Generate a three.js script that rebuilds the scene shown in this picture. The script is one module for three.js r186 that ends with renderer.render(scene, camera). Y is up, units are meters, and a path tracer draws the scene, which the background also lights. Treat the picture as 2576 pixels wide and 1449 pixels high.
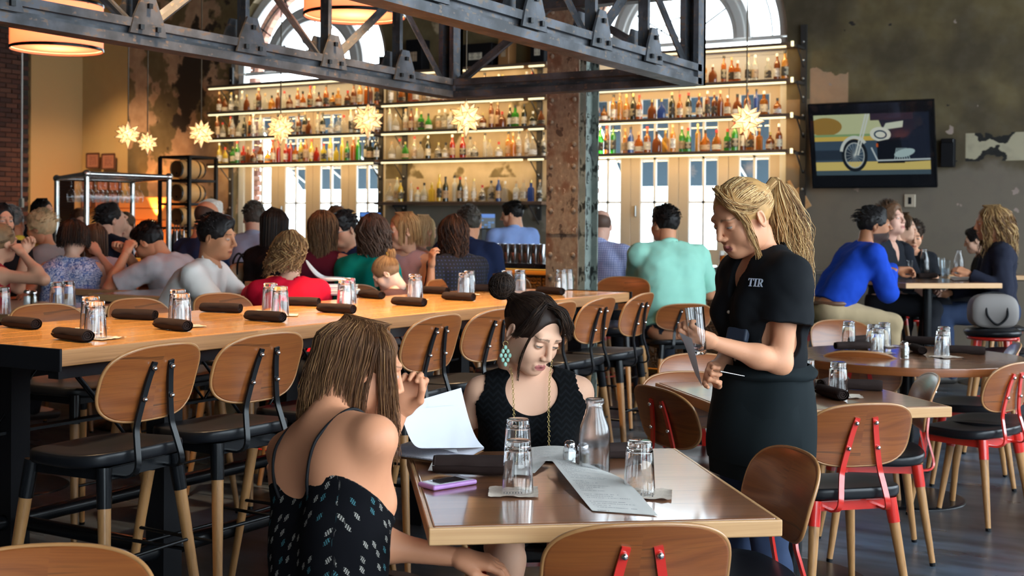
import * as THREE from 'three';
import { RoundedBoxGeometry } from 'three/addons/geometries/RoundedBoxGeometry.js';
import { TextGeometry } from 'three/addons/geometries/TextGeometry.js';
import { FontLoader } from 'three/addons/loaders/FontLoader.js';
import { mergeGeometries, mergeVertices, toCreasedNormals } from 'three/addons/utils/BufferGeometryUtils.js';
import { ImprovedNoise } from 'three/addons/math/ImprovedNoise.js';
import { RectAreaLightUniformsLib } from 'three/addons/lights/RectAreaLightUniformsLib.js';

// ---------- camera, sky, exposure ----------
const scene = new THREE.Scene();
const renderer = new THREE.WebGLRenderer({ antialias: true });
renderer.toneMapping = THREE.LinearToneMapping;
renderer.toneMappingExposure = 0.90;
renderer.shadowMap.enabled = true;
RectAreaLightUniformsLib.init();
// the picture is a 3:2 frame (2576 x 1717) with 268 rows cut from its top
const camera = new THREE.PerspectiveCamera(30.39, 2576 / 1717, 0.05, 120);
camera.setViewOffset(2576, 1717, 0, 268, 2576, 1449);
camera.rotation.order = 'YXZ';
camera.rotation.set(-0.00803, 0.52744, 0.00767);
camera.position.set(0, 1.44, 0);
camera.focus = 3.7;
camera.userData.fStop = 6.3;
camera.updateMatrixWorld(true);
const SKY = 13.0;
scene.background = new THREE.Color().setRGB(0.78, 0.91, 1.0);
scene.backgroundIntensity = SKY;

// ---------- helpers ----------
const V = (x, y, z) => new THREE.Vector3(x, y, z);
const rad = (d) => (d * Math.PI) / 180;
const lerp = (a, b, t) => a + (b - a) * t, clamp = (x, a = 0, b = 1) => Math.min(b, Math.max(a, x));
const sstep = (a, b, x) => { const t = clamp((x - a) / (b - a)); return t * t * (3 - 2 * t); };
function rng(seed) { let a = seed >>> 0; return () => { a = (a + 0x6D2B79F5) | 0; let t = Math.imul(a ^ (a >>> 15), 1 | a); t = (t + Math.imul(t ^ (t >>> 7), 61 | t)) ^ t; return ((t ^ (t >>> 14)) >>> 0) / 4294967296; }; }
const PN = new ImprovedNoise(), noise3 = (x, y, z) => PN.noise(x + 11.3, y + 5.7, z + 3.1);
const PERM = new Uint8Array(512), GRX = new Float64Array(256), GRY = new Float64Array(256);
{ const r = rng(1234), p = [...Array(256).keys()]; for (let i = 255; i > 0; i--) { const j = r() * (i + 1) | 0; [p[i], p[j]] = [p[j], p[i]]; } for (let i = 0; i < 512; i++) PERM[i] = p[i & 255]; for (let i = 0; i < 256; i++) { GRX[i] = 1.5 * Math.cos(i * 2.399963); GRY[i] = 1.5 * Math.sin(i * 2.399963); } }
function noise(x, y, z = 0) {  // gradient noise of the plane; z picks another sheet
  x += z * 37.31 + 512.3; y += z * 17.77 + 512.7; const X = Math.floor(x), Y = Math.floor(y); x -= X; y -= Y; const xi = X & 255, yi = Y & 255;
  const a = PERM[PERM[xi] + yi], b = PERM[PERM[xi + 1 & 255] + yi], c = PERM[PERM[xi] + (yi + 1 & 255)], d = PERM[PERM[xi + 1 & 255] + (yi + 1 & 255)];
  const u = x * x * x * (x * (x * 6 - 15) + 10), v = y * y * y * (y * (y * 6 - 15) + 10);
  const n0 = GRX[a] * x + GRY[a] * y, n1 = GRX[b] * (x - 1) + GRY[b] * y, n2 = GRX[c] * x + GRY[c] * (y - 1), n3 = GRX[d] * (x - 1) + GRY[d] * (y - 1);
  const m = n0 + u * (n1 - n0); return m + v * (n2 + u * (n3 - n2) - m);
}
const fbm = (x, y, z = 0, o = 4) => { let s = 0, a = 0.5; for (let i = 0; i < o; i++) { s += a * noise(x, y, z + i * 7.3); x *= 2.03; y *= 2.03; z *= 2.03; a *= 0.5; } return s; };
// a line of sight of the photograph meets a depth, a height or a plane of the room
const FPX = 3160.5, CX = 1288, CY = 590.5;
const rayOf = (px, py) => V((px - CX) / FPX, -(py - CY) / FPX, -1).applyQuaternion(camera.quaternion);
const atD = (px, py, d) => rayOf(px, py).multiplyScalar(d).add(camera.position);
const atY = (px, py, y) => { const r = rayOf(px, py); return r.multiplyScalar((y - 1.44) / r.y).add(camera.position); };
const atZ = (px, py, z) => { const r = rayOf(px, py); return r.multiplyScalar(z / r.z).add(camera.position); };
const atX = (px, py, x) => { const r = rayOf(px, py); return r.multiplyScalar(x / r.x).add(camera.position); };
// turn of a thing that faces a way given as seen in the photograph: 0 away, 90 right, 180 towards us, -90 left
const AWAY = V(0, 0, -1).applyQuaternion(camera.quaternion).setY(0).normalize(), RIGHT = V(-AWAY.z, 0, AWAY.x);
const faceTurn = (deg) => { const d = AWAY.clone().multiplyScalar(Math.cos(rad(deg))).addScaledVector(RIGHT, Math.sin(rad(deg))); return Math.atan2(d.x, d.z); };

const used = new Map();
const numbered = (n) => { const k = used.get(n) || 0; used.set(n, k + 1); return k ? n + '_' + String(k).padStart(3, '0') : n; };
const tag = (o, label, category, group, kind) => { if (label) o.userData.label = label; if (category) o.userData.category = category; if (group) o.userData.group = group; if (kind) o.userData.kind = kind; return o; };
function mesh(name, geo, mat, parent) {
  const m = new THREE.Mesh(geo, mat); m.name = parent && parent !== scene ? name : numbered(name); m.castShadow = m.receiveShadow = true; (parent || scene).add(m); return m;
}
function thing(name, label, category, p = [0, 0, 0], turn = 0, group) {
  const o = new THREE.Group(); o.name = numbered(name); scene.add(o); o.position.set(...(p.isVector3 ? p.toArray() : p)); o.rotation.y = turn; return tag(o, label, category, group);
}
function copy(src, label, p, turn, group) {
  const r = src.clone(); r.name = numbered(src.name.replace(/_\d{3}$/, '')); scene.add(r); if (p) r.position.copy(p.isVector3 ? p : V(...p)); if (turn !== undefined) r.rotation.set(0, turn, 0);
  r.userData = { ...src.userData, label }; if (group) r.userData.group = group; return r;
}
const struct = (name, geo, mat) => tag(mesh(name, geo, mat), null, null, null, 'structure');
const ORD = 'zeroth first second third fourth fifth sixth seventh eighth ninth tenth eleventh twelfth thirteenth fourteenth fifteenth sixteenth seventeenth eighteenth nineteenth'.split(' ');
const TENS = { 2: 'twenty', 3: 'thirty', 4: 'forty' }, TENTH = { 2: 'twentieth', 3: 'thirtieth', 4: 'fortieth' };
const ord = (n) => n < 20 ? ORD[n] : n % 10 ? TENS[n / 10 | 0] + '-' + ORD[n % 10] : TENTH[n / 10];

// geometry makers
const mv = (g, x = 0, y = 0, z = 0) => g.translate(x, y, z);
const box = (w, h, d, x = 0, y = 0, z = 0) => new THREE.BoxGeometry(w, h, d).translate(x, y, z);
const rbox = (w, h, d, r = 0.005, x = 0, y = 0, z = 0, s = 2) => new RoundedBoxGeometry(w, h, d, s, Math.min(r, w / 2.01, h / 2.01, d / 2.01)).translate(x, y, z);
const cyl = (r1, r2, h, x = 0, y = 0, z = 0, n = 20) => new THREE.CylinderGeometry(r1, r2, h, n).translate(x, y, z);
const sph = (r, x = 0, y = 0, z = 0, n = 12) => new THREE.SphereGeometry(r, n, Math.ceil(n * 0.7)).translate(x, y, z);
const lathe = (pts, n = 24) => new THREE.LatheGeometry(pts.map((p) => new THREE.Vector2(p[0], p[1])), n);
function rod(a, b, r1, r2 = r1, n = 12) {
  const d = b.clone().sub(a), g = new THREE.CylinderGeometry(r2, r1, d.length(), n);
  return g.applyQuaternion(new THREE.Quaternion().setFromUnitVectors(V(0, 1, 0), d.clone().normalize())).translate((a.x + b.x) / 2, (a.y + b.y) / 2, (a.z + b.z) / 2);
}
const tube = (pts, r, seg = 24, n = 8, closed = false) => new THREE.TubeGeometry(new THREE.CatmullRomCurve3(pts, closed), seg, r, n, closed);
const strip = (gs) => mergeGeometries(gs.map((g) => { const h = g.index ? g.toNonIndexed() : g.clone(); for (const k of Object.keys(h.attributes)) if (!['position', 'normal', 'uv'].includes(k)) h.deleteAttribute(k); if (!h.attributes.uv) h.setAttribute('uv', new THREE.BufferAttribute(new Float32Array(h.attributes.position.count * 2), 2)); return h; }));
const merge = (...gs) => strip(gs.flat());
// a bar of w x t (w along x) bent along points in the y-z plane
function flatBar(pts, w, t, seg = 30) {
  const c = new THREE.CatmullRomCurve3(pts, false, 'centripetal'), pos = [], idx = [], n = 4;
  for (let i = 0; i <= seg; i++) {
    const p = c.getPointAt(i / seg), tg = c.getTangentAt(i / seg), bx = V(1, 0, 0).addScaledVector(tg, -tg.x).normalize(), nz = tg.clone().cross(bx);
    for (const [u, v] of [[1, 1], [-1, 1], [-1, -1], [1, -1]]) { const q = p.clone().addScaledVector(bx, u * w / 2).addScaledVector(nz, v * t / 2); pos.push(q.x, q.y, q.z); }
    if (i) for (let k = 0; k < n; k++) { const a = (i - 1) * n + k, b = (i - 1) * n + (k + 1) % n; idx.push(a, b, a + n, b, b + n, a + n); }
  }
  idx.push(0, 2, 1, 0, 3, 2); const e = seg * n; idx.push(e, e + 1, e + 2, e, e + 2, e + 3);
  const g = new THREE.BufferGeometry(); g.setAttribute('position', new THREE.Float32BufferAttribute(pos, 3)); g.setIndex(idx);
  return boxUV(toCreasedNormals(g, 0.7));
}
const planarUV = (g) => { const p = g.attributes.position, u = new Float32Array(p.count * 2); for (let i = 0; i < p.count; i++) { u[i * 2] = p.getX(i); u[i * 2 + 1] = p.getY(i); } g.setAttribute('uv', new THREE.BufferAttribute(u, 2)); return g; };
// texture coordinates in metres from the way each face points
function boxUV(g, s = 1, swap) {
  if (g.index) g = g.toNonIndexed();
  if (!g.attributes.normal) g.computeVertexNormals();
  const p = g.attributes.position, uv = new Float32Array(p.count * 2), a = V(), b = V(), c = V();
  for (let i = 0; i < p.count; i += 3) {
    a.fromBufferAttribute(p, i); b.fromBufferAttribute(p, i + 1).sub(a); c.fromBufferAttribute(p, i + 2).sub(a); b.cross(c);
    const ax = Math.abs(b.x), ay = Math.abs(b.y), az = Math.abs(b.z);
    for (let k = i; k < i + 3; k++) {
      const x = p.getX(k), y = p.getY(k), z = p.getZ(k);
      let u, v; if (ay >= ax && ay >= az) [u, v] = [x, z]; else if (ax >= az) [u, v] = [z, y]; else [u, v] = [x, y];
      if (swap) [u, v] = [v, u];
      uv[k * 2] = u * s; uv[k * 2 + 1] = v * s;
    }
  }
  g.setAttribute('uv', new THREE.BufferAttribute(uv, 2)); return g;
}
// a plate with a free outline: rings of points from its middle to its rounded rim, bent by a function
function plate(outline, th, bend, n = 44, rings = 5) {
  const pos = [], idx = [], prof = [];
  for (let i = 0; i <= rings; i++) prof.push([i / rings * 0.965, 1]);
  prof.push([0.988, 0.8], [1, 0.35], [1, -0.35], [0.988, -0.8]);
  for (let i = rings; i >= 0; i--) prof.push([i / rings * 0.965, -1]);
  for (const [r, t] of prof) for (let k = 0; k < n; k++) { const o = outline(k / n * Math.PI * 2), q = bend(o[0] * r, o[1] * r, t * th / 2); pos.push(...q); }
  for (let j = 1; j < prof.length; j++) for (let k = 0; k < n; k++) { const a = (j - 1) * n + k, b = (j - 1) * n + (k + 1) % n; idx.push(a, a + n, b, b, a + n, b + n); }
  const g = new THREE.BufferGeometry(); g.setAttribute('position', new THREE.Float32BufferAttribute(pos, 3)); g.setIndex(idx); g.computeVertexNormals(); return g;
}
const squircle = (w, ht, hb, e = 4) => (a) => { const c = Math.cos(a), s = Math.sin(a), r = 1 / Math.pow(Math.pow(Math.abs(c), e) + Math.pow(Math.abs(s), e), 1 / e); return [c * r * w, s * r * (s > 0 ? ht : hb)]; };

// ---------- materials ----------
const rgb = (r, g, b) => new THREE.Color().setRGB(r, g, b);
function mat(color, rough = 0.6, o = {}) { return new THREE.MeshPhysicalMaterial({ color: Array.isArray(color) ? rgb(...color) : color, roughness: rough, side: THREE.DoubleSide, ...o }); }
function tex(w, h, fn, srgb = true, rep = [1, 1]) {
  const d = new Uint8Array(w * h * 4);
  for (let y = 0; y < h; y++) for (let x = 0; x < w; x++) { const c = fn(x / w, y / h), i = (y * w + x) * 4; d[i] = clamp(c[0]) * 255; d[i + 1] = clamp(c[1]) * 255; d[i + 2] = clamp(c[2]) * 255; d[i + 3] = 255; }
  const t = new THREE.DataTexture(d, w, h); t.wrapS = t.wrapT = THREE.RepeatWrapping; t.magFilter = THREE.LinearFilter; t.minFilter = THREE.LinearMipmapLinearFilter; t.generateMipmaps = true;
  if (srgb) t.colorSpace = THREE.SRGBColorSpace; t.repeat.set(...rep); t.needsUpdate = true; return t;
}
const mix3 = (a, b, t) => [lerp(a[0], b[0], t), lerp(a[1], b[1], t), lerp(a[2], b[2], t)];
// wood: sRGB tones, grain along u
const wood = (c1, c2, dark, { su = 1, sv = 1, n = 512, seed = 0, streak = 0.5, plank = 0 } = {}) => tex(n, n, (u, v) => {
  const pl = plank ? Math.floor(v * plank) : 0, off = seed + pl * 3.7, warp = fbm(u * 1.2 + off, v * 3, off, 2);
  const ring = fbm(u * 0.55 + off, v * 16 + warp * 3.2, 1 + off, 4), fine = noise(u * 3 + off, v * 150 + warp * 8, 4) * 0.6 + noise(u * 6 + off, v * 260 + warp * 8, 6) * 0.4;
  let c = mix3(c1, c2, clamp(0.5 + ring * 1.3 + fine * 0.35 + (plank ? noise(pl * 5.1, off) * 0.7 : 0)));
  c = mix3(c, dark, clamp(sstep(0.12, 0.75, ring * 1.2 + fine * 0.55) * streak));
  if (plank && (v * plank) % 1 < 0.03) c = mix3(c, dark, 0.6);
  return c;
}, true, [su, sv]);
const M = {};
M.walnutTex = wood([0.47, 0.25, 0.115], [0.61, 0.355, 0.165], [0.23, 0.115, 0.055], { su: 1.6, sv: 2.4, seed: 3, streak: 0.75 });
M.walnut = mat(0xffffff, 0.34, { map: M.walnutTex, clearcoat: 0.5, clearcoatRoughness: 0.18 });
M.ply = mat([0.38, 0.18, 0.065], 0.35, { clearcoat: 0.4, clearcoatRoughness: 0.2 });
M.legTex = wood([0.62, 0.44, 0.26], [0.72, 0.53, 0.33], [0.40, 0.26, 0.14], { su: 3, sv: 1.2, seed: 9 });
M.leg = mat(0xffffff, 0.38, { map: M.legTex, clearcoat: 0.3, clearcoatRoughness: 0.25 });
M.topTex = wood([0.48, 0.30, 0.19], [0.59, 0.40, 0.27], [0.34, 0.19, 0.11], { su: 1, sv: 1, n: 768, seed: 21, plank: 7 });
M.top = mat(0xffffff, 0.3, { map: M.topTex, clearcoat: 1, clearcoatRoughness: 0.1 });
M.edgeTex = wood([0.74, 0.56, 0.38], [0.82, 0.65, 0.46], [0.58, 0.40, 0.25], { su: 1, sv: 3, seed: 33 });
M.edge = mat(0xffffff, 0.38, { map: M.edgeTex, clearcoat: 0.2 });
M.pineTex = wood([0.74, 0.52, 0.27], [0.82, 0.61, 0.34], [0.60, 0.39, 0.19], { su: 0.55, sv: 1, n: 768, seed: 45, plank: 8, streak: 0.35 });
M.pine = mat(0xffffff, 0.27, { map: M.pineTex, clearcoat: 0.55, clearcoatRoughness: 0.1 });
M.beamTex = wood([0.70, 0.50, 0.30], [0.60, 0.40, 0.22], [0.30, 0.19, 0.11], { su: 0.8, sv: 5, n: 768, seed: 51, streak: 0.9 });
M.beam = mat(0xffffff, 0.5, { map: M.beamTex });
M.black = mat([0.007, 0.008, 0.010], 0.26, { specularIntensity: 0.55 });
M.blackMatte = mat([0.008, 0.008, 0.010], 0.6, { specularIntensity: 0.4 });
M.seat = mat([0.009, 0.010, 0.013], 0.34, { specularIntensity: 0.7 });
M.red = mat([0.62, 0.02, 0.012], 0.28, { clearcoat: 0.7, clearcoatRoughness: 0.1 });
M.chrome = mat([0.75, 0.76, 0.78], 0.14, { metalness: 1 });
M.steel = mat([0.48, 0.48, 0.47], 0.36, { metalness: 1 });
M.brass = mat([0.55, 0.40, 0.16], 0.28, { metalness: 1 });
M.white = mat([0.8, 0.8, 0.8], 0.5);
M.paper = mat([0.78, 0.78, 0.80], 0.85);
M.kraft = mat([0.58, 0.50, 0.42], 0.9);
M.glass = new THREE.MeshPhysicalMaterial({ color: rgb(1, 1, 1), roughness: 0.02, transmission: 1, thickness: 0.004, ior: 1.5 });
M.frost = new THREE.MeshPhysicalMaterial({ color: rgb(0.97, 0.98, 1), roughness: 0.16, transmission: 1, thickness: 0.004, ior: 1.5 });
M.pane = mat([0.97, 0.99, 1], 0.02, { transmission: 1, thickness: 0, ior: 1.5 });
M.napkin = mat([0.030, 0.020, 0.018], 0.95, { specularIntensity: 0.2 });
// ---------- room shell ----------
const XL = -16.35, XR = 2.4, ZB = -14.1, ZF = 3.2, YC = 5.6;
const floorTex = tex(768, 768, (u, v) => {
  const a = fbm(u * 3, v * 14, 2, 5), b = fbm(u * 9, v * 40, 6, 4), s = fbm(u * 2.2, v * 2.2, 9, 3);
  const c = mix3([0.155, 0.185, 0.22], [0.30, 0.36, 0.425], clamp(0.5 + a * 1.3 + b * 0.6));
  return mix3(c, [0.17, 0.125, 0.095], clamp(0.2 + s * 1.4));
}, true, [0.4, 0.4]);
const floorRough = tex(512, 512, (u, v) => { const r = 0.36 + 0.22 * fbm(u * 4, v * 12, 3, 4); return [r, r, r]; }, false, [0.4, 0.4]);
const floorM = mat(0xffffff, 1, { map: floorTex, roughnessMap: floorRough, clearcoat: 0.15, clearcoatRoughness: 0.3 });
struct('floor', boxUV(box(XR - XL + 0.6, 0.2, ZF - ZB + 0.6, (XL + XR) / 2, -0.1, (ZF + ZB) / 2)), floorM);
const ceilM = mat([0.07, 0.065, 0.06], 0.85);
struct('ceiling', box(XR - XL + 0.6, 0.2, ZF - ZB + 0.6, (XL + XR) / 2, YC + 0.1, (ZF + ZB) / 2), ceilM);

// back wall: peeling paint, painted in metres of the wall (x along it, y up)
const plaster = tex(1792, 896, (u, v) => {
  const x = XL + u * (XR - XL), y = v * YC;
  const f1 = fbm(x * 1.3, y * 1.3, 1, 5), f2 = fbm(x * 5, y * 5, 4, 4), f3 = fbm(x * 0.6, y * 0.6, 8, 3);
  const tan = mix3([0.68, 0.55, 0.43], [0.78, 0.65, 0.52], clamp(0.5 + f2 * 1.5)), olive = mix3([0.41, 0.355, 0.24], [0.49, 0.43, 0.305], clamp(0.5 + f2)), dark = [0.20, 0.17, 0.145];
  const pale = mix3([0.72, 0.65, 0.53], [0.80, 0.73, 0.62], clamp(0.5 + f2));
  if (x < -15.26) return mix3([0.78, 0.65, 0.43], [0.81, 0.69, 0.46], clamp(0.5 + f2 * 0.6));          // painted furring at the corner
  if (x < -12.9) { let c = mix3(tan, olive, sstep(0.0, 0.08, f1 + 0.12 * f2 + 0.02 + (y - 3.2) * 0.03)); return mix3(c, dark, sstep(0.16, 0.24, f3 * 0.7 + f2 * 0.3 + 0.03)); }
  if (x < -7.0) { let c = mix3(pale, olive, sstep(0.12, 0.2, f1 + (y > 3.5 ? 0.5 : y > 2.05 && y < 2.3 ? 0.16 : 0))); return y < 1.75 ? mix3(c, [0.44, 0.43, 0.41], 0.7) : c; }
  let c = mix3(olive, mix3(olive, dark, 0.5), clamp(0.5 + f1 * 2));
  const edge = fbm(x * 2.1, y * 2.1, 12, 4);
  if (x > -4.3 && x < -3.86 && y > 2.2 && y < 3.2 + edge * 0.2) c = mix3(tan, [0.72, 0.56, 0.44], 0.5);
  else if (x < -3.9 + edge * 0.5 && y < 2.9) c = mix3(c, tan, 0.6);
  c = mix3(c, [0.47, 0.425, 0.375], sstep(0.1, -0.1, y - 2.12 + edge * 0.35));                              // bare grey render below
  const chip = fbm(x * 3.4, y * 3.4, 20, 4);
  if (x < 2) { if (chip > 0.47) c = [0.66, 0.58, 0.54]; else if (chip < -0.5) c = [0.15, 0.13, 0.12]; }
  if (x > -2.6 && y < 2.45 && y > 2.15 && edge > -0.05) c = edge > 0.08 ? [0.70, 0.66, 0.56] : [0.13, 0.125, 0.12];
  return mix3(c, [0.4, 0.37, 0.34], clamp(f2 * 0.5));
});
plaster.repeat.set(1 / (XR - XL), 1 / YC); plaster.offset.set(-XL / (XR - XL), 0);
const plasterM = mat(0xffffff, 0.9, { map: plaster, bumpMap: plaster, bumpScale: 0.004 });
const ARCH = [{ c: -11.66, w: 1.42 }, { c: -5.97, w: 1.40 }], SPRING = 3.68;
{
  const s = new THREE.Shape(); s.moveTo(XL, 0); s.lineTo(XR, 0); s.lineTo(XR, YC); s.lineTo(XL, YC);
  for (const a of ARCH) { const h = new THREE.Path(); h.moveTo(a.c - a.w, 0.35); h.lineTo(a.c - a.w, SPRING); h.absarc(a.c, SPRING, a.w, Math.PI, 0, true); h.lineTo(a.c + a.w, 0.35); h.closePath(); s.holes.push(h); }
  const g = new THREE.ExtrudeGeometry(s, { depth: 0.4, bevelEnabled: false, curveSegments: 40 }).translate(0, 0, ZB - 0.4);
  struct('wall_back', boxUV(g), plasterM);
}
const wallM = mat([0.30, 0.24, 0.16], 0.9), brickCore = mat([0.05, 0.045, 0.04], 0.95), yellowM = mat([0.58, 0.39, 0.165], 0.85);
// left wall: plastered return beside the corner, brick nearer
struct('wall_left', box(0.3, YC, ZF - ZB, XL - 0.15, YC / 2, (ZF + ZB) / 2), brickCore);
struct('trim_1', box(0.06, YC, 1.0, XL + 0.03, YC / 2, ZB + 0.5), yellowM);
{
  const wl = scene.getObjectByName('wall_left'), r = rng(5), g = rbox(0.05, 0.063, 0.205, 0.006, 0, 0, 0, 1);
  const bm = [[0.115, 0.052, 0.036], [0.09, 0.042, 0.032], [0.14, 0.066, 0.045], [0.07, 0.038, 0.032]].map((c) => mat(c, 0.9));
  for (let j = 0; j < 46; j++) for (let i = 0; i < 6; i++) {
    const b = mesh('brick', g, bm[r() * 4 | 0], wl); b.position.set(XL + 0.012 + r() * 0.008, 0.95 + j * 0.075, ZB + 1.12 + i * 0.216 + (j % 2) * 0.108);
  }
}
// right wall and front wall with the tall windows that light the room
function piercedWall(name, len, holes, turn, p) {
  const s = new THREE.Shape(); s.moveTo(0, 0); s.lineTo(len, 0); s.lineTo(len, YC); s.lineTo(0, YC);
  for (const [a, b, lo, hi] of holes) { const h = new THREE.Path(); h.moveTo(a, lo); h.lineTo(a, hi); h.lineTo(b, hi); h.lineTo(b, lo); h.closePath(); s.holes.push(h); }
  const g = new THREE.ExtrudeGeometry(s, { depth: 0.3, bevelEnabled: false }), m = struct(name, g, mat([0.16, 0.14, 0.11], 0.9)); m.rotation.y = turn; m.position.set(...p);
  return m;
}
const rightHoles = []; for (let i = 0; i < 6; i++) rightHoles.push([0.7 + i * 2.8, 2.9 + i * 2.8, 0.75, 4.4]);
piercedWall('wall_right', ZF - ZB, rightHoles, Math.PI / 2, [XR, 0, ZF]);
const frontHoles = []; 
piercedWall('wall_front', XR - XL, frontHoles, 0, [XL, 0, ZF]);
const frameM = mat([0.62, 0.58, 0.52], 0.5);
let winNo = 0;
function sashWindow(w, lo, hi, p, turn) {
  const t = new THREE.Group(); t.name = 'window_' + (++winNo); t.userData.kind = 'structure'; scene.add(t); t.position.set(...p); t.rotation.y = turn;
  const h = hi - lo, y = (lo + hi) / 2;
  mesh('frame', merge(box(w, 0.07, 0.07, 0, lo + 0.035, 0), box(w, 0.07, 0.07, 0, hi - 0.035, 0), box(0.07, h, 0.07, -w / 2 + 0.035, y, 0), box(0.07, h, 0.07, w / 2 - 0.035, y, 0)), frameM, t);
  for (const x of [-w / 6, w / 6]) mesh('muntin', box(0.035, h - 0.1, 0.04, x, y, 0), frameM, t);
  for (let k = 1; k < 5; k++) mesh('muntin', box(w - 0.1, 0.03, 0.04, 0, lo + h * k / 5, 0), frameM, t);
}
for (const [a, b, lo, hi] of rightHoles) sashWindow(b - a, lo, hi, [XR + 0.15, 0, ZF - (a + b) / 2], Math.PI / 2);
for (const [a, b, lo, hi] of frontHoles) sashWindow(b - a, lo, hi, [XL + (a + b) / 2, 0, ZF + 0.15], 0);

// ---------- the two great arched windows behind the bar: folding doors below, a double arch above ----------
const cream = mat([0.62, 0.50, 0.36], 0.5), whiteSash = mat([0.78, 0.78, 0.76], 0.45);
let doorNo = 0;
function archRing(r0, r1, d, c, z) {
  const s = new THREE.Shape(); s.moveTo(-r1, 0); s.absarc(0, 0, r1, Math.PI, 0, true); s.lineTo(r0, 0); s.absarc(0, 0, r0, 0, Math.PI, false); s.lineTo(-r1, 0);
  return new THREE.ExtrudeGeometry(s, { depth: d, bevelEnabled: true, bevelSize: 0.012, bevelThickness: 0.012, bevelSegments: 2, curveSegments: 36 }).translate(c, SPRING, z);
}
ARCH.forEach((a, ai) => {
  const t = new THREE.Group(); t.name = 'window_' + (++winNo); t.userData.kind = 'structure'; scene.add(t);
  const w = a.w - 0.02, z = ZB - 0.2;
  mesh('frame', merge(archRing(w - 0.1, w, 0.12, a.c, z - 0.06), box(2 * w, 0.34, 0.08, a.c, SPRING - 0.38, z), box(2 * w, 0.07, 0.16, a.c, SPRING - 0.19, z), box(0.1, 3.3, 0.12, a.c - w + 0.05, 2.0, z), box(0.1, 3.3, 0.12, a.c + w - 0.05, 2.0, z)), whiteSash, t);
  mesh('inner_arch', merge(archRing(0.70, 0.90, 0.1, a.c, z - 0.05), archRing(0.76, 0.84, 0.16, a.c, z - 0.08)), whiteSash, t);
  for (const k of [0.18, 0.34, 0.5, 0.66, 0.82]) mesh('muntin', rod(V(a.c + Math.cos(k * Math.PI) * 0.05, SPRING + Math.sin(k * Math.PI) * 0.05, z), V(a.c + Math.cos(k * Math.PI) * (w - 0.06), SPRING + Math.sin(k * Math.PI) * (w - 0.06), z), 0.011, 0.011, 6), M.blackMatte, t);
  for (const rr of [0.3, 1.16]) mesh('muntin', new THREE.TorusGeometry(rr, 0.010, 6, 40, Math.PI).translate(a.c, SPRING, z), M.blackMatte, t);
  mesh('sill_bar', box(2 * w - 0.2, 0.05, 0.06, a.c, SPRING - 0.02, z), whiteSash, t);
  mesh('pane', new THREE.CircleGeometry(w - 0.05, 40, 0, Math.PI).translate(a.c, SPRING, z), M.pane, t);
  // leaves
  const n = 4, lw = (2 * w - 0.2) / n, y0 = 0.42, y1 = SPRING - 0.56;
  for (let i = 0; i < n; i++) {
    const d = new THREE.Group(); d.name = 'door_' + (++doorNo); d.userData.kind = 'structure'; scene.add(d);
    const x = a.c - w + 0.1 + lw * (i + 0.5), st = 0.125;
    for (const s of [-1, 1]) mesh('stile', rbox(st, y1 - y0, 0.055, 0.006, x + s * (lw / 2 - st / 2 - 0.003), (y0 + y1) / 2, z), cream, d);
    mesh('rail', rbox(lw - 2 * st, 0.74, 0.05, 0.006, x, y0 + 0.37, z), cream, d);
    mesh('rail', rbox(lw - 2 * st, 0.12, 0.05, 0.006, x, y1 - 0.06, z), cream, d);
    mesh('muntin', box(0.03, y1 - y0 - 0.84, 0.04, x, (y0 + y1) / 2 + 0.31, z), whiteSash, d);
    for (const y of [1.73, 2.27, 2.80]) mesh('muntin', box(lw - 2 * st, 0.028, 0.04, x, y, z), whiteSash, d);
    for (const s of [-1, 1]) mesh('bead', box(0.02, y1 - y0 - 0.84, 0.03, x + s * (lw / 2 - st - 0.008), (y0 + y1) / 2 + 0.31, z + 0.01), whiteSash, d);
    mesh('pane', box(lw - 2 * st, y1 - y0 - 0.84, 0.004, x, (y0 + y1) / 2 + 0.31, z), M.pane, d);
    if (i === 1 || i === 2) mesh('door_handle', rbox(0.02, 0.14, 0.04, 0.008, x + (i === 1 ? -1 : 1) * 0.24, 1.62, z + 0.05), M.steel, d);
  }
});
// brick arch outside the windows, each brick its own piece
ARCH.forEach((a) => {
  const ring = new THREE.Group(); ring.name = numbered('brick_arch'); ring.userData.kind = 'structure'; scene.add(ring);
  const g = rbox(0.22, 0.072, 0.13, 0.006, 0, 0, 0, 1), r = rng(8), bm = [[0.42, 0.20, 0.14], [0.50, 0.27, 0.19], [0.36, 0.17, 0.13]].map((c) => mat(c, 0.9));
  for (let k = 0; k < 54; k++) { const th = Math.PI * (k + 0.5) / 54, b = mesh('brick', g, bm[r() * 3 | 0], ring); b.position.set(a.c + Math.cos(th) * (a.w - 0.04), SPRING + Math.sin(th) * (a.w - 0.04), ZB - 0.48 - r() * 0.01); b.rotation.z = th + (k % 2 ? 0.02 : 0); }
  for (const s of [-1, 1]) for (let k = 0; k < 44; k++) { const b = mesh('brick', g, bm[r() * 3 | 0], ring); b.position.set(a.c + s * (a.w + (k % 2) * 0.05 - 0.04), 0.4 + k * 0.0745, ZB - 0.48); }
});
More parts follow.
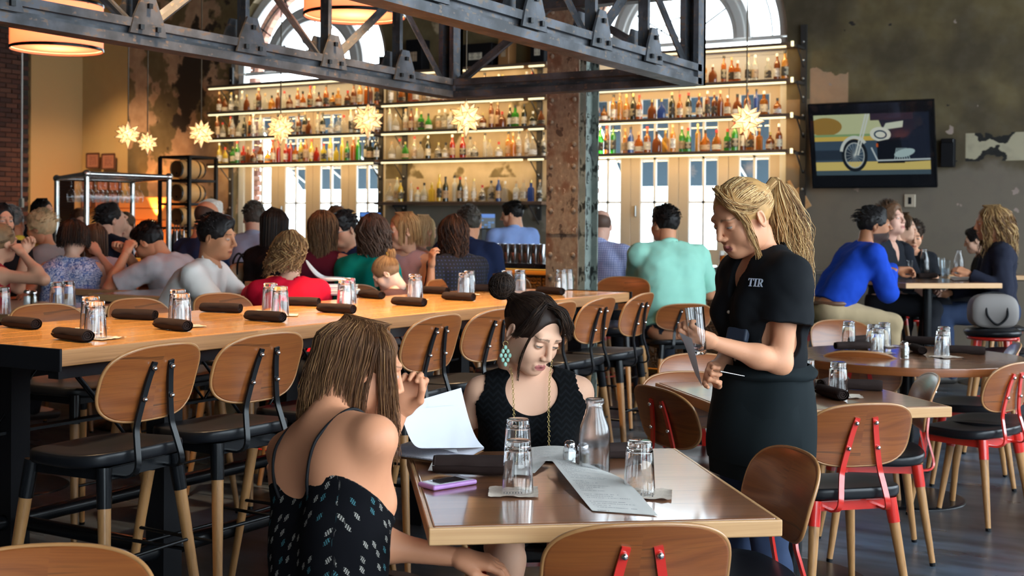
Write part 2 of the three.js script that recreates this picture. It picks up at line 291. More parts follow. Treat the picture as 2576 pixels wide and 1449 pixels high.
// fabric awnings outside the doors and the pavement in the street
const awnM = mat([0.035, 0.075, 0.115], 0.85, { transmission: 0.15, thickness: 0 });
ARCH.forEach((a, i) => {
  const t = thing('awning', i ? 'dark blue fabric awning outside the doors right of the riveted column' : 'dark blue fabric awning outside the doors behind the left bottle shelves', 'awning', [a.c, 0, ZB - 0.42], 0, 'window awnings');
  const top = 3.12, bot = 2.03, out = 1.15, s = new THREE.Shape(); s.moveTo(0, top); s.lineTo(0, top - 0.06); s.lineTo(-out, bot - 0.06); s.lineTo(-out, bot);
  mesh('canopy', new THREE.ExtrudeGeometry(s, { depth: 2.7, bevelEnabled: false }).rotateY(-Math.PI / 2).translate(1.35, 0, 0), awnM, t);
  for (const x of [-1.2, -0.4, 0.4, 1.2]) mesh('strut', rod(V(x, bot, -out), V(x, bot + 0.55, -0.05), 0.016), whiteSash, t);
  mesh('valance_bar', rod(V(-1.35, bot, -out), V(1.35, bot, -out), 0.018), whiteSash, t);
});
struct('pavement', box(60, 0.2, 30, -6, -0.12, ZB - 15.5), mat([0.62, 0.61, 0.59], 0.9));
struct('pavement_side', box(20, 0.2, 40, XR + 10.4, -0.12, -5), mat([0.52, 0.51, 0.5], 0.9));
// ---------- riveted steel column ----------
const rustTex = tex(512, 1024, (u, v) => {
  const a = fbm(u * 6, v * 12, 3, 5), b = fbm(u * 26, v * 50, 7, 3);
  let c = mix3([0.42, 0.36, 0.30], [0.50, 0.44, 0.37], clamp(0.5 + b * 1.5));
  c = mix3(c, [0.36, 0.24, 0.17], sstep(0.0, 0.4, a) * 0.8); c = mix3(c, [0.60, 0.55, 0.50], sstep(0.36, 0.42, b + a * 0.3)); return mix3(c, [0.20, 0.15, 0.12], sstep(0.32, 0.46, -a + b * 0.5) * 0.8);
}, true, [1.4, 0.5]);
const patinaTex = tex(512, 1024, (u, v) => {
  const a = fbm(u * 5, v * 14, 13, 5), b = fbm(u * 30, v * 40, 17, 3);
  return mix3(mix3([0.40, 0.44, 0.42], [0.55, 0.58, 0.55], clamp(0.5 + a)), [0.13, 0.15, 0.14], sstep(0.05, 0.3, a + b * 0.5));
}, true, [1.4, 0.5]);
const rustM = mat(0xffffff, 0.7, { map: rustTex, metalness: 0.15, bumpMap: rustTex, bumpScale: 0.002 }), patinaM = mat(0xffffff, 0.55, { map: patinaTex, metalness: 0.3 });
{
  const x0 = -4.15, x1 = -3.905, z0 = -7.6, z1 = -7.82, t = thing('steel_column', 'rust-brown riveted steel column at the far end of the long timber table', 'column', [0, 0, 0]);
  mesh('face_plate', boxUV(box(x1 - x0, YC, 0.022, (x0 + x1) / 2, YC / 2, z0)), rustM, t);
  mesh('back_plate', boxUV(box(x1 - x0, YC, 0.022, (x0 + x1) / 2, YC / 2, z1)), rustM, t);
  const ch = tag(mesh('side_channel', boxUV(merge(box(0.016, YC, 0.19, x1 - 0.008, YC / 2, (z0 + z1) / 2), box(0.05, YC, 0.014, x1 + 0.02, YC / 2, z0 - 0.018), box(0.05, YC, 0.014, x1 + 0.02, YC / 2, z1 + 0.018))), patinaM, t), 'grey-green painted channel side');
  mesh('side_channel', boxUV(merge(box(0.016, YC, 0.19, x0 + 0.008, YC / 2, (z0 + z1) / 2))), patinaM, t);
  mesh('splice_plate', boxUV(box(x1 - x0 - 0.01, 0.04, 0.012, (x0 + x1) / 2, 1.40, z0 + 0.016)), rustM, t);
  const rv = sph(0.018, 0, 0, 0, 10).scale(1, 1, 0.7), rx = sph(0.017, 0, 0, 0, 10).scale(0.7, 1, 1);
  for (let k = 0; k < 22; k++) { const y = 0.18 + k * 0.151; for (const x of [x0 + 0.035, x1 - 0.035]) mesh('rivet', rv, rustM, t).position.set(x, y, z0 + 0.012); mesh('rivet', rx, patinaM, t).position.set(x1 + 0.002, y + 0.05, (z0 + z1) / 2 - 0.02); }
}

// ---------- bar: counter, back bar ----------
const barTin = tex(512, 512, (u, v) => {
  const cx = (u * 4) % 1 - 0.5, cy = (v * 4) % 1 - 0.5, r = Math.hypot(cx, cy), a = Math.atan2(cy, cx), p = Math.cos(a * 8) * 0.08 + r;
  const h = clamp(0.4 + 0.35 * Math.cos(p * 26) + (Math.abs(cx) > 0.46 || Math.abs(cy) > 0.46 ? 0.4 : 0) + fbm(u * 9, v * 9, 3) * 0.4);
  return [h, h, h];
}, false, [1.6, 1.6]);
const BZ = -9.9, barX0 = -12.6, barX1 = -3.9;
{
  const t = thing('bar_counter', 'long bar with dark stone top and embossed tin front lit amber from below the top', 'bar', [0, 0, 0]);
  mesh('counter_top', rbox(barX1 - barX0, 0.05, 0.72, 0.01, (barX0 + barX1) / 2, 1.065, BZ - 0.36), mat([0.02, 0.02, 0.022], 0.18, { clearcoat: 0.6 }), t);
  mesh('body', box(barX1 - barX0 - 0.1, 0.94, 0.3, (barX0 + barX1) / 2, 0.57, BZ - 0.33), M.blackMatte, t);
  const tin = mat([0.10, 0.058, 0.032], 0.45, { metalness: 0.4, bumpMap: barTin, bumpScale: 0.008 }), pw = 0.58;
  for (let x = barX0 + 0.1; x < barX1 - 0.2; x += pw) mesh('tin_panel', boxUV(rbox(pw - 0.012, 0.84, 0.02, 0.004, x + pw / 2, 0.56, BZ - 0.165)), tin, t);
  mesh('cornice', rbox(barX1 - barX0 - 0.1, 0.06, 0.06, 0.02, (barX0 + barX1) / 2, 1.0, BZ - 0.16), mat([0.16, 0.10, 0.06], 0.5), t);
  mesh('kick_board', box(barX1 - barX0 - 0.1, 0.12, 0.05, (barX0 + barX1) / 2, 0.06, BZ - 0.16), M.blackMatte, t);
  mesh('foot_rail', rod(V(barX0 + 0.1, 0.2, BZ - 0.02), V(barX1 - 0.1, 0.2, BZ - 0.02), 0.022), M.brass, t);
  const glow = mat([0.9, 0.5, 0.12], 0.6, { emissive: rgb(1, 0.5, 0.09), emissiveIntensity: 0.8 });
  mesh('led_strip', box(barX1 - barX0 - 0.2, 0.012, 0.012, (barX0 + barX1) / 2, 1.034, BZ - 0.12), glow, t);
  const L = new THREE.RectAreaLight(0xffa030, 14, barX1 - barX0 - 0.2, 0.03); L.position.set((barX0 + barX1) / 2, 1.027, BZ - 0.10); L.lookAt((barX0 + barX1) / 2, 0, BZ - 0.14); scene.add(L);
}
{
  const t = thing('back_bar', 'stainless back bar counter below the bottle shelves on the wall', 'counter', [0, 0, 0]);
  mesh('worktop', rbox(9.0, 0.04, 0.62, 0.006, -8.6, 0.93, ZB + 0.33), M.steel, t);
  mesh('cabinet', box(8.9, 0.86, 0.55, -8.6, 0.47, ZB + 0.3), mat([0.05, 0.05, 0.055], 0.5), t);
  for (let i = 0; i < 12; i++) mesh('door', rbox(0.68, 0.7, 0.02, 0.004, -12.6 + i * 0.735, 0.48, ZB + 0.585), M.steel, t);
}

// ---------- bottle shelves with lit undersides ----------
const shelfM = mat(0xffffff, 0.55, { map: wood([0.40, 0.31, 0.25], [0.48, 0.38, 0.31], [0.26, 0.19, 0.15], { su: 1, sv: 4, seed: 70 }) });
const ledM = mat([1, 0.9, 0.6], 0.5, { emissive: rgb(1, 0.86, 0.50), emissiveIntensity: 1.5 }), railM = mat([0.03, 0.028, 0.027], 0.6);
const shelves = [];
function shelfRack(name, label, x0, x1, ys, posts, gaps) {
  const t = thing(name, label, 'shelf', [0, 0, 0]);
  ys.forEach((y) => {
    const s = mesh('shelf_board', boxUV(rbox(x1 - x0, 0.035, 0.30, 0.004, (x0 + x1) / 2, y + 0.035, ZB + 0.17)), shelfM, t);
    let xa = x0 + 0.03;
    for (const g of [...gaps, x1]) {
      const xb = g - 0.04; if (xb - xa > 0.1) {
        mesh('led_strip', box(xb - xa, 0.022, 0.018, (xa + xb) / 2, y + 0.006, ZB + 0.305), ledM, t);
        const L = new THREE.RectAreaLight(0xffd694, 46, xb - xa, 0.03); L.position.set((xa + xb) / 2, y + 0.004, ZB + 0.285); L.lookAt((xa + xb) / 2, y - 0.5, ZB + 0.05); scene.add(L);
      } xa = g + 0.04;
    }
    shelves.push({ x0, x1, y: y + 0.0525, rack: name });
  });
  for (const px of posts) {
    const p = mesh('post', box(0.07, 2.25, 0.03, px, 2.62, ZB + 0.03), railM, t);
    for (let k = 0; k < 10; k++) mesh('bolt', sph(0.016, px, 1.66 + k * 0.21, ZB + 0.05, 8), M.steel, p);
    for (const y of ys) mesh('bracket', merge(box(0.03, 0.03, 0.26, px, y + 0.008, ZB + 0.16), rod(V(px, y - 0.2, ZB + 0.05), V(px, y, ZB + 0.27), 0.009)), railM, t);
  }
}
shelfRack('left_bottle_rack', 'long lit bottle shelves across the window left of the lit middle bay', -13.27, -10.19, [2.255, 2.636, 3.015, 3.40], [-13.05, -10.3], []);
shelfRack('middle_bottle_rack', 'lit bottle shelves on peeling plaster between the two arched windows', -10.12, -7.55, [2.255, 2.636, 3.018, 3.43], [-9.9, -7.8], [-7.85]);
shelfRack('right_bottle_rack', 'lit bottle shelves across the window right of the steel column', -7.3, -4.44, [2.262, 2.665, 3.06, 3.465], [-7.15, -4.36], []);
{
  const t = thing('low_bottle_shelf', 'unlit lowest timber bottle shelf on the wall above the bar screens', 'shelf', [0, 0, 0]);
  mesh('shelf_board', boxUV(rbox(2.6, 0.04, 0.30, 0.004, -8.9, 1.715, ZB + 0.17)), shelfM, t);
  for (const x of [-9.9, -7.8]) mesh('bracket', merge(box(0.03, 0.03, 0.26, x, 1.68, ZB + 0.16), rod(V(x, 1.45, ZB + 0.03), V(x, 1.67, ZB + 0.27), 0.01)), railM, t);
  shelves.push({ x0: -10.15, x1: -7.65, y: 1.735, rack: 'low_bottle_shelf' });
  for (let i = 0; i < 5; i++) { const e = mesh('lamp_end', rbox(0.03, 0.06, 0.02, 0.004, -4.40, [2.262, 2.665, 3.06, 3.465, 2.262][i] + 0.03, ZB + 0.33), ledM, scene.getObjectByName('right_bottle_rack')); if (i === 4) e.parent.remove(e); }
}

// ---------- bottles ----------
const bottleShapes = {
  round: [[0, 0], [0.036, 0], [0.038, 0.01], [0.038, 0.155], [0.034, 0.178], [0.017, 0.205], [0.0135, 0.22], [0.0135, 0.268]],
  wine: [[0, 0], [0.035, 0], [0.037, 0.008], [0.037, 0.175], [0.033, 0.2], [0.018, 0.228], [0.014, 0.245], [0.0145, 0.285]],
  squat: [[0, 0], [0.046, 0], [0.049, 0.012], [0.049, 0.09], [0.044, 0.115], [0.02, 0.14], [0.014, 0.15], [0.014, 0.178]],
  square: [[0, 0], [0.037, 0], [0.039, 0.008], [0.039, 0.15], [0.03, 0.17], [0.016, 0.178], [0.0145, 0.235]],
  tall: [[0, 0], [0.031, 0], [0.033, 0.01], [0.033, 0.21], [0.026, 0.235], [0.0125, 0.25], [0.0125, 0.305]],
  flask: [[0, 0], [0.042, 0], [0.05, 0.02], [0.05, 0.1], [0.036, 0.145], [0.014, 0.168], [0.0135, 0.215]],
};
const bGeo = {}, cGeo = {}, lGeo = {};
for (const k in bottleShapes) {
  const s = bottleShapes[k], n = k === 'square' ? 4 : 14, top = s[s.length - 1];
  let g = lathe(s, n); if (k === 'square') g = toCreasedNormals(g.rotateY(Math.PI / 4).scale(1.15, 1, 1.15), 0.6); if (k === 'flask') g.scale(1.1, 1, 0.6);
  bGeo[k] = g; cGeo[k] = cyl(0.0155, 0.0155, 0.034, 0, top[1] + 0.008, 0, 10);
  const r = s[2][0] + 0.0012, lo = s[3][1] * 0.25, hi = s[3][1] * 0.78; let lg = new THREE.CylinderGeometry(r, r, hi - lo, n, 1, true, k === 'square' ? Math.PI / 4 : 0).translate(0, (lo + hi) / 2, 0); if (k === 'square') lg.scale(1.15, 1, 1.15); if (k === 'flask') lg.scale(1.1, 1, 0.6); lGeo[k] = toCreasedNormals(lg, 0.6);
}
const liquor = (c, t = 0.75, r = 0.12) => mat(c, r, { transmission: t, thickness: 0, clearcoat: 0.5 });
const BC = { amber: liquor([0.72, 0.30, 0.06]), brown: liquor([0.36, 0.12, 0.04], 0.6), dark: liquor([0.05, 0.05, 0.03], 0.35), green: liquor([0.12, 0.52, 0.08], 0.7), clear: liquor([0.90, 0.90, 0.86], 0.85), yellow: liquor([0.88, 0.72, 0.12], 0.6), red: liquor([0.62, 0.06, 0.03], 0.6), blue: liquor([0.08, 0.16, 0.5], 0.6), honey: liquor([0.86, 0.52, 0.14]), frosted: liquor([0.82, 0.84, 0.80], 0.6, 0.6) };
const CAPS = { black: mat([0.02, 0.02, 0.02], 0.4), cork: mat([0.55, 0.38, 0.22], 0.8), red: mat([0.5, 0.04, 0.03], 0.5), white: mat([0.75, 0.74, 0.7], 0.5), gold: mat([0.6, 0.45, 0.15], 0.3, { metalness: 0.8 }) };
const LABS = ['cream', 'black', 'white', 'tan'].map((k) => { const c = { cream: [0.72, 0.66, 0.52], black: [0.05, 0.045, 0.04], white: [0.8, 0.8, 0.78], tan: [0.56, 0.40, 0.26] }[k], ink = k === 'black' ? [0.7, 0.6, 0.4] : [0.15, 0.1, 0.08], r = rng(k.length * 7); const rows = [...Array(9)].map(() => r()); return mat(0xffffff, 0.7, { map: tex(64, 64, (u, v) => { const row = rows[v * 9 | 0], d = Math.abs((u * 2) % 1 - 0.5); return d < row * 0.36 && (v * 9) % 1 < 0.45 + row * 0.3 && row > 0.25 ? mix3(c, ink, 0.75) : c; }, false) }); });
const palette = {
  left_bottle_rack: [['yellow', 'green', 'brown', 'amber', 'red', 'amber', 'green', 'yellow', 'dark', 'dark'], ['brown', 'clear', 'amber', 'clear', 'clear', 'brown', 'dark', 'clear', 'frosted', 'clear'], ['brown', 'clear', 'brown', 'clear', 'brown', 'amber', 'amber', 'honey', 'brown', 'amber']],
  middle_bottle_rack: [['dark', 'green', 'dark', 'clear', 'red', 'clear', 'clear', 'honey', 'clear', 'clear'], ['clear', 'frosted', 'green', 'clear', 'frosted', 'clear', 'brown', 'brown', 'dark', 'brown'], ['clear', 'amber', 'clear', 'red', 'honey', 'clear', 'brown', 'red', 'dark', 'red']],
  right_bottle_rack: [['brown', 'clear', 'blue', 'amber', 'honey', 'green', 'amber', 'green', 'amber', 'brown'], ['green', 'dark', 'honey', 'brown', 'blue', 'dark', 'brown', 'amber', 'amber', 'amber'], ['clear', 'clear', 'brown', 'brown', 'amber', 'red', 'brown', 'amber', 'clear', 'honey']],
  low_bottle_shelf: [['clear', 'clear', 'frosted', 'yellow', 'dark', 'clear', 'clear', 'blue', 'frosted', 'clear']],
};
{
  const rr = rng(77), shapes = Object.keys(bottleShapes), rowOf = {}, protos = {};
  const where = { left_bottle_rack: 'left', middle_bottle_rack: 'middle', right_bottle_rack: 'right' };
  for (const s of shelves) {
    const row = rowOf[s.rack] = (rowOf[s.rack] ?? -1) + 1, pal = palette[s.rack][row]; if (!pal) continue;
    let x = s.x0 + 0.09, n = 0;
    while (x < s.x1 - 0.06) {
      const u = (x - s.x0) / (s.x1 - s.x0), c = rr() < 0.7 ? pal[Math.min(9, u * 10 | 0)] : pal[rr() * 10 | 0];
      let sh = c === 'dark' && rr() < 0.7 ? 'wine' : shapes[rr() * 6 | 0]; if (row === 1 && s.rack === 'low_bottle_shelf') sh = 'tall';
      const cap = ['black', 'black', 'cork', 'red', 'white', 'gold'][rr() * 6 | 0], lab = rr() * 5 | 0, key = sh + c + cap + lab; n++;
      const place = s.rack === 'low_bottle_shelf' ? 'on the unlit lowest shelf' : `on the ${['lowest', 'second lowest', 'third lowest'][row]} ${where[s.rack]} shelf`;
      const label = `${{ clear: 'clear glass', honey: 'honey coloured', frosted: 'frosted' }[c] || c} ${sh} bottle with ${cap} cap, ${ord(n)} from left ${place}`;
      const p = V(x, s.y, ZB + 0.13 + rr() * 0.07);
      let o;
      if (!protos[key]) {
        o = protos[key] = thing('bottle', label, 'bottle', p, 0);
        mesh('glass', bGeo[sh], BC[c], o); mesh('cap', cGeo[sh], CAPS[cap], o); if (lab < 4) mesh('label', lGeo[sh], LABS[lab], o);
      } else o = copy(protos[key], label, p);
      o.scale.setScalar(0.94 + rr() * 0.16); o.rotation.set(0, sh === 'square' || sh === 'flask' ? (rr() - 0.5) * 0.3 : rr() * 3 - 1.5, 0);
      o.userData.group = `bottles ${place}`;
      x += bottleShapes[sh][2][0] * 2 * (sh === 'square' || sh === 'flask' ? 1.15 : 1.02) + 0.010 + rr() * 0.02 + (rr() < 0.06 ? 0.05 : 0);
    }
  }
}
// boxes and framed things standing on the dark topmost shelves
{
  const spots = [[1050, 150, 0.26, 0.42, 'black'], [1205, 135, 0.5, 0.3, 'black'], [1275, 125, 0.16, 0.34, 'wood'], [1360, 120, 0.2, 0.3, 'black']];
  spots.forEach(([px, py, w, h, c], i) => {
    const p = atZ(px, py, ZB + 0.18), t = thing('display_box', ['tall black bottle box left on the dark top shelf', 'wide black crate of bottles on the dark top shelf', 'small brown wooden box on the dark top shelf', 'black box on the top shelf right beside the steel column'][i], 'box', [p.x, 3.4825, ZB + 0.17]);
    mesh('case', rbox(w, h, 0.2, 0.01, 0, h / 2, 0), c === 'wood' ? M.ply : M.blackMatte, t); mesh('label', box(w * 0.4, h * 0.3, 0.004, 0, h * 0.45, 0.102), LABS[i % 2 ? 0 : 3], t);
  });
}
// ---------- overhead steel truss frame ----------
const steelTex = tex(1024, 512, (u, v) => { const a = fbm(u * 8, v * 8, 5, 5), b = fbm(u * 30, v * 60, 9, 3); return mix3(mix3([0.22, 0.225, 0.24], [0.37, 0.38, 0.41], clamp(0.5 + a * 1.6)), [0.42, 0.36, 0.32], sstep(0.2, 0.34, b + a * 0.4)); }, true, [0.7, 0.7]);
const trussM = mat(0xffffff, 0.5, { map: steelTex, metalness: 0.35, bumpMap: steelTex, bumpScale: 0.0015 });
{
  const t = thing('truss_frame', 'dark riveted steel truss frame hanging over the long timber table', 'truss', [0, 0, 0]);
  const xl = -4.33, xr = -2.70, zE = -6.65, zN = 1.2, y0 = 2.29, y1 = 2.79;
  const sec = (a, b, w, h) => { const d = b.clone().sub(a), g = boxUV(merge(box(d.length(), h * 0.34, w, 0, h * 0.33, 0), box(d.length(), h * 0.34, w, 0, -h * 0.33, 0), box(d.length(), h * 0.4, w * 0.55))); return g.applyQuaternion(new THREE.Quaternion().setFromUnitVectors(V(1, 0, 0), d.normalize())).translate((a.x + b.x) / 2, (a.y + b.y) / 2, (a.z + b.z) / 2); };
  for (const y of [y0, y1]) { for (const x of [xl, xr]) mesh('chord', sec(V(x, y, zE), V(x, y, zN), 0.11, 0.115), trussM, t); mesh('chord', sec(V(xl, y, zE), V(xr, y, zE), 0.10, 0.115), trussM, t); }
  for (const x of [xl, xr]) mesh('corner_post', boxUV(merge(box(0.11, y1 - y0 + 0.11, 0.03, x, (y0 + y1) / 2, zE - 0.04), box(0.03, y1 - y0 + 0.11, 0.11, x - 0.04, (y0 + y1) / 2, zE), box(0.03, y1 - y0 + 0.11, 0.11, x + 0.04, (y0 + y1) / 2, zE))), trussM, t);
  const web = (a, b, w = 0.045) => { const d = b.clone().sub(a), g = boxUV(box(d.length(), w, 0.03)); return g.applyQuaternion(new THREE.Quaternion().setFromUnitVectors(V(1, 0, 0), d.normalize())).translate((a.x + b.x) / 2, (a.y + b.y) / 2, (a.z + b.z) / 2); };
  for (const x of [xl, xr]) {
    const zs = x === xl ? [350, 612, 820, 1000].map((px) => atX(px, 100, xl).z) : [1315, 1487, 1620].map((px) => atX(px, 100, xr).z);
    const step = 0.78, nodes = x === xl ? [...zs] : [...zs]; nodes.sort((a, b) => a - b); let z = nodes[nodes.length - 1]; while (z < zN - 0.7) { z += step; nodes.push(z); }
    const vAt = (i) => x === xl ? i % 2 === 1 : i % 2 === 1;
    nodes.forEach((z, i) => {
      mesh('vertical', web(V(x, y0, z), V(x, y1, z), 0.055), trussM, t);
      const s = new THREE.Shape(); s.moveTo(-0.11, -0.05); s.lineTo(0.11, -0.05); s.lineTo(0.085, 0.03); s.lineTo(0.035, 0.13); s.lineTo(-0.035, 0.13); s.lineTo(-0.085, 0.03);
      for (const sd of [-1, 1]) { const gp = mesh('gusset', boxUV(new THREE.ExtrudeGeometry(s, { depth: 0.012, bevelEnabled: false }).rotateY(Math.PI / 2)), trussM, t); gp.position.set(x + sd * 0.056 - 0.006, y0 + 0.04, z); for (const q of [[-0.05, -0.02], [0.05, -0.02], [0, 0.08]]) mesh('bolt', box(0.02, 0.022, 0.022, 0.006 + sd * 0.01, q[1], q[0]), M.black, gp); }
      if (vAt(i)) { const a = nodes[i - 1] ?? zE, b = nodes[i + 1] ?? z + step; mesh('diagonal', web(V(x, y0, z), V(x, y1, a)), trussM, t); mesh('diagonal', web(V(x, y0, z), V(x, y1, b)), trussM, t); }
    });
    mesh('diagonal', web(V(x, y0, zE + 0.05), V(x, y1, nodes[0])), trussM, t);
  }
  const xm = (xl + xr) / 2 - 0.05; mesh('diagonal', web(V(xl, y0, zE), V(xm, y1, zE)), trussM, t); mesh('diagonal', web(V(xr, y0, zE), V(xm, y1, zE)), trussM, t);
  for (const x of [xl, xr]) for (const z of [zE + 0.3, -2, 0.8]) mesh('hanger_rod', rod(V(x, y1, z), V(x, YC, z), 0.012), M.black, t);
}

// ---------- lamps ----------
function drumPendant(px, py, d, r, h, label) {
  const p = atD(px, py, d), t = thing('drum_pendant', label, 'lamp', p), shade = mat([0.80, 0.56, 0.42], 0.9, { transmission: 0.34, thickness: 0, emissive: rgb(1, 0.62, 0.4), emissiveIntensity: 0.1 });
  mesh('shade', cyl(r, r, h, 0, h / 2, 0, 56).toNonIndexed() && lathe([[r, 0], [r, h], [r - 0.006, h], [r - 0.006, 0], [r, 0]], 60), shade, t);
  for (const y of [0.008, h - 0.008]) mesh('trim_band', lathe([[r + 0.002, y - 0.011], [r + 0.004, y], [r + 0.002, y + 0.011]], 60), M.black, t);
  mesh('diffuser', lathe([[0, 0.014], [r * 0.5, 0.012], [r - 0.01, 0.018]], 60), mat([0.80, 0.48, 0.34], 0.9, { transmission: 0.25, thickness: 0, emissive: rgb(1, 0.5, 0.3), emissiveIntensity: 0.12 }), t);
  mesh('rod', cyl(0.008, 0.008, YC - p.y - h, 0, h + (YC - p.y - h) / 2, 0, 8), M.black, t);
  mesh('spider', merge(rod(V(-r, h - 0.02, 0), V(r, h - 0.02, 0), 0.004), rod(V(0, h - 0.02, -r), V(0, h - 0.02, r), 0.004)), M.black, t);
  const b = mesh('bulb', sph(0.05, 0, h * 0.55, 0, 12), mat([1, 0.8, 0.6], 0.5, { emissive: rgb(1, 0.72, 0.42), emissiveIntensity: 3 }), t);
  const L = new THREE.PointLight(0xffae80, 8); L.castShadow = true; L.shadow.radius = 2; L.position.copy(p).add(V(0, h * 0.55, 0)); scene.add(L); return t;
}
drumPendant(143, 127, 8.6, 0.305, 0.32, 'large cream drum pendant at the upper left above the glass rack');
drumPendant(892, 43, 8.2, 0.33, 0.32, 'large cream drum pendant hanging in front of the left arched window');
// spotlights above the long table, inside the truss
function spotCan(x, y, z, tx, tz, I, label, ang = 0.62) {
  const t = thing('spotlight', label, 'lamp', [x, y, z]);
  mesh('can', lathe([[0.03, 0.2], [0.06, 0.18], [0.065, 0], [0.058, 0], [0.055, 0.16], [0.0, 0.17]], 24), M.black, t);
  mesh('stem', cyl(0.012, 0.012, YC - y - 0.2, 0, 0.2 + (YC - y - 0.2) / 2, 0, 8), M.black, t);
  mesh('lamp_face', new THREE.CircleGeometry(0.052, 20).rotateX(Math.PI / 2).translate(0, 0.03, 0), mat([1, 0.9, 0.8], 0.5, { emissive: rgb(1, 0.8, 0.5), emissiveIntensity: 2 }), t);
  const L = new THREE.SpotLight(0xffd3a0, I, 0, ang, 0.6); L.castShadow = true; L.shadow.radius = 2.4; L.position.set(x, y + 0.015, z); L.target.position.set(tx, 1, tz); scene.add(L, L.target);
}
for (let i = 0; i < 4; i++) spotCan(-3.85, i ? 3.5 : 2.9, -2.9 - i * 1.25, -3.85, -3.0 - i * 1.25, [18, 36, 44, 30][i], `black spotlight can above the long timber table, ${ord(i + 1)} from its near end`);
spotCan(-3.45, 2.655, -5.05, -3.6, -5.2, 20, 'small bright spotlight at the top centre beside the truss');
spotCan(-14.6, 5.0, -11.6, -15.3, -14.1, 70, 'black spotlight can, added to brighten the cream wall strip in the far left corner', 0.5);  // added lamp out of view, put in to brighten the left wall strip
// moravian star lanterns in a row over the bar
const starGlass = mat([0.95, 0.82, 0.62], 0.45, { transmission: 0.35, thickness: 0, emissive: rgb(1, 0.66, 0.38), emissiveIntensity: 0.5 }), leadM = mat([0.10, 0.07, 0.04], 0.5, { metalness: 0.5 });
function star(px, py, s, label, z = -9.2) {
  const p = atZ(px, py, z), t = thing('star_lantern', label, 'lantern', p, px);
  const dirs = []; for (let i = 0; i < 20; i++) { const y = 1 - (i + 0.5) / 10, r = Math.sqrt(1 - y * y), a = i * 2.39996; dirs.push(V(r * Math.cos(a), y, r * Math.sin(a))); } dirs[0].set(0, 1, 0); dirs[19].set(0, -1, 0);
  for (const d of dirs) {
    const q = new THREE.Quaternion().setFromUnitVectors(V(0, 1, 0), d), L = d.y < -0.95 ? 1.25 : 1;
    const g = new THREE.ConeGeometry(s * 0.30, s * 0.62 * L, 4, 1, true).translate(0, s * (0.42 + 0.31 * L), 0).applyQuaternion(q); const pt = mesh('ray', g.toNonIndexed(), starGlass, t); pt.geometry.computeVertexNormals();
    mesh('leading', merge([0, 1, 2, 3].map((k) => { const a = k * Math.PI / 2; return rod(V(Math.sin(a) * s * 0.30, s * 0.42, Math.cos(a) * s * 0.30), V(0, s * (0.42 + 0.62 * L), 0), 0.0028, 0.002, 5); })).applyQuaternion(q), leadM, pt);
  }
  mesh('bulb', sph(s * 0.34, 0, 0, 0, 12), mat([1, 0.9, 0.7], 0.5, { emissive: rgb(1, 0.83, 0.55), emissiveIntensity: 2.6 }), t);
  mesh('chain', cyl(0.006, 0.006, YC - p.y - s, 0, s + (YC - p.y - s) / 2, 0, 6), leadM, t);
  const L = new THREE.PointLight(0xffcf90, 0.75); L.castShadow = true; L.shadow.radius = 1.6; L.position.copy(p); scene.add(L);
}
star(322, 338, 0.135, 'star lantern hanging leftmost, before the cream wall strip'); star(371, 358, 0.11, 'smaller, lower star lantern beside the leftmost one'); star(506, 335, 0.135, 'star lantern hanging at the left end of the bottle shelves');
star(706, 322, 0.14, 'star lantern before the left arched window, third of the shelf row'); star(926, 302, 0.15, 'star lantern before the joint of the left and middle racks'); star(1172, 296, 0.15, 'star lantern before the middle rack under the truss corner'); star(1878, 303, 0.135, 'star lantern hanging before the right rack, nearest the television');

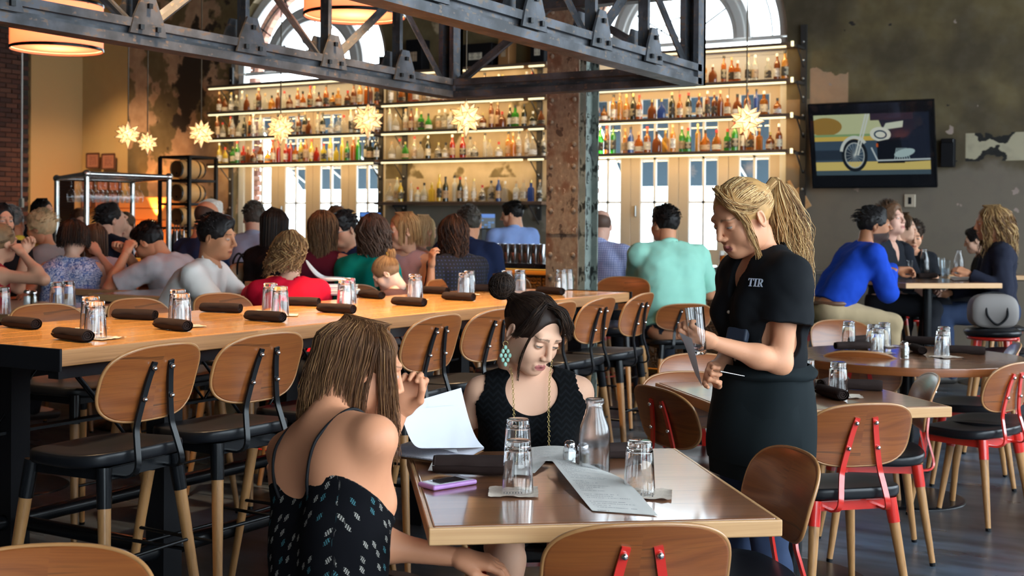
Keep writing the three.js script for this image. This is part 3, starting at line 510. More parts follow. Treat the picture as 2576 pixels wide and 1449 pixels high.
// ---------- chairs and stools: one design in two heights ----------
function seatMaker(name, label, category, S, metal, pads) {
  const t = thing(name, label, category), by = S + 0.212;
  const bend = (x, y, n) => { const u = y / 0.11; return V(x, by + y, -0.215 - 0.03 * u - 0.012 * u * u + 0.62 * x * x * (1 - 0.15 * u) - n).toArray(); };
  const ol = squircle(0.212, 0.108, 0.118, 3.4), back = plate((a) => { const o = ol(a); return [o[0] * (o[1] > 0 ? 1 : 1 - 0.9 * (o[1] / 0.118) ** 2 * 0.06), o[1] + (o[1] > 0 ? 0.012 * (1 - (o[0] / 0.212) ** 2) : 0)]; }, 0.013, bend, 56, 6);
  const bm = mesh('backrest', planarUV(back), M.walnut, t);
  const rim = []; for (let k = 0; k < 56; k++) { const a = k / 56 * Math.PI * 2, o = ol(a); rim.push(V(...bend(o[0] * (o[1] > 0 ? 1 : 1 - 0.9 * (o[1] / 0.118) ** 2 * 0.06), o[1] + (o[1] > 0 ? 0.012 * (1 - (o[0] / 0.212) ** 2) : 0), 0))); }
  tag(mesh('edge_band', tube(rim, 0.0056, 112, 6, true), M.ply, bm), 'orange plywood edge');
  const so = (a) => { const c = squircle(0.215, 0.205, 0.205, 3)(a); return [c[0] * (1 - 0.10 * c[1] / -0.205), c[1]]; };
  mesh('seat', plate((a) => { const o = so(a); return [o[0], -o[1]]; }, 0.042, (x, z, n) => { const r = Math.min(1, Math.hypot(x / 0.2, z / 0.2)); return [x, S - 0.021 + n - 0.012 * (1 - r * r) + 0.012 * Math.max(0, -z / 0.2) ** 2 - 0.014 * Math.max(0, z / 0.2) ** 3, z]; }, 48, 5), M.seat, t);
  for (const s of [-1, 1]) {
    const st = mesh('back_strut', flatBar([V(s * 0.036, by + 0.068, -0.247), V(s * 0.046, by + 0.02, -0.234), V(s * 0.064, by - 0.07, -0.218), V(s * 0.078, S + 0.075, -0.212), V(s * 0.086, S + 0.03, -0.222), V(s * 0.098, S - 0.045, -0.236), V(s * 0.105, S - 0.066, -0.22), V(s * 0.108, S - 0.07, -0.15)], 0.021, 0.008), metal, t);
    for (const [x, y] of [[0.040, by + 0.048], [0.060, by - 0.048]]) mesh('bolt', sph(0.0085, s * x, y, y > by ? -0.250 : -0.230, 10), M.chrome, st);
  }
  const f = S - 0.062, w = 0.155; mesh('seat_frame', merge(box(2 * w, 0.034, 0.006, 0, f, w), box(2 * w, 0.034, 0.006, 0, f, -w), box(0.006, 0.034, 2 * w, w, f, 0), box(0.006, 0.034, 2 * w, -w, f, 0), box(0.30, 0.006, 0.30, 0, f + 0.016, 0)), metal, t);
  const sp = S > 0.6 ? 0.225 : 0.205, sl = S > 0.6 ? 0.115 : 0.085;
  for (const sx of [-1, 1]) for (const sz of [-1, 1]) {
    const a = V(sx * w, S - 0.046, sz * w), b = V(sx * sp, 0.006, sz * (sp + 0.01)), at = (h) => a.clone().lerp(b, (a.y - h) / (a.y - b.y));
    const leg = mesh('leg', boxUV(rod(at(0.012), at(S - 0.046 - sl), 0.0125, 0.0205, 14), 1, true), M.leg, t);
    mesh('socket', rod(at(S - 0.046 - sl), at(S - 0.04), 0.0225, 0.024, 14), metal, leg); mesh('glide', rod(at(0.0), at(0.014), 0.013, 0.0135, 10), M.black, leg);
  }
  if (S > 0.6) { const h = 0.30, q = lerp(w, sp, (S - 0.046 - h) / (S - 0.05)); for (const [a, b] of [[V(-q, h, q), V(q, h, q)], [V(-q, h + 0.1, -q), V(q, h + 0.1, -q)], [V(-q, h + 0.06, -q), V(-q, h + 0.06, q)], [V(q, h + 0.06, -q), V(q, h + 0.06, q)]]) mesh('foot_rail', rod(a, b, 0.0065, 0.0065, 8), M.black, t); }
  return t;
}
const protoOf = {};
function seat(kind, label, p, turn, group) {
  const k = { stool: ['bar_stool', 'stool', 0.725, M.black], redstool: ['bar_stool', 'stool', 0.66, M.red], chair: ['dining_chair', 'chair', 0.46, M.red] }[kind];
  p = p.isVector3 ? p.clone().setY(0) : V(p[0], 0, p[1]);
  if (!protoOf[kind]) { const t = protoOf[kind] = seatMaker(k[0], label, k[1], k[2], k[3]); t.position.copy(p); t.rotation.y = turn; if (group) t.userData.group = group; return t; }
  return copy(protoOf[kind], label, p, turn, group);
}
const G1 = 'black-framed stools along the near side of the long table', G2 = 'stools along the far side of the long table';
const nearZ = [-2.84, -3.36, -3.90, -4.43, -4.93, -5.52, -5.98, -6.50];
const nearN = ['nearest walnut stool at the long table, its whole back and seat in view', 'second walnut stool from the near end of the long table', 'walnut stool hidden behind the head of the woman in the sundress', 'walnut stool showing between the two seated women', 'walnut stool just left of the sleeveless woman, behind her bun', 'walnut stool behind the face of the sleeveless woman', 'walnut stool right of the sleeveless woman, before the steel column foot', 'farthest walnut stool on the near side of the long table'];
nearZ.forEach((z, i) => seat('stool', nearN[i], V(-3.17, 0, z), -Math.PI / 2 + [0.05, -0.04, 0.03, 0.02, -0.05, 0.03, 0.02, 0.06][i], G1));
[-3.9, -4.46, -5.03, -5.67, -6.26, -6.68, -7.2].forEach((z, i) => seat('stool', `stool across the long table facing us, ${ord(i + 1)} from the left`, V(-4.52, 0, z), Math.PI / 2 + [0, 0.05, -0.06, 0.05, 0, 0.08, 0][i], G2));
seat('stool', 'walnut stool at the far end of the long table beside the column', V(-3.95, 0, -8.25), 0.1);
seat('stool', 'dark-backed stool at the bar left of the steel column', V(-5.0, 0, -8.6), Math.PI + 0.2);

// ---------- long timber table ----------
{
  const x0 = -4.31, x1 = -3.355, z0 = -7.2, z1 = -2.79, h = 1.02, t = thing('communal_table', 'long pine timber table with black steel ends set for many guests', 'table', [0, 0, 0]);
  const nP = 6, pw = (x1 - x0) / nP; for (let i = 0; i < nP; i++) { const g = rbox(pw - 0.0015, 0.052, z1 - z0 - 0.012, 0.003, 0, 0, 0, 1); const p = mesh('plank', boxUV(g.rotateY(Math.PI / 2).translate(i * 1.7, 0, i * 0.377)).translate(-i * 1.7, 0, -i * 0.377).rotateY(-Math.PI / 2), M.pine, t); p.position.set(x0 + pw * (i + 0.5), h - 0.026, (z0 + z1) / 2); }
  mesh('edge_beam', boxUV(rbox(0.024, 0.056, z1 - z0 - 0.01, 0.004, x1 + 0.010, h - 0.0285, (z0 + z1) / 2)), M.beam, t);
  for (const z of [z0, z1]) { mesh('end_plate', rbox(x1 - x0 + 0.05, 0.075, 0.010, 0.002, (x0 + x1) / 2 + 0.012, h - 0.033, z), M.blackMatte, t); mesh('angle_iron', box(x1 - x0, 0.006, 0.08, (x0 + x1) / 2, h - 0.058, z + (z > -5 ? -0.04 : 0.04)), M.black, t); }
  for (const x of [x0 + 0.06, x1 - 0.06]) {
    mesh('side_rail', box(0.05, 0.05, z1 - z0 - 0.1, x, h - 0.08, (z0 + z1) / 2), M.black, t);
    mesh('lower_rail', box(0.06, 0.012, z1 - z0 - 0.4, x, 0.60, (z0 + z1) / 2), M.black, t);
    const n = 7, dz = (z1 - z0 - 0.3) / n; for (let i = 0; i < n; i++) { const a = z1 - 0.15 - i * dz; mesh('tie_rod', rod(V(x, h - 0.1, a), V(x, 0.6, a - dz / 2), 0.007, 0.007, 6), M.black, t); mesh('tie_rod', rod(V(x, 0.6, a - dz / 2), V(x, h - 0.1, a - dz), 0.007, 0.007, 6), M.black, t); }
    for (const z of [z1 - 0.55, (z0 + z1) / 2, z0 + 0.55]) mesh('leg', box(0.09, h - 0.06, 0.09, x, (h - 0.06) / 2, z), M.blackMatte, t);
    mesh('foot_tube', rod(V(x, 0.24, z1 - 0.3), V(x, 0.24, z0 + 0.3), 0.032), M.black, t);
  }
  for (const z of [z1 - 0.55, (z0 + z1) / 2, z0 + 0.55]) mesh('cross_tube', rod(V(x0 + 0.06, 0.24, z), V(x1 - 0.06, 0.24, z), 0.028), M.black, t);
}
// ---------- square and round tables ----------
function pedestalTable(name, label, p, turn, w, d, h, round, th = 0.042, disc = true) {
  const t = thing(name, label, 'table', [p[0], 0, p[1]], turn);
  if (round) { mesh('tabletop', boxUV(lathe([[0, h], [w / 2 - 0.004, h], [w / 2, h - 0.004], [w / 2, h - th], [0, h - th]], 72)), M.top, t); tag(mesh('edge_band', lathe([[w / 2 + 0.001, h - 0.003], [w / 2 + 0.0025, h - 0.006], [w / 2 + 0.0025, h - th + 0.004], [w / 2 + 0.001, h - th]], 72), M.walnut, t), 'darker edge'); }
  else {
    mesh('tabletop', boxUV(rbox(w, th, d, 0.004, 0, h - th / 2, 0)), M.top, t); const e = 0.0125;
    mesh('edge_band', boxUV(merge(rbox(w + 2 * e, th - 0.002, e, 0.004, 0, h - th / 2 - 0.001, d / 2 + e / 2), rbox(w + 2 * e, th - 0.002, e, 0.004, 0, h - th / 2 - 0.001, -d / 2 - e / 2), rbox(e, th - 0.002, d, 0.004, w / 2 + e / 2, h - th / 2 - 0.001, 0), rbox(e, th - 0.002, d, 0.004, -w / 2 - e / 2, h - th / 2 - 0.001, 0))), M.edge, t);
  }
  mesh('column', cyl(0.038, 0.038, h - th - 0.02, 0, (h - th) / 2 + 0.01, 0, 20), M.black, t);
  mesh('top_spider', merge(box(w * 0.6, 0.02, 0.05, 0, h - th - 0.01, 0), box(0.05, 0.02, d * 0.6, 0, h - th - 0.01, 0)), M.black, t);
  if (disc) mesh('base', lathe([[0, 0.03], [0.05, 0.03], [0.29, 0.014], [0.305, 0.006], [0.305, 0]], 48), M.black, t); else mesh('base', merge(rbox(0.62, 0.03, 0.07, 0.01, 0, 0.02, 0), rbox(0.07, 0.03, 0.62, 0.01, 0, 0.02, 0)), M.black, t);
  return t;
}
const T1 = [-1.535, -2.96], T1R = rad(38), T2 = [-1.58, -5.01], T2R = rad(43), TR = [-1.54, -6.83];
pedestalTable('dining_table', 'nearest square oak table where the two women sit', T1, T1R, 0.80, 0.915, 0.76, false, 0.042, false);
pedestalTable('dining_table', 'square oak table behind the standing waitress', T2, T2R, 0.86, 0.86, 0.76, false);
pedestalTable('round_table', 'large round table set with tumblers right of the waitress', TR, 0, 1.22, 1.22, 0.76, true);
pedestalTable('high_table', 'high square table where the man in bright blue leans', [-2.17, -10.30], rad(41), 0.78, 0.78, 1.02, false);
pedestalTable('high_table', 'high table behind, at the right wall below the television', [-2.0, -12.3], rad(20), 0.9, 0.7, 1.02, false);
const loc = (T, R, x, z) => V(T[0] + x * Math.cos(R) + z * Math.sin(R), 0, T[1] - x * Math.sin(R) + z * Math.cos(R));
const backAt = (px, py, turn) => atY(px, py, 0.67).add(V(Math.sin(turn), 0, Math.cos(turn)).multiplyScalar(0.235));
const chairAt = (label, px, py, turn) => seat('chair', label, backAt(px, py, turn), turn);
chairAt('red-framed chair in the foreground with its back to us, below the near table', 1612, 1452, T1R + Math.PI);
chairAt('red-framed chair with a dark back at the right end of the near table', 1990, 1240, T1R - Math.PI / 2 + 0.1);
chairAt('red-framed chair in which the woman in the patterned sundress sits', 702, 1300, T1R + Math.PI / 2 + 0.12);
seat('chair', 'chair in which the sleeveless woman with the necklace sits', loc(T1, T1R, 0.0, -0.72), T1R);
chairAt('empty red-framed walnut chair at the front of the table behind the waitress', 2175, 1097, T2R + Math.PI + 0.02);
chairAt('red-framed chair left of the waitress at the second table', 1656, 1050, T2R + Math.PI / 2 + 0.25);
chairAt('red-framed chair facing away behind the second table, its red strut showing', 2162, 942, T2R + Math.PI - 0.5);
chairAt('red-framed chair with dark back at the right side of the second table', 2338, 1012, T2R - Math.PI / 2 - 0.35);
chairAt('empty chair beyond the second table with only its pale back showing left of the waitress', 1752, 952, faceTurn(168));
seat('chair', 'chair hidden behind the hips of the waitress with its black seat showing', atY(1765, 1150, 0.46), faceTurn(170));
chairAt('chair behind the round table, its pale back showing', 2110, 850, faceTurn(175));
chairAt('chair pushed under the right of the round table at the picture edge', 2555, 975, faceTurn(-40));
seat('chair', 'large black-seated chair at the right picture edge before the round table', atY(2490, 1052, 0.46), faceTurn(-62));
seat('chair', 'chair with black seat behind the right-edge one near the round table', atY(2440, 1008, 0.46), faceTurn(-75));
chairAt('dark walnut chair back cut off by the lower left corner', 120, 1535, faceTurn(172));
seat('redstool', 'red-framed stool behind the round table under the picture edge', atY(2540, 880, 0.66), faceTurn(-60));
// backless round stools
let roundProto;
function roundStool(label, p, seatH = 0.77) {
  const t = thing('round_stool', label, 'stool', [p.x, 0, p.z]);
  mesh('seat', lathe([[0, seatH], [0.15, seatH], [0.18, seatH - 0.012], [0.185, seatH - 0.03], [0.175, seatH - 0.05], [0, seatH - 0.05]], 36), M.seat, t);
  mesh('ring', lathe([[0.13, seatH - 0.05], [0.165, seatH - 0.052], [0.165, seatH - 0.075], [0.13, seatH - 0.075]], 36), M.red, t);
  for (let k = 0; k < 4; k++) { const a = k * Math.PI / 2 + 0.7, l = mesh('leg', boxUV(rod(V(Math.cos(a) * 0.24, 0, Math.sin(a) * 0.24), V(Math.cos(a) * 0.14, seatH - 0.14, Math.sin(a) * 0.14), 0.013, 0.019, 12), 1, true), M.leg, t); mesh('socket', rod(V(Math.cos(a) * 0.14, seatH - 0.14, Math.sin(a) * 0.14), V(Math.cos(a) * 0.13, seatH - 0.06, Math.sin(a) * 0.13), 0.021, 0.022, 12), M.red, l); }
  mesh('foot_ring', new THREE.TorusGeometry(0.2, 0.008, 8, 36).rotateX(Math.PI / 2).translate(0, 0.28, 0), M.red, t); roundProto = t;
}
const khakiStool = atY(2165, 797, 0.77), bagStool = atY(2497, 825, 0.77);
roundStool('round black stool with red ring under the man in khaki trousers', khakiStool); roundStool('round black stool carrying the grey handbag', bagStool);
// tables where the guests at the back sit
const BT = [['small table in front of the white-shirted man and the woman in red', [-5.75, -5.75], 0.75, 1.0], ['table at the far left edge set with tumblers and shakers', [-5.75, -4.5], 0.8, 0.98], ['table beside the woman in the blue floral blouse', [-6.75, -6.35], 0.8, 0.98], ['table with plates where the woman in green sits', [-5.75, -7.35], 0.95, 1.02]];
for (const [l, p, w, h] of BT) pedestalTable('high_table', l, p, 0.1, w, w, h, false, 0.045);
// ---------- tumblers, napkins, shakers ----------
const tumblerG = lathe([[0.0, 0.114], [0.026, 0.112], [0.031, 0.104], [0.035, 0.06], [0.0382, 0.001], [0.0395, 0.0], [0.0405, 0.001], [0.0375, 0.06], [0.0345, 0.108], [0.0325, 0.112], [0.032, 0.129], [0.029, 0.133], [0.0, 0.133]], 28);
let tumblerP;
function tumbler(px, py, h, label, group) {
  const p = atY(px, py, h + 0.002);
  if (!tumblerP) { tumblerP = thing('tumbler', label, 'glass', p, 0, group); mesh('glass_body', tumblerG, M.glass, tumblerP); return tumblerP; }
  return copy(tumblerP, label, p, px * 0.1, group);
}
const rollG = (() => {
  const pos = [], idx = [], n = 26, m = 20, R = rng(4);
  for (let i = 0; i <= n; i++) { const t = i / n, x = (t - 0.5) * 0.205; for (let k = 0; k <= m; k++) { const a = k / m * Math.PI * 2, r = 0.0225 * (1 + 0.10 * noise3(t * 4, Math.cos(a) * 2, Math.sin(a) * 2) + 0.10 * (t - 0.5)) * (1 - 0.12 * Math.pow(Math.abs(t - 0.5) * 2, 12)) + (k === m ? 0.0035 : 0.0035 * k / m); pos.push(x, 0.0225 + Math.sin(a) * r * 0.92, Math.cos(a) * r * 1.08); } }
  for (let i = 0; i < n; i++) for (let k = 0; k < m; k++) { const a = i * (m + 1) + k, b = a + m + 1; idx.push(a, a + 1, b, a + 1, b + 1, b); }
  const g = new THREE.BufferGeometry(); g.setAttribute('position', new THREE.Float32BufferAttribute(pos, 3)); g.setIndex(idx); g.computeVertexNormals();
  const ends = [-1, 1].map((s) => { const pts = []; for (let k = 0; k < 40; k++) { const a = k * 0.42, r = 0.021 * (1 - k / 42); pts.push(V(s * (0.097 - 0.003 * k / 40), 0.0225 + Math.sin(a) * r * 0.92, Math.cos(a) * r * 1.08)); } return tube(pts, 0.0021, 70, 5); });
  return boxUV(merge(g, ...ends, cyl(0.019, 0.019, 0.17, 0, 0, 0, 14).rotateZ(Math.PI / 2).translate(0, 0.0225, 0)));
})();
let rollP;
function roll(ax, ay, bx, by, h, label, group) {
  const a = atY(ax, ay, h + 0.005), b = atY(bx, by, h + 0.005), c = a.clone().add(b).multiplyScalar(0.5).setY(h + 0.001), turn = Math.atan2(-(b.z - a.z), b.x - a.x);
  if (!rollP) { rollP = thing('napkin_roll', label, 'napkin', c, turn, group); mesh('cloth', rollG, M.napkin, rollP); return rollP; }
  return copy(rollP, label, c, turn, group);
}
const bevTex = tex(128, 128, (u, v) => { const c = [0.80, 0.74, 0.68], f = fbm(u * 20, v * 20, 2, 2) * 0.06; const q = Math.abs(u - 0.5) < 0.2 && Math.abs(v - 0.5) < 0.13, st = q && (((u * 17) % 1 < 0.4 && (v * 5.2) % 1 > 0.25) || Math.abs(Math.abs(v - 0.5) - 0.12) < 0.012); return st ? [0.35, 0.33, 0.34] : [c[0] + f, c[1] + f, c[2] + f]; });
const bevM = mat(0xffffff, 0.95, { map: bevTex });
const bevG = (() => { const g = new THREE.PlaneGeometry(0.125, 0.125, 16, 16).rotateX(-Math.PI / 2), p = g.attributes.position; for (let i = 0; i < p.count; i++) { const x = p.getX(i), z = p.getZ(i), e = Math.max(Math.abs(x), Math.abs(z)) / 0.0625; p.setY(i, 0.001 + Math.pow(e, 5) * (0.002 + 0.006 * Math.abs(noise(x * 30, z * 30)))); p.setX(i, x + noise(z * 90, 3) * 0.0025 * e); p.setZ(i, z + noise(x * 90, 7) * 0.0025 * e); } g.computeVertexNormals(); return g; })();
let bevP;
function bev(px, py, h, label, group) { const p = atY(px, py, h + 0.0005); if (!bevP) { bevP = thing('paper_napkin', label, 'napkin', p, 0.5, group); mesh('sheet', bevG, bevM, bevP); return bevP; } return copy(bevP, label, p, px * 0.37, group); }
const CT = 'on the long table', gT = 'tumblers on the long table', gR = 'napkin rolls on the long table', gB = 'paper napkins on the long table';
[[228, 832], [240, 849], [447, 806], [457, 820], [680, 782], [705, 794], [878, 763], [867, 769], [1046, 754], [1042, 748], [1167, 743], [1180, 735], [1275, 734], [1308, 731], [1412, 730], [1428, 727]].forEach(([x, y], i) => tumbler(x, y, 1.02, `upside-down tumbler ${CT}, ${['farther', 'nearer'][i % 2]} of the ${ord((i >> 1) + 1)} pair from its near end`, gT));
[[0, 818, 108, 828], [118, 846, 250, 862], [285, 799, 394, 803], [384, 822, 486, 833], [510, 782, 602, 785], [612, 802, 722, 809], [722, 766, 790, 768], [793, 782, 900, 788], [893, 745, 976, 752], [976, 764, 1082, 770], [1062, 736, 1122, 739], [1105, 751, 1203, 756], [1195, 731, 1262, 732], [1345, 736, 1424, 741]].forEach((a, i) => roll(...a, 1.02, `dark napkin roll ${CT}, ${ord((i >> 1) + 1)} from its near end on the ${i % 2 ? 'near' : 'far'} side`, gR));
[[222, 830], [255, 852], [440, 806], [470, 822], [672, 784], [715, 794], [860, 770], [1040, 755], [1178, 742], [1420, 716]].forEach(([x, y], i) => bev(x, y, 1.02, `white paper napkin under tumblers ${CT}, ${ord(i + 1)} from its near end`, gB));
function shaker(px, py, h, label, fill, s = 1) {
  const t = thing('shaker', label, 'shaker', atY(px, py, h + 0.001), 0.3);
  mesh('glass_body', toCreasedNormals(lathe([[0.0, 0.001], [0.019, 0.001], [0.0195, 0.05], [0.017, 0.058], [0.0145, 0.062], [0.0128, 0.062], [0.0128, 0.058], [0.0165, 0.05], [0.0168, 0.004], [0, 0.004]], 10), 0.5), M.pane, t);
  mesh('contents', lathe([[0, 0.003], [0.0162, 0.003], [0.0162, 0.044], [0, 0.046]], 10), fill, t);
  mesh('cap', lathe([[0.0152, 0.06], [0.016, 0.066], [0.015, 0.072], [0.009, 0.0775], [0, 0.079]], 18), M.chrome, t); t.scale.setScalar(s);
}
const saltM = mat([0.8, 0.78, 0.74], 0.95), pepperM = mat(0xffffff, 0.95, { map: tex(64, 64, (u, v) => mix3([0.2, 0.15, 0.1], [0.55, 0.47, 0.36], clamp(0.5 + noise(u * 40, v * 40) * 1.2))) });
shaker(1433, 1178, 0.76, 'salt shaker with chrome cap on the near table, left of the pepper', saltM); shaker(1466, 1187, 0.76, 'pepper shaker with chrome cap between salt and milk bottle', pepperM);
shaker(68, 768, 0.98, 'salt shaker on the table at the far left edge', saltM, 1.1); shaker(85, 771, 0.98, 'pepper shaker on the table at the far left edge', pepperM, 1.1); shaker(1402, 728, 1.02, 'white salt shaker at the far end of the long table', saltM, 1.1); shaker(2275, 903, 0.76, 'glass shaker in the middle of the round table', pepperM, 1.2);
function milkBottle(px, py, h, label, hgt = 0.205, water) {
  const k = hgt / 0.205, t = thing('milk_bottle', label, 'bottle', atY(px, py, h + 0.001));
  mesh('glass_body', lathe([[0, 0.002], [0.040, 0.0], [0.0425, 0.006], [0.0425, 0.108], [0.039, 0.130], [0.026, 0.163], [0.0225, 0.178], [0.0215, 0.188], [0.026, 0.192], [0.026, 0.203], [0.0225, 0.205], [0.0215, 0.2], [0.0185, 0.186], [0.0225, 0.165], [0.036, 0.129], [0.0398, 0.107], [0.0398, 0.008], [0, 0.006]], 30), water ? M.glass : M.frost, t);
  if (water) mesh('water', lathe([[0, 0.008], [0.0385, 0.009], [0.0385, 0.07 * water], [0, 0.07 * water]], 24), new THREE.MeshPhysicalMaterial({ color: rgb(1, 1, 1), roughness: 0, transmission: 1, thickness: 0.05, ior: 1.33 }), t);
  t.scale.setScalar(k);
}
milkBottle(1495, 1190, 0.76, 'empty glass milk bottle on the near table beside the shakers');
// near table
tumbler(1302, 1172, 0.76, 'upside-down tumbler on the near table, standing behind another in line', null); tumbler(1302, 1238, 0.76, 'upside-down tumbler in the middle of the near table on a torn paper napkin', null); tumbler(1608, 1241, 0.76, 'upside-down tumbler at the right of the near table', null);
bev(1292, 1240, 0.76, 'paper napkin under the middle tumbler of the near table', null); bev(1627, 1245, 0.76, 'paper napkin under the right tumbler of the near table', null);
roll(1100, 1186, 1280, 1190, 0.764, 'dark navy napkin roll on the menu before the sleeveless woman', null).scale.set(1.05, 1.15, 1.2); roll(1500, 1150, 1556, 1148, 0.76, 'dark napkin roll almost hidden behind the milk bottle', null);
// a curled sheet laid through four corners
const menuTex = (seed, bg, ink) => tex(256, 384, (u, v) => { const row = v * 34, ri = row | 0, h = Math.abs(Math.sin(ri * 12.9898 + seed) * 43758.5) % 1, on = row % 1 > 0.35 && row % 1 < 0.62 && u > 0.09 && u < 0.12 + h * 0.75 && h > 0.18 && noise(u * 60, ri * 3.3) > -0.15; const f = noise(u * 8, v * 8, seed) * 0.02; return on ? mix3(bg, ink, 0.45) : [bg[0] + f, bg[1] + f, bg[2] + f]; });
const menuM = mat(0xffffff, 0.9, { map: menuTex(3, [0.86, 0.85, 0.83], [0.35, 0.35, 0.38]) }), sheetM = mat(0xffffff, 0.9, { map: menuTex(8, [0.88, 0.88, 0.92], [0.45, 0.45, 0.52]) }), whiteSheet = mat([0.54, 0.55, 0.60], 0.95);
function sheet(name, A, B, C, D, lift, m, parent, th = 0.0006) {  // corners A B (far edge) C D (near edge); lift(u, v) in metres
  const n = 20, pos = [], uv = [], idx = []; for (let s = 0; s < 2; s++) for (let j = 0; j <= n; j++) for (let i = 0; i <= n; i++) { const u = i / n, v = j / n, p = A.clone().lerp(B, u).lerp(D.clone().lerp(C, u), v); p.y += lift(u, v) + s * th; pos.push(p.x, p.y, p.z); uv.push(u, 1 - v); }
  const W = n + 1; for (let s = 0; s < 2; s++) for (let j = 0; j < n; j++) for (let i = 0; i < n; i++) { const a = s * W * W + j * W + i; s ? idx.push(a, a + W, a + 1, a + 1, a + W, a + W + 1) : idx.push(a, a + 1, a + W, a + 1, a + W + 1, a + W); }
  const g = new THREE.BufferGeometry(); g.setAttribute('position', new THREE.Float32BufferAttribute(pos, 3)); g.setAttribute('uv', new THREE.Float32BufferAttribute(uv, 2)); g.setIndex(idx); g.computeVertexNormals(); return mesh(name, g, m, parent);
}
const TP = (px, py, dy = 0.002) => atY(px, py, 0.76 + dy);
{
  let t = thing('menu_sheet', 'printed menu sheet curling at the front right of the near table', 'menu'); sheet('paper', TP(1378, 1172), TP(1520, 1196), TP(1655, 1297), TP(1490, 1285), (u, v) => 0.030 * Math.pow(1 - v, 2) * (1 - 0.6 * u) + 0.022 * Math.sin(Math.PI * Math.min(1, v * 1.02)) * (0.3 + u * 0.7), menuM, t);
  t = thing('menu_sheet', 'printed menu sheet lying at the back of the near table by the shakers', 'menu'); sheet('paper', TP(1335, 1126), TP(1428, 1124), TP(1440, 1168), TP(1330, 1160), (u, v) => 0.004 * Math.sin(u * 3), menuM, t);
  t = thing('menu_sheet', 'menu sheet under the dark navy napkin roll', 'menu'); sheet('paper', TP(1098, 1153), TP(1385, 1160), TP(1345, 1192), TP(1076, 1186), (u, v) => 0.002 + 0.012 * Math.pow(Math.abs(u - 0.5) * 2, 3) * (1 - v), menuM, t);
  // clipboard with turned pages
  t = thing('clipboard', 'clipboard of white printed pages, some lifted, beside the sundress woman', 'clipboard');
  const A = TP(1010, 1128, 0.01), B = TP(1218, 1134, 0.01), C = TP(1150, 1172, 0.01), D = TP(980, 1150, 0.01);
  sheet('board', A, B, C, D, () => 0, M.edge, t, 0.005); for (let k = 0; k < 3; k++) sheet('page', A, B, C, D, () => 0.006 + k * 0.0015, sheetM, t);
  sheet('raised_page', atD(1010, 1020, 3.42), atD(1160, 976, 3.62), B.clone().add(V(0, 0.010, 0)), atD(1075, 1128, 3.50), (u, v) => 0.035 * Math.sin(Math.PI * v) * -1, whiteSheet, t);
  sheet('raised_page', atD(1006, 1032, 3.40), atD(1142, 1020, 3.58), B.clone().add(V(-0.01, 0.009, 0)), atD(1062, 1128, 3.46), (u, v) => 0.03 * Math.sin(Math.PI * v) * -1, whiteSheet, t);
  sheet('folded_page', A.clone().add(V(0, 0.012, 0)), A.clone().lerp(B, 0.62).add(V(0, 0.03, 0)), A.clone().lerp(B, 0.7).lerp(C, 0.5).add(V(0, 0.012, 0)), D.clone().add(V(0, 0.03, 0)), (u, v) => 0.012 * Math.sin(Math.PI * u), whiteSheet, t);
}
{
  const p = TP(1126, 1222, 0), a = TP(1078, 1236, 0), b = TP(1190, 1218, 0), turn = Math.atan2(-(b.z - a.z), b.x - a.x), t = thing('phone', 'phone with dark screen in a lilac case at the left of the near table', 'phone', p, turn);
  mesh('case', rbox(0.142, 0.013, 0.073, 0.006, 0, 0.0075, 0, 3), mat([0.42, 0.20, 0.50], 0.4, { clearcoat: 0.3 }), t); mesh('bezel', rbox(0.128, 0.004, 0.062, 0.002, 0, 0.0128, 0), mat([0.55, 0.56, 0.6], 0.25, { clearcoat: 0.8 }), t); mesh('screen', rbox(0.088, 0.002, 0.052, 0.001, 0, 0.0145, 0), mat([0.02, 0.025, 0.03], 0.06, { clearcoat: 1 }), t);
}
// second table
tumbler(2108, 993, 0.76, 'upside-down tumbler on the second table right of the waitress', null); tumbler(2028, 985, 0.76, 'upside-down tumbler half hidden behind the waitress on the second table', null);
bev(2128, 998, 0.76, 'paper napkin under the tumbler right of the waitress', null); bev(2045, 978, 0.76, 'crumpled paper napkin behind the waitress on the second table', null);
roll(2046, 985, 2136, 1010, 0.76, 'dark napkin roll lying aslant at the front of the second table', null); roll(2110, 976, 2202, 980, 0.76, 'dark napkin roll behind the tumbler of the second table', null); roll(2075, 975, 2115, 968, 0.76, 'dark napkin roll end at the back of the second table', null);
// round table
[[2135, 866, 'leftmost'], [2208, 888, 'front one of the middle three'], [2224, 870, 'rear one of the middle three'], [2196, 876, 'left one of the middle three'], [2370, 895, 'nearer of the right pair'], [2374, 882, 'farther of the right pair']].forEach(([x, y, l]) => tumbler(x, y, 0.76, `upside-down tumbler on the round table, ${l}`, 'tumblers on the round table'));
[[2095, 878, 2190, 876, 'left front'], [2135, 863, 2200, 858, 'left rear'], [2278, 874, 2340, 898, 'slanting in the middle'], [2290, 862, 2355, 866, 'at the back'], [2385, 886, 2470, 890, 'right']].forEach(([a, b, c, d, l]) => roll(a, b, c, d, 0.76, `dark napkin roll on the round table, ${l}`, 'napkin rolls on the round table'));
[[2215, 889, 'middle'], [2380, 899, 'right'], [2228, 872, 'rear']].forEach(([x, y, l]) => bev(x, y, 0.76, `paper napkin on the round table, ${l}`, 'paper napkins on the round table'));
// far left table
[[143, 772, 'left'], [172, 768, 'right']].forEach(([x, y, l]) => tumbler(x, y, 0.98, `upside-down tumbler before the floral blouse, ${l} of two`, null)); tumbler(6, 790, 0.98, 'upside-down tumbler cut by the left picture edge', null); 
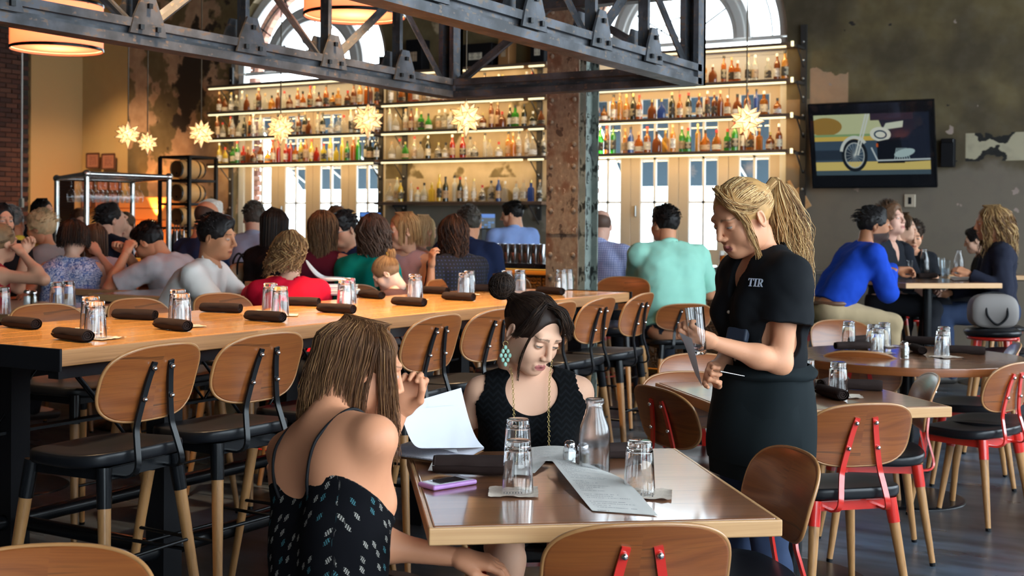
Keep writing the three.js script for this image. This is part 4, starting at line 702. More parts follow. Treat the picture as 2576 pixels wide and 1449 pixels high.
// high table of the man in blue
const drink = (px, py, label, col, fillH, up = true) => { const t = thing('drink_glass', label, 'glass', atY(px, py, 1.022)); mesh('glass_body', lathe([[0, 0], [0.03, 0], [0.032, 0.004], [0.041, 0.145], [0.039, 0.145], [0.03, 0.01], [0, 0.009]], 24), M.pane, t); if (col) mesh('drink', lathe([[0, 0.01], [0.029, 0.011], [0.029 + 0.0085 * fillH, 0.01 + 0.13 * fillH], [0, 0.01 + 0.13 * fillH]], 20), col, t); return t; };
drink(2283, 698, 'glass of brown cola with ice on the high table', mat([0.16, 0.05, 0.02], 0.1, { transmission: 0.3, thickness: 0 }), 0.62); drink(2263, 697, 'tall clear glass left of the cola on the high table', null); drink(2248, 700, 'clear glass nearest the elbow of the man in blue', null); drink(2378, 697, 'half-full water glass at the front of the high table', mat([0.8, 0.85, 0.9], 0.05, { transmission: 0.9, thickness: 0 }), 0.5);
drink(2365, 688, 'empty glass between the two milk bottles on the high table', null); milkBottle(2325, 690, 1.02, 'glass milk bottle of water beside the cola on the high table', 0.23, 1.2); milkBottle(2412, 690, 1.02, 'glass milk bottle nearest the curly-haired woman', 0.22);
roll(2300, 699, 2362, 698, 1.02, 'dark napkin roll on the high table in front of the bottle', null);
{ let t = thing('menu_sheet', 'sheets of paper at the right of the high table', 'menu'); const P = (x, y) => atY(x, y, 1.024); sheet('paper', P(2385, 697), P(2440, 694), P(2480, 704), P(2400, 706), () => 0.002, menuM, t); t = thing('tablet', 'black tablet lying beside the far milk bottle', 'tablet', atY(2440, 686, 1.022), 0.3); mesh('case', rbox(0.24, 0.01, 0.17, 0.004, 0, 0.006, 0), M.black, t); mesh('screen', box(0.22, 0.001, 0.15, 0, 0.0115, 0), mat([0.02, 0.025, 0.035], 0.05), t); }
function handbag(name, label, p, turn, w, h, d, m, handle, clasp) {
  const t = thing(name, label, 'handbag', p, turn);
  mesh('body', boxUV(plate((a) => { const c = squircle(w / 2, h * 0.55, h * 0.45, 3.2)(a); return c; }, d, (x, y, n) => { const k = Math.sqrt(Math.max(0.08, 1 - (x / (w / 2)) ** 4 * 0.5 - Math.max(0, y / (h * 0.55)) ** 2 * 0.7)); return [x, h * 0.45 + y, n * k]; }, 44, 6)), m, t);
  if (handle) for (const s of [-1, 1]) mesh('handle', tube([V(-w * 0.22, h * 0.62, s * d * 0.42), V(-w * 0.2, h * (handle > 0 ? 1.1 : 0.35), s * d * 0.58), V(0, h * (handle > 0 ? 1.32 : 0.12), s * d * 0.6), V(w * 0.2, h * (handle > 0 ? 1.1 : 0.35), s * d * 0.58), V(w * 0.22, h * 0.62, s * d * 0.42)], 0.008, 30, 8), M.blackMatte, t);
  if (clasp) mesh('clasp', rbox(0.03, 0.012, 0.006, 0.003, 0, h * 0.2, d * 0.5), M.brass, t);
  mesh('zip', tube([V(-w * 0.44, h * 0.62, 0), V(-w * 0.25, h * 0.97, 0), V(w * 0.25, h * 0.97, 0), V(w * 0.44, h * 0.62, 0)], 0.006, 24, 6), M.blackMatte, t);
}
handbag('handbag', 'grey domed handbag with dark handles on the round stool at right', [bagStool.x, 0.772, bagStool.z], faceTurn(180), 0.32, 0.23, 0.15, mat([0.17, 0.15, 0.14], 0.6), -1);
handbag('handbag', 'tan leather handbag on the table behind the long table', atY(1103, 690, 1.025), faceTurn(170), 0.22, 0.15, 0.08, mat([0.52, 0.36, 0.24], 0.5), 0, true);
handbag('handbag', 'tan bag hanging on the chair beside the dark-haired woman', atD(607, 665, 9.3).setY(0.92), faceTurn(150), 0.2, 0.22, 0.1, mat([0.42, 0.28, 0.15], 0.6), 1);
// plates and serving dishes near the red blouse
{
  const P = (x, y) => atY(x, y, 1.022), wp = mat([0.78, 0.78, 0.76], 0.25, { clearcoat: 0.5 });
  for (let k = 0; k < 4; k++) { const t = thing('plate', `white rectangular plate in the pile right of the red blouse, ${['bottom', 'second', 'third', 'top'][k]} one`, 'plate', P(832, 741).add(V(0.01 * (k % 2), k * 0.013, 0)), 0.3 + k * 0.08); mesh('dish', rbox(0.27, 0.012, 0.2, 0.005, 0, 0.006, 0), wp, t); mesh('rim', merge(rbox(0.28, 0.012, 0.014, 0.004, 0, 0.013, 0.1), rbox(0.28, 0.012, 0.014, 0.004, 0, 0.013, -0.1), rbox(0.014, 0.012, 0.2, 0.004, 0.133, 0.013, 0), rbox(0.014, 0.012, 0.2, 0.004, -0.133, 0.013, 0)), wp, t); }
  const t = thing('serving_dish', 'white swooping serving dish on the pile of plates', 'dish', P(820, 738).add(V(0, 0.055, 0)), faceTurn(180));
  mesh('bowl', plate(squircle(0.12, 0.09, 0.09, 2.4), 0.008, (x, z, n) => [x, 0.02 + n + (x < 0 ? 8.5 : 0.8) * x * x + 2.4 * z * z, z], 36, 6), wp, t);
  const w = thing('wine_glass', 'stemmed water glass before the woman in pink', 'glass', atY(1072, 683, 1.022)); mesh('glass_body', lathe([[0, 0], [0.03, 0.001], [0.03, 0.004], [0.005, 0.01], [0.004, 0.07], [0.03, 0.09], [0.04, 0.13], [0.036, 0.17]], 24), M.pane, w);
  const cam = thing('camera_case', 'small black case with a yellow tag behind the tan handbag', 'case', atY(1095, 683, 1.022), 0.4); mesh('body', rbox(0.08, 0.06, 0.06, 0.012, 0, 0.03, 0), M.blackMatte, cam); mesh('label', box(0.03, 0.02, 0.002, 0, 0.035, 0.031), mat([0.75, 0.65, 0.05], 0.5), cam);
}
// on the bar: shakers, tins, screens
{
  const tinG = lathe([[0, 0], [0.034, 0], [0.046, 0.17], [0.044, 0.17], [0.033, 0.004], [0, 0.004]], 22); let proto;
  [[1215, 678], [1236, 676], [1255, 680], [1275, 676], [1293, 680], [1310, 677], [1325, 682], [1345, 684], [1362, 686]].forEach(([x, y], i) => { const p = atZ(x, y, BZ - 0.3).setY(1.0905), l = `steel cocktail tin on the bar left of the column, ${ord(i + 1)} from the left`; if (!proto) { proto = thing('shaker_tin', l, 'shaker', p, 0, 'cocktail tins on the bar'); mesh('cup', tinG, M.chrome, proto); } else copy(proto, l, p, i); });
  let gp; [[1170, 676], [1185, 679], [1198, 676], [1210, 684]].forEach(([x, y], i) => { const p = atZ(x, y, BZ - 0.3).setY(1.0905), l = `clear bar glass beside the cocktail tins, ${ord(i + 1)} from the left`; if (!gp) { gp = thing('bar_glass', l, 'glass', p, 0, 'glasses on the bar'); mesh('glass_body', lathe([[0, 0], [0.034, 0], [0.042, 0.15], [0.04, 0.15], [0.032, 0.01], [0, 0.01]], 20), M.pane, gp); } else copy(gp, l, p, i); });
  const beer = thing('beer_mug', 'mug of amber beer on the bar right of the man in mint', 'glass', atZ(1822, 672, BZ - 0.3).setY(1.0905)); mesh('glass_body', lathe([[0, 0], [0.045, 0], [0.045, 0.14], [0.042, 0.14], [0.041, 0.01], [0, 0.01]], 20), M.pane, beer); mesh('drink', cyl(0.04, 0.04, 0.09, 0, 0.057, 0, 18), mat([0.75, 0.32, 0.04], 0.2, { transmission: 0.5, thickness: 0 }), beer);
  const scr = tex(128, 96, (u, v) => v > 0.72 ? [0.12, 0.45, 0.85] : v > 0.6 ? [0.02, 0.02, 0.03] : (u * 6) % 1 < 0.8 && (v * 6) % 1 < 0.75 ? (noise((u * 6 | 0) * 3.1, (v * 6 | 0) * 5.3) > 0.12 ? [0.08, 0.42, 0.72] : [0.03, 0.08, 0.14]) : [0.02, 0.03, 0.04]);
  for (const [x, y, l] of [[1218, 556, 'order screen on the back bar left of the bartender'], [932, 552, 'order screen on the back bar before the left window']]) {
    const p = atZ(x, y, ZB + 0.4), t = thing('order_screen', l, 'screen', [p.x, 0.95, p.z], faceTurn(172));
    mesh('housing', rbox(0.30, 0.21, 0.03, 0.01, 0, p.y - 0.95, 0), M.black, t); mesh('screen', box(0.27, 0.18, 0.004, 0, p.y - 0.95, 0.017), mat([0.02, 0.02, 0.02], 0.2, { emissive: rgb(1, 1, 1), emissiveMap: scr, emissiveIntensity: 0.8 }), t); mesh('stand', merge(box(0.06, p.y - 0.95, 0.03, 0, (p.y - 0.95) / 2, -0.02), box(0.2, 0.02, 0.18, 0, 0.01, 0)), M.black, t);
  }
}
// ---------- television ----------
{
  const c = document.createElement('canvas'); c.width = 640; c.height = 420; const g = c.getContext('2d');
  g.fillStyle = '#06080c'; g.fillRect(0, 0, 640, 420);
  const W = 600, X0 = 20, Y0 = 52, H = 308; g.save(); g.beginPath(); g.rect(X0, Y0, W, H); g.clip(); g.translate(X0, Y0);
  g.fillStyle = '#cfd8a8'; g.fillRect(0, 0, W, H); g.fillStyle = '#a8843e'; g.beginPath(); g.ellipse(60, 60, 90, 46, 0, 0, 7); g.fill(); g.fillStyle = '#8fb37a'; g.fillRect(0, 100, W, 12); g.fillStyle = '#e2c45c'; g.fillRect(0, 112, W, 22);
  g.fillStyle = '#42586a'; g.fillRect(0, 134, W, 106); g.fillStyle = '#2c3a48'; g.fillRect(0, 180, 200, 50); g.fillStyle = '#e8d27a'; g.fillRect(0, 240, W, 44); g.fillStyle = '#4a5f6a'; g.fillRect(0, 284, W, 24);
  g.fillStyle = '#1b2436'; g.beginPath(); g.moveTo(330, 0); g.lineTo(600, 0); g.lineTo(600, 240); g.lineTo(360, 250); g.lineTo(380, 120); g.closePath(); g.fill();
  g.fillStyle = '#3a2c3a'; g.fillRect(300, 0, 220, 34); g.fillStyle = '#dbe6cf'; g.beginPath(); g.moveTo(380, 50); g.lineTo(470, 40); g.lineTo(465, 72); g.lineTo(360, 84); g.fill();
  g.strokeStyle = '#1a2228'; g.lineWidth = 17; g.beginPath(); g.ellipse(210, 208, 60, 74, 0, 0, 7); g.stroke(); g.strokeStyle = '#c9d3cf'; g.lineWidth = 5; g.beginPath(); g.ellipse(210, 208, 50, 63, 0, 0, 7); g.stroke();
  g.lineWidth = 1.6; for (let k = 0; k < 18; k++) { g.beginPath(); g.moveTo(210, 208); g.lineTo(210 + Math.cos(k * 0.349) * 50, 208 + Math.sin(k * 0.349) * 63); g.stroke(); }
  g.strokeStyle = '#dfe8df'; g.lineWidth = 16; g.beginPath(); g.ellipse(212, 200, 72, 84, 0, 3.3, 5.6); g.stroke(); g.lineWidth = 9; for (const d of [0, 14]) { g.beginPath(); g.moveTo(280 + d, 0); g.lineTo(214 + d, 208); g.stroke(); }
  g.fillStyle = '#e9efdf'; g.beginPath(); g.ellipse(350, 104, 54, 36, 0.1, 0, 7); g.fill(); g.fillStyle = '#23405a'; g.beginPath(); g.ellipse(350, 106, 34, 22, 0.1, 0, 7); g.fill(); g.fillStyle = '#e9efdf'; g.beginPath(); g.ellipse(350, 106, 26, 15, 0.1, 0, 7); g.fill();
  g.fillStyle = '#0d131c'; g.beginPath(); g.moveTo(330, 140); g.lineTo(450, 120); g.lineTo(470, 250); g.lineTo(330, 250); g.fill(); g.strokeStyle = '#a9c3c6'; g.lineWidth = 5; for (let k = 0; k < 7; k++) { g.beginPath(); g.moveTo(430 + k * 8, 175); g.lineTo(418 + k * 13, 232); g.stroke(); } g.fillStyle = '#b9d4d4'; g.beginPath(); g.ellipse(470, 200, 54, 20, -0.2, 0, 7); g.fill(); g.strokeStyle = '#d0dede'; g.lineWidth = 8; g.beginPath(); g.moveTo(300, 170); g.lineTo(330, 236); g.lineTo(600, 232); g.stroke(); g.fillStyle = '#e2641e'; g.fillRect(326, 150, 10, 18);
  g.restore();
  const t0 = new THREE.CanvasTexture(c); t0.colorSpace = THREE.SRGBColorSpace;
  const A = atZ(2026, 268, ZB + 0.42), D = atZ(2047, 479, ZB + 0.2), B = atZ(2343, 238, ZB + 0.42), C = atZ(2366, 472, ZB + 0.2);
  const w = B.x - A.x, h = A.distanceTo(D), t = thing('television', 'large wall television tilted down, showing a motorcycle', 'television', A.clone().add(B).add(C).add(D).multiplyScalar(0.25)); t.rotation.set(Math.atan2(A.z - D.z, A.y - D.y), 0, 0);
  mesh('housing', rbox(w, h, 0.05, 0.008, 0, 0, -0.028), M.black, t);
  mesh('screen', new THREE.PlaneGeometry(w - 0.03, h - 0.03).translate(0, 0, 0.001), mat([0.01, 0.01, 0.012], 0.08, { emissive: rgb(1, 1, 1), emissiveMap: t0, emissiveIntensity: 0.55, clearcoat: 0.6 }), t);
  mesh('bezel', merge(box(w, 0.016, 0.008, 0, h / 2 - 0.008, 0), box(w, 0.016, 0.008, 0, -h / 2 + 0.008, 0), box(0.014, h, 0.008, -w / 2 + 0.007, 0, 0), box(0.014, h, 0.008, w / 2 - 0.007, 0, 0)), M.black, t);
  mesh('wall_arm', merge(box(0.3, 0.3, 0.03, 0, 0.05, -0.07), rod(V(0, 0.05, -0.06), V(0, 0.05, -0.28), 0.035)), M.black, t);
  const L = new THREE.RectAreaLight(0xcfe0d8, 0.8, w - 0.1, h - 0.3); L.position.copy(t.position).add(V(0, 0, 0.03)); L.lookAt(t.position.x, t.position.y - 0.2, t.position.z + 1); scene.add(L);
}
// outlet plate, wooden paddle, dark wall box
{
  const p = atZ(2289, 505, ZB + 0.012), t = thing('wall_plate', 'beige wall plate with a dark slot below the television', 'plate', p); mesh('plate', rbox(0.12, 0.14, 0.02, 0.008), mat([0.5, 0.42, 0.32], 0.5), t); mesh('slot', box(0.035, 0.075, 0.004, 0, 0, 0.011), M.blackMatte, t);
  const q = atZ(2012, 503, ZB + 0.03), b = thing('paddle_board', 'pale wooden serving board hung by the right end of the bottle shelves', 'board', q); b.rotation.z = 0.55; mesh('blade', boxUV(rbox(0.17, 0.26, 0.018, 0.02, 0, 0, 0)), M.edge, b); mesh('handle', boxUV(rbox(0.04, 0.14, 0.018, 0.015, 0, 0.19, 0)), M.edge, b);
  const k = thing('wall_box', 'small black box on the wall right of the television', 'box', atZ(2385, 385, ZB + 0.06)); mesh('case', rbox(0.14, 0.3, 0.1, 0.01), M.blackMatte, k); mesh('lid', rbox(0.13, 0.05, 0.11, 0.01, 0, 0.13, 0.004), M.black, k);
}
// ---------- barrel rack by the left end of the shelves ----------
{
  const wB = mat(0xffffff, 0.6, { map: wood([0.72, 0.56, 0.36], [0.78, 0.62, 0.42], [0.5, 0.36, 0.2], { su: 2, sv: 6, seed: 80 }) }), hB = mat(0xffffff, 0.6, { map: wood([0.44, 0.26, 0.13], [0.52, 0.33, 0.17], [0.28, 0.15, 0.07], { su: 2, sv: 6, seed: 84 }) });
  const cx = atZ(473, 500, -13.5).x, z = -13.5, ys = [424, 484, 545, 606].map((y) => atZ(473, y, -13.2).y);
  const t = thing('barrel_rack', 'black steel rack holding a stack of small oak barrels', 'rack', [cx, 0, z]);
  const W = 0.29, top = atZ(473, 393, -13.2).y; for (const x of [-W, W]) for (const zz of [-0.27, 0.27]) mesh('upright', box(0.045, top, 0.045, x, top / 2, zz), M.blackMatte, t);
  for (const y of [...ys.map((v) => v - 0.165), top]) for (const zz of [-0.27, 0.27]) mesh('cross_bar', box(2 * W, 0.035, 0.035, 0, y, zz), M.blackMatte, t);
  for (const y of [...ys.map((v) => v - 0.165), top]) for (const x of [-W, W]) mesh('side_bar', box(0.03, 0.035, 0.54, x, y, 0), M.blackMatte, t);
  const prof = []; for (let i = 0; i <= 14; i++) { const u = i / 14; prof.push([0.118 + 0.030 * Math.sin(Math.PI * u), -0.24 + 0.48 * u]); } const bG = boxUV(lathe(prof, 32).rotateX(Math.PI / 2)); let proto;
  ys.forEach((y, i) => {
    const l = `small oak barrel in the black rack, ${['topmost', 'second from top', 'third from top', 'lowest'][i]}`; if (proto) return copy(proto, l, V(cx, y, z)); const b = proto = thing('barrel', l, 'barrel', [cx, y, z], 0, 'barrels in the black rack');
    mesh('staves', bG, wB, b); for (const s of [-1, 1]) mesh('head', boxUV(cyl(0.113, 0.113, 0.02, 0, s * 0.215, 0, 32).rotateX(Math.PI / 2)), hB, b);
    for (const zz of [-0.225, -0.11, 0.11, 0.225]) { const r = 0.118 + 0.030 * Math.sin(Math.PI * (zz + 0.24) / 0.48) + 0.003; mesh('hoop', lathe([[r, -0.016], [r + 0.002, 0], [r, 0.016]], 32).rotateX(Math.PI / 2).translate(0, 0, zz), M.black, b); } mesh('bung', sph(0.014, 0, -0.06, 0.228, 8), M.black, b);
  });
}
// ---------- chromed pipe stand with hanging stemware ----------
{
  const A = atD(143, 440, 11.6), B = atD(218, 437, 10.4), C = atD(425, 452, 11.0), D = A.clone().add(C).sub(B); for (const p of [A, B, C, D]) p.y = B.y;
  const t = thing('glass_stand', 'chromed pipe stand carrying hanging stemware at the left', 'stand', [0, 0, 0]), pm = mat([0.62, 0.61, 0.58], 0.25, { metalness: 0.9 });
  for (const p of [A, B, C, D]) { mesh('post', rod(V(p.x, 0, p.z), p, 0.023), pm, t); mesh('joint', sph(0.034, p.x, p.y, p.z), pm, t); }
  for (const [a, b] of [[A, B], [B, C], [C, D], [D, A]]) mesh('top_pipe', rod(a, b, 0.020), pm, t);
  const r1 = A.clone().lerp(B, 0.62), r2 = D.clone().lerp(C, 0.62), q1 = A.clone().lerp(B, 0.35), q2 = D.clone().lerp(C, 0.35); for (const [a, b] of [[r1, r2], [q1, q2]]) mesh('glass_rail', rod(a, b, 0.016), pm, t);
  const gG = lathe([[0.032, 0], [0.033, -0.003], [0.005, -0.008], [0.004, -0.085], [0.02, -0.1], [0.036, -0.13], [0.038, -0.165], [0.03, -0.205], [0.0285, -0.205], [0.036, -0.165]], 18); let gp;
  [[r1, r2, 'front'], [q1, q2, 'rear']].forEach(([a, b, row]) => { for (let i = 0; i < 13; i++) { const p = a.clone().lerp(b, 0.06 + i * 0.062), l = `wine glass hanging upside down on the ${row} rail of the pipe stand, ${ord(i + 1)} from left`; p.y -= 0.018; if (!gp) { gp = thing('hanging_glass', l, 'glass', p, 0, 'stemware hanging from the pipe stand'); mesh('glass_body', gG, M.pane, gp); } else copy(gp, l, p); } });
}
// ---------- framed certificates, orange panelling, sconce, vent, hanging cord at the left ----------
{
  const ft = (s) => mat(0xffffff, 0.8, { map: tex(96, 96, (u, v) => { const b = [0.70, 0.47, 0.38], on = u > 0.16 && u < 0.84 && v > 0.14 && v < 0.86 && (v * 16) % 1 < 0.4 && noise(u * 18, (v * 16 | 0) * 2.7, s) > -0.2; return on ? [0.48, 0.28, 0.24] : b; }) });
  [[234, 404, 37, 35, 'upper left'], [273, 406, 37, 36, 'upper right'], [222, 455, 32, 44, 'middle left'], [259, 457, 32, 44, 'middle centre'], [288, 458, 28, 44, 'middle right'], [219, 503, 30, 38, 'lower left'], [252, 504, 30, 38, 'lower centre'], [286, 505, 28, 38, 'lower right']].forEach(([x, y, w, h, l], i) => {
    const p = atZ(x, y, ZB + 0.07), s = 20.6 / FPX, t = thing('framed_certificate', `framed reddish certificate on the cream wall strip, ${l} of the block`, 'picture', p, 0, 'framed certificates'); const W = w * s * 1.16, Hh = h * s;
    mesh('print', box(W - 0.02, Hh - 0.02, 0.008), ft(i), t); mesh('frame', merge(box(W, 0.022, 0.022, 0, Hh / 2, 0.004), box(W, 0.022, 0.022, 0, -Hh / 2, 0.004), box(0.022, Hh, 0.022, -W / 2, 0, 0.004), box(0.022, Hh, 0.022, W / 2, 0, 0.004)), mat([0.12, 0.05, 0.03], 0.5), t);
  });
  const pan = struct('trim_2', box(2.0, 1.62, 0.05, -14.55, 1.02, ZB + 0.03), mat([0.62, 0.28, 0.10], 0.5)); for (let i = 0; i < 9; i++) mesh('panel', rbox(1.98, 0.165, 0.016, 0.004, -14.55, 0.3 + i * 0.18, ZB + 0.06), pan.material, pan);
  const p = atZ(385, 560, ZB + 0.16), t = thing('wall_sconce', 'small uplight sconce throwing a warm fan on the orange panelling', 'lamp', p); mesh('cup', lathe([[0, -0.05], [0.05, -0.04], [0.06, 0.03], [0.055, 0.03], [0.045, -0.03], [0, -0.035]], 24), M.brass, t); mesh('arm', rod(V(0, -0.03, 0), V(0, -0.03, -0.09), 0.012), M.brass, t);
  mesh('bulb', sph(0.03, 0, 0.01, 0, 10), mat([1, 0.9, 0.7], 0.5, { emissive: rgb(1, 0.75, 0.4), emissiveIntensity: 5 }), t); const L = new THREE.SpotLight(0xffb060, 14, 0, 0.62, 0.25); L.castShadow = true; L.position.copy(p).add(V(0, 0.03, 0)); L.target.position.copy(p).add(V(0, 2, -0.25)); scene.add(L, L.target);
  const L2 = new THREE.PointLight(0xff8a30, 1.6); L2.castShadow = true; L2.shadow.radius = 2; L2.position.copy(p).add(V(-0.3, -0.35, 0.36)); scene.add(L2); const glowLamp = thing('table_lamp', 'small orange glowing lamp behind the grey-shirted man', 'lamp', L2.position); mesh('globe', sph(0.06, 0, 0, 0, 14), mat([1, 0.6, 0.2], 0.5, { emissive: rgb(1, 0.42, 0.08), emissiveIntensity: 2.4 }), glowLamp); mesh('base', lathe([[0, -0.06 - L2.position.y + 0.9], [0.06, -0.06 - L2.position.y + 0.9], [0.02, -0.08], [0, -0.05]], 16), M.brass, glowLamp);
  const ht = thing('host_stand', 'orange-lit host stand behind the pipe stand at the left', 'counter', [-14.85, 0, -13.5]); mesh('body', rbox(1.5, 0.86, 0.4, 0.01, 0, 0.43, 0), mat([0.30, 0.13, 0.05], 0.6), ht); mesh('top', rbox(1.55, 0.04, 0.5, 0.01, 0, 0.88, 0), M.walnut, ht);
  const v = atX(163, 530, XL + 0.06), vt = thing('wall_vent', 'tall dark louvred vent low on the plaster beside the brick', 'vent', [v.x, v.y, v.z]); mesh('frame', box(0.03, 1.1, 0.36), M.blackMatte, vt); for (let i = 0; i < 26; i++) mesh('louvre', box(0.02, 0.012, 0.32, 0.016, -0.5 + i * 0.04, 0), M.black, vt);
  const cd = atD(54, 500, 12), cl = thing('pull_switch', 'pale cord with a pull box hanging before the dark brick wall', 'cord', cd); mesh('cord', cyl(0.009, 0.009, YC - cd.y, 0, (YC - cd.y) / 2, 0, 8), mat([0.5, 0.48, 0.44], 0.6), cl); mesh('pull_box', rbox(0.05, 0.09, 0.03, 0.006, 0, -0.04, 0), mat([0.5, 0.45, 0.36], 0.6), cl);
  const bt = mat([0.75, 0.76, 0.78], 0.15, { metalness: 1 }); [[437, 622], [444, 618], [452, 624], [462, 620]].forEach(([x, y], i) => { const q = atD(x, y, 11.6), o = thing('carafe_pourer', `silver pourer bottle on the bar end by the barrels, ${ord(i + 1)} from left`, 'bottle', [q.x, 1.09, q.z]); mesh('body', lathe([[0, 0], [0.03, 0], [0.032, 0.14], [0.012, 0.2], [0.01, 0.27], [0, 0.275]], 16), i % 2 ? bt : M.black, o); mesh('spout', rod(V(0, 0.27, 0), V(0.015, 0.33, 0), 0.006, 0.004, 6), M.chrome, o); });
}
// ---------- people: smooth-blended bodies meshed from distance fields ----------
const Q = (x, y, z, order = 'XYZ') => new THREE.Quaternion().setFromEuler(new THREE.Euler(x, y, z, order));
// shapes of a field: each gives its distance, its box and how softly it joins
function cone(a, b, ra, rb, k = 0.03, o = {}) {
  const bx = b.x - a.x, by = b.y - a.y, bz = b.z - a.z, L2 = bx * bx + by * by + bz * bz || 1e-9, L = Math.sqrt(L2), rm = Math.max(ra, rb), cuts = o.cut || [];
  const sl = Math.sqrt(Math.max(1 - ((ra - rb) / L) ** 2, 0.2));
  return { k, op: o.sub ? -1 : 1, lo: [Math.min(a.x - ra, b.x - rb), Math.min(a.y - ra, b.y - rb), Math.min(a.z - ra, b.z - rb)], hi: [Math.max(a.x + ra, b.x + rb), Math.max(a.y + ra, b.y + rb), Math.max(a.z + ra, b.z + rb)],
    f(x, y, z) { const px = x - a.x, py = y - a.y, pz = z - a.z; let t = (px * bx + py * by + pz * bz) / L2; t = t < 0 ? 0 : t > 1 ? 1 : t; const dx = px - bx * t, dy = py - by * t, dz = pz - bz * t; let d = Math.sqrt(dx * dx + dy * dy + dz * dz) - (ra + (rb - ra) * t); for (const [c, n] of cuts) { const e = (x - c.x) * n.x + (y - c.y) * n.y + (z - c.z) * n.z; if (e > d) d = e; } return d; } };
}
function ell(c, r, k = 0.02, o = {}) {
  const q = o.q ? o.q.clone().invert() : null, m = Math.max(...r), v = V();
  return { k, op: o.sub ? -1 : 1, lo: [c.x - m, c.y - m, c.z - m], hi: [c.x + m, c.y + m, c.z + m],
    f(x, y, z) { v.set(x - c.x, y - c.y, z - c.z); if (q) v.applyQuaternion(q); const ax = v.x / r[0], ay = v.y / r[1], az = v.z / r[2], k0 = Math.sqrt(ax * ax + ay * ay + az * az), k1 = Math.sqrt((ax / r[0]) ** 2 + (ay / r[1]) ** 2 + (az / r[2]) ** 2); return k1 < 1e-6 ? -Math.min(...r) : k0 * (k0 - 1) / k1; } };
}
const half = (c, n, o = {}) => ({ k: o.k ?? 0.004, op: -1, lo: o.lo || [-9, -9, -9], hi: o.hi || [9, 9, 9], f: (x, y, z) => -((x - c.x) * n.x + (y - c.y) * n.y + (z - c.z) * n.z) });  // cuts away where the normal points
function fieldMesh(prims, cell, { color, uv, wrinkle } = {}) {
  const lo = [9, 9, 9], hi = [-9, -9, -9]; for (const p of prims) if (p.op > 0) for (let i = 0; i < 3; i++) { lo[i] = Math.min(lo[i], p.lo[i]); hi[i] = Math.max(hi[i], p.hi[i]); }
  const n = [0, 0, 0]; for (let i = 0; i < 3; i++) { lo[i] -= cell * 3; n[i] = Math.ceil((hi[i] + cell * 3 - lo[i]) / cell) + 1; }
  const [nx, ny, nz] = n, F = new Float32Array(nx * ny * nz).fill(0.4), sxy = nx * ny;
  for (const p of prims) {
    const pad = Math.max(p.k, 0) + cell * 3, b0 = [0, 0, 0], b1 = [0, 0, 0]; for (let i = 0; i < 3; i++) { b0[i] = clamp(Math.floor((p.lo[i] - pad - lo[i]) / cell), 0, n[i]); b1[i] = clamp(Math.ceil((p.hi[i] + pad - lo[i]) / cell) + 1, 0, n[i]); }
    for (let z = b0[2]; z < b1[2]; z++) for (let y = b0[1]; y < b1[1]; y++) for (let x = b0[0], i = z * sxy + y * nx + x; x < b1[0]; x++, i++) {
      const a = F[i]; if (p.op < 0 && a > cell * 4) continue; let d = p.f(lo[0] + x * cell, lo[1] + y * cell, lo[2] + z * cell), k = p.k;
      if (p.op > 0) { if (d < a + k) { const h = k > 0 ? Math.max(k - Math.abs(a - d), 0) / k : 0; F[i] = Math.min(a, d) - h * h * k * 0.25; } }
      else { d = -d; const h = k > 0 ? Math.max(k - Math.abs(a - d), 0) / k : 0; F[i] = Math.max(a, d) + h * h * k * 0.25; }
    }
  }
  if (wrinkle) for (let z = 0, i = 0; z < nz; z++) for (let y = 0; y < ny; y++) for (let x = 0; x < nx; x++, i++) if (Math.abs(F[i]) < cell * 3) F[i] += wrinkle(lo[0] + x * cell, lo[1] + y * cell, lo[2] + z * cell);
  const id = new Int32Array(nx * ny * nz).fill(-1), pos = [], nor = [], E = [[0, 1], [0, 2], [0, 4], [1, 3], [1, 5], [2, 3], [2, 6], [3, 7], [4, 5], [4, 6], [5, 7], [6, 7]], off = [0, 1, nx, nx + 1, sxy, sxy + 1, sxy + nx, sxy + nx + 1], c8 = new Float32Array(8);
  for (let z = 0; z < nz - 1; z++) for (let y = 0; y < ny - 1; y++) for (let x = 0; x < nx - 1; x++) {
    const i = z * sxy + y * nx + x; let m = 0; for (let k = 0; k < 8; k++) { c8[k] = F[i + off[k]]; if (c8[k] < 0) m |= 1 << k; } if (m === 0 || m === 255) continue;
    let ax = 0, ay = 0, az = 0, w = 0; for (const [a, b] of E) { if ((m >> a & 1) === (m >> b & 1)) continue; const t = c8[a] / (c8[a] - c8[b]); ax += (a & 1) + ((b & 1) - (a & 1)) * t; ay += (a >> 1 & 1) + ((b >> 1 & 1) - (a >> 1 & 1)) * t; az += (a >> 2) + ((b >> 2) - (a >> 2)) * t; w++; }
    ax /= w; ay /= w; az /= w; id[i] = pos.length / 3; pos.push(lo[0] + (x + ax) * cell, lo[1] + (y + ay) * cell, lo[2] + (z + az) * cell);
    const L = (a, b, t) => a + (b - a) * t, gx = L(L(c8[1] - c8[0], c8[3] - c8[2], ay), L(c8[5] - c8[4], c8[7] - c8[6], ay), az), gy = L(L(c8[2] - c8[0], c8[3] - c8[1], ax), L(c8[6] - c8[4], c8[7] - c8[5], ax), az), gz = L(L(c8[4] - c8[0], c8[5] - c8[1], ax), L(c8[6] - c8[2], c8[7] - c8[3], ax), ay), gl = Math.hypot(gx, gy, gz) || 1; nor.push(gx / gl, gy / gl, gz / gl);
  }
  const idx = [], quad = (a, b, c, d, flip) => { if (a < 0 || b < 0 || c < 0 || d < 0) return; flip ? idx.push(a, c, b, a, d, c) : idx.push(a, b, c, a, c, d); };
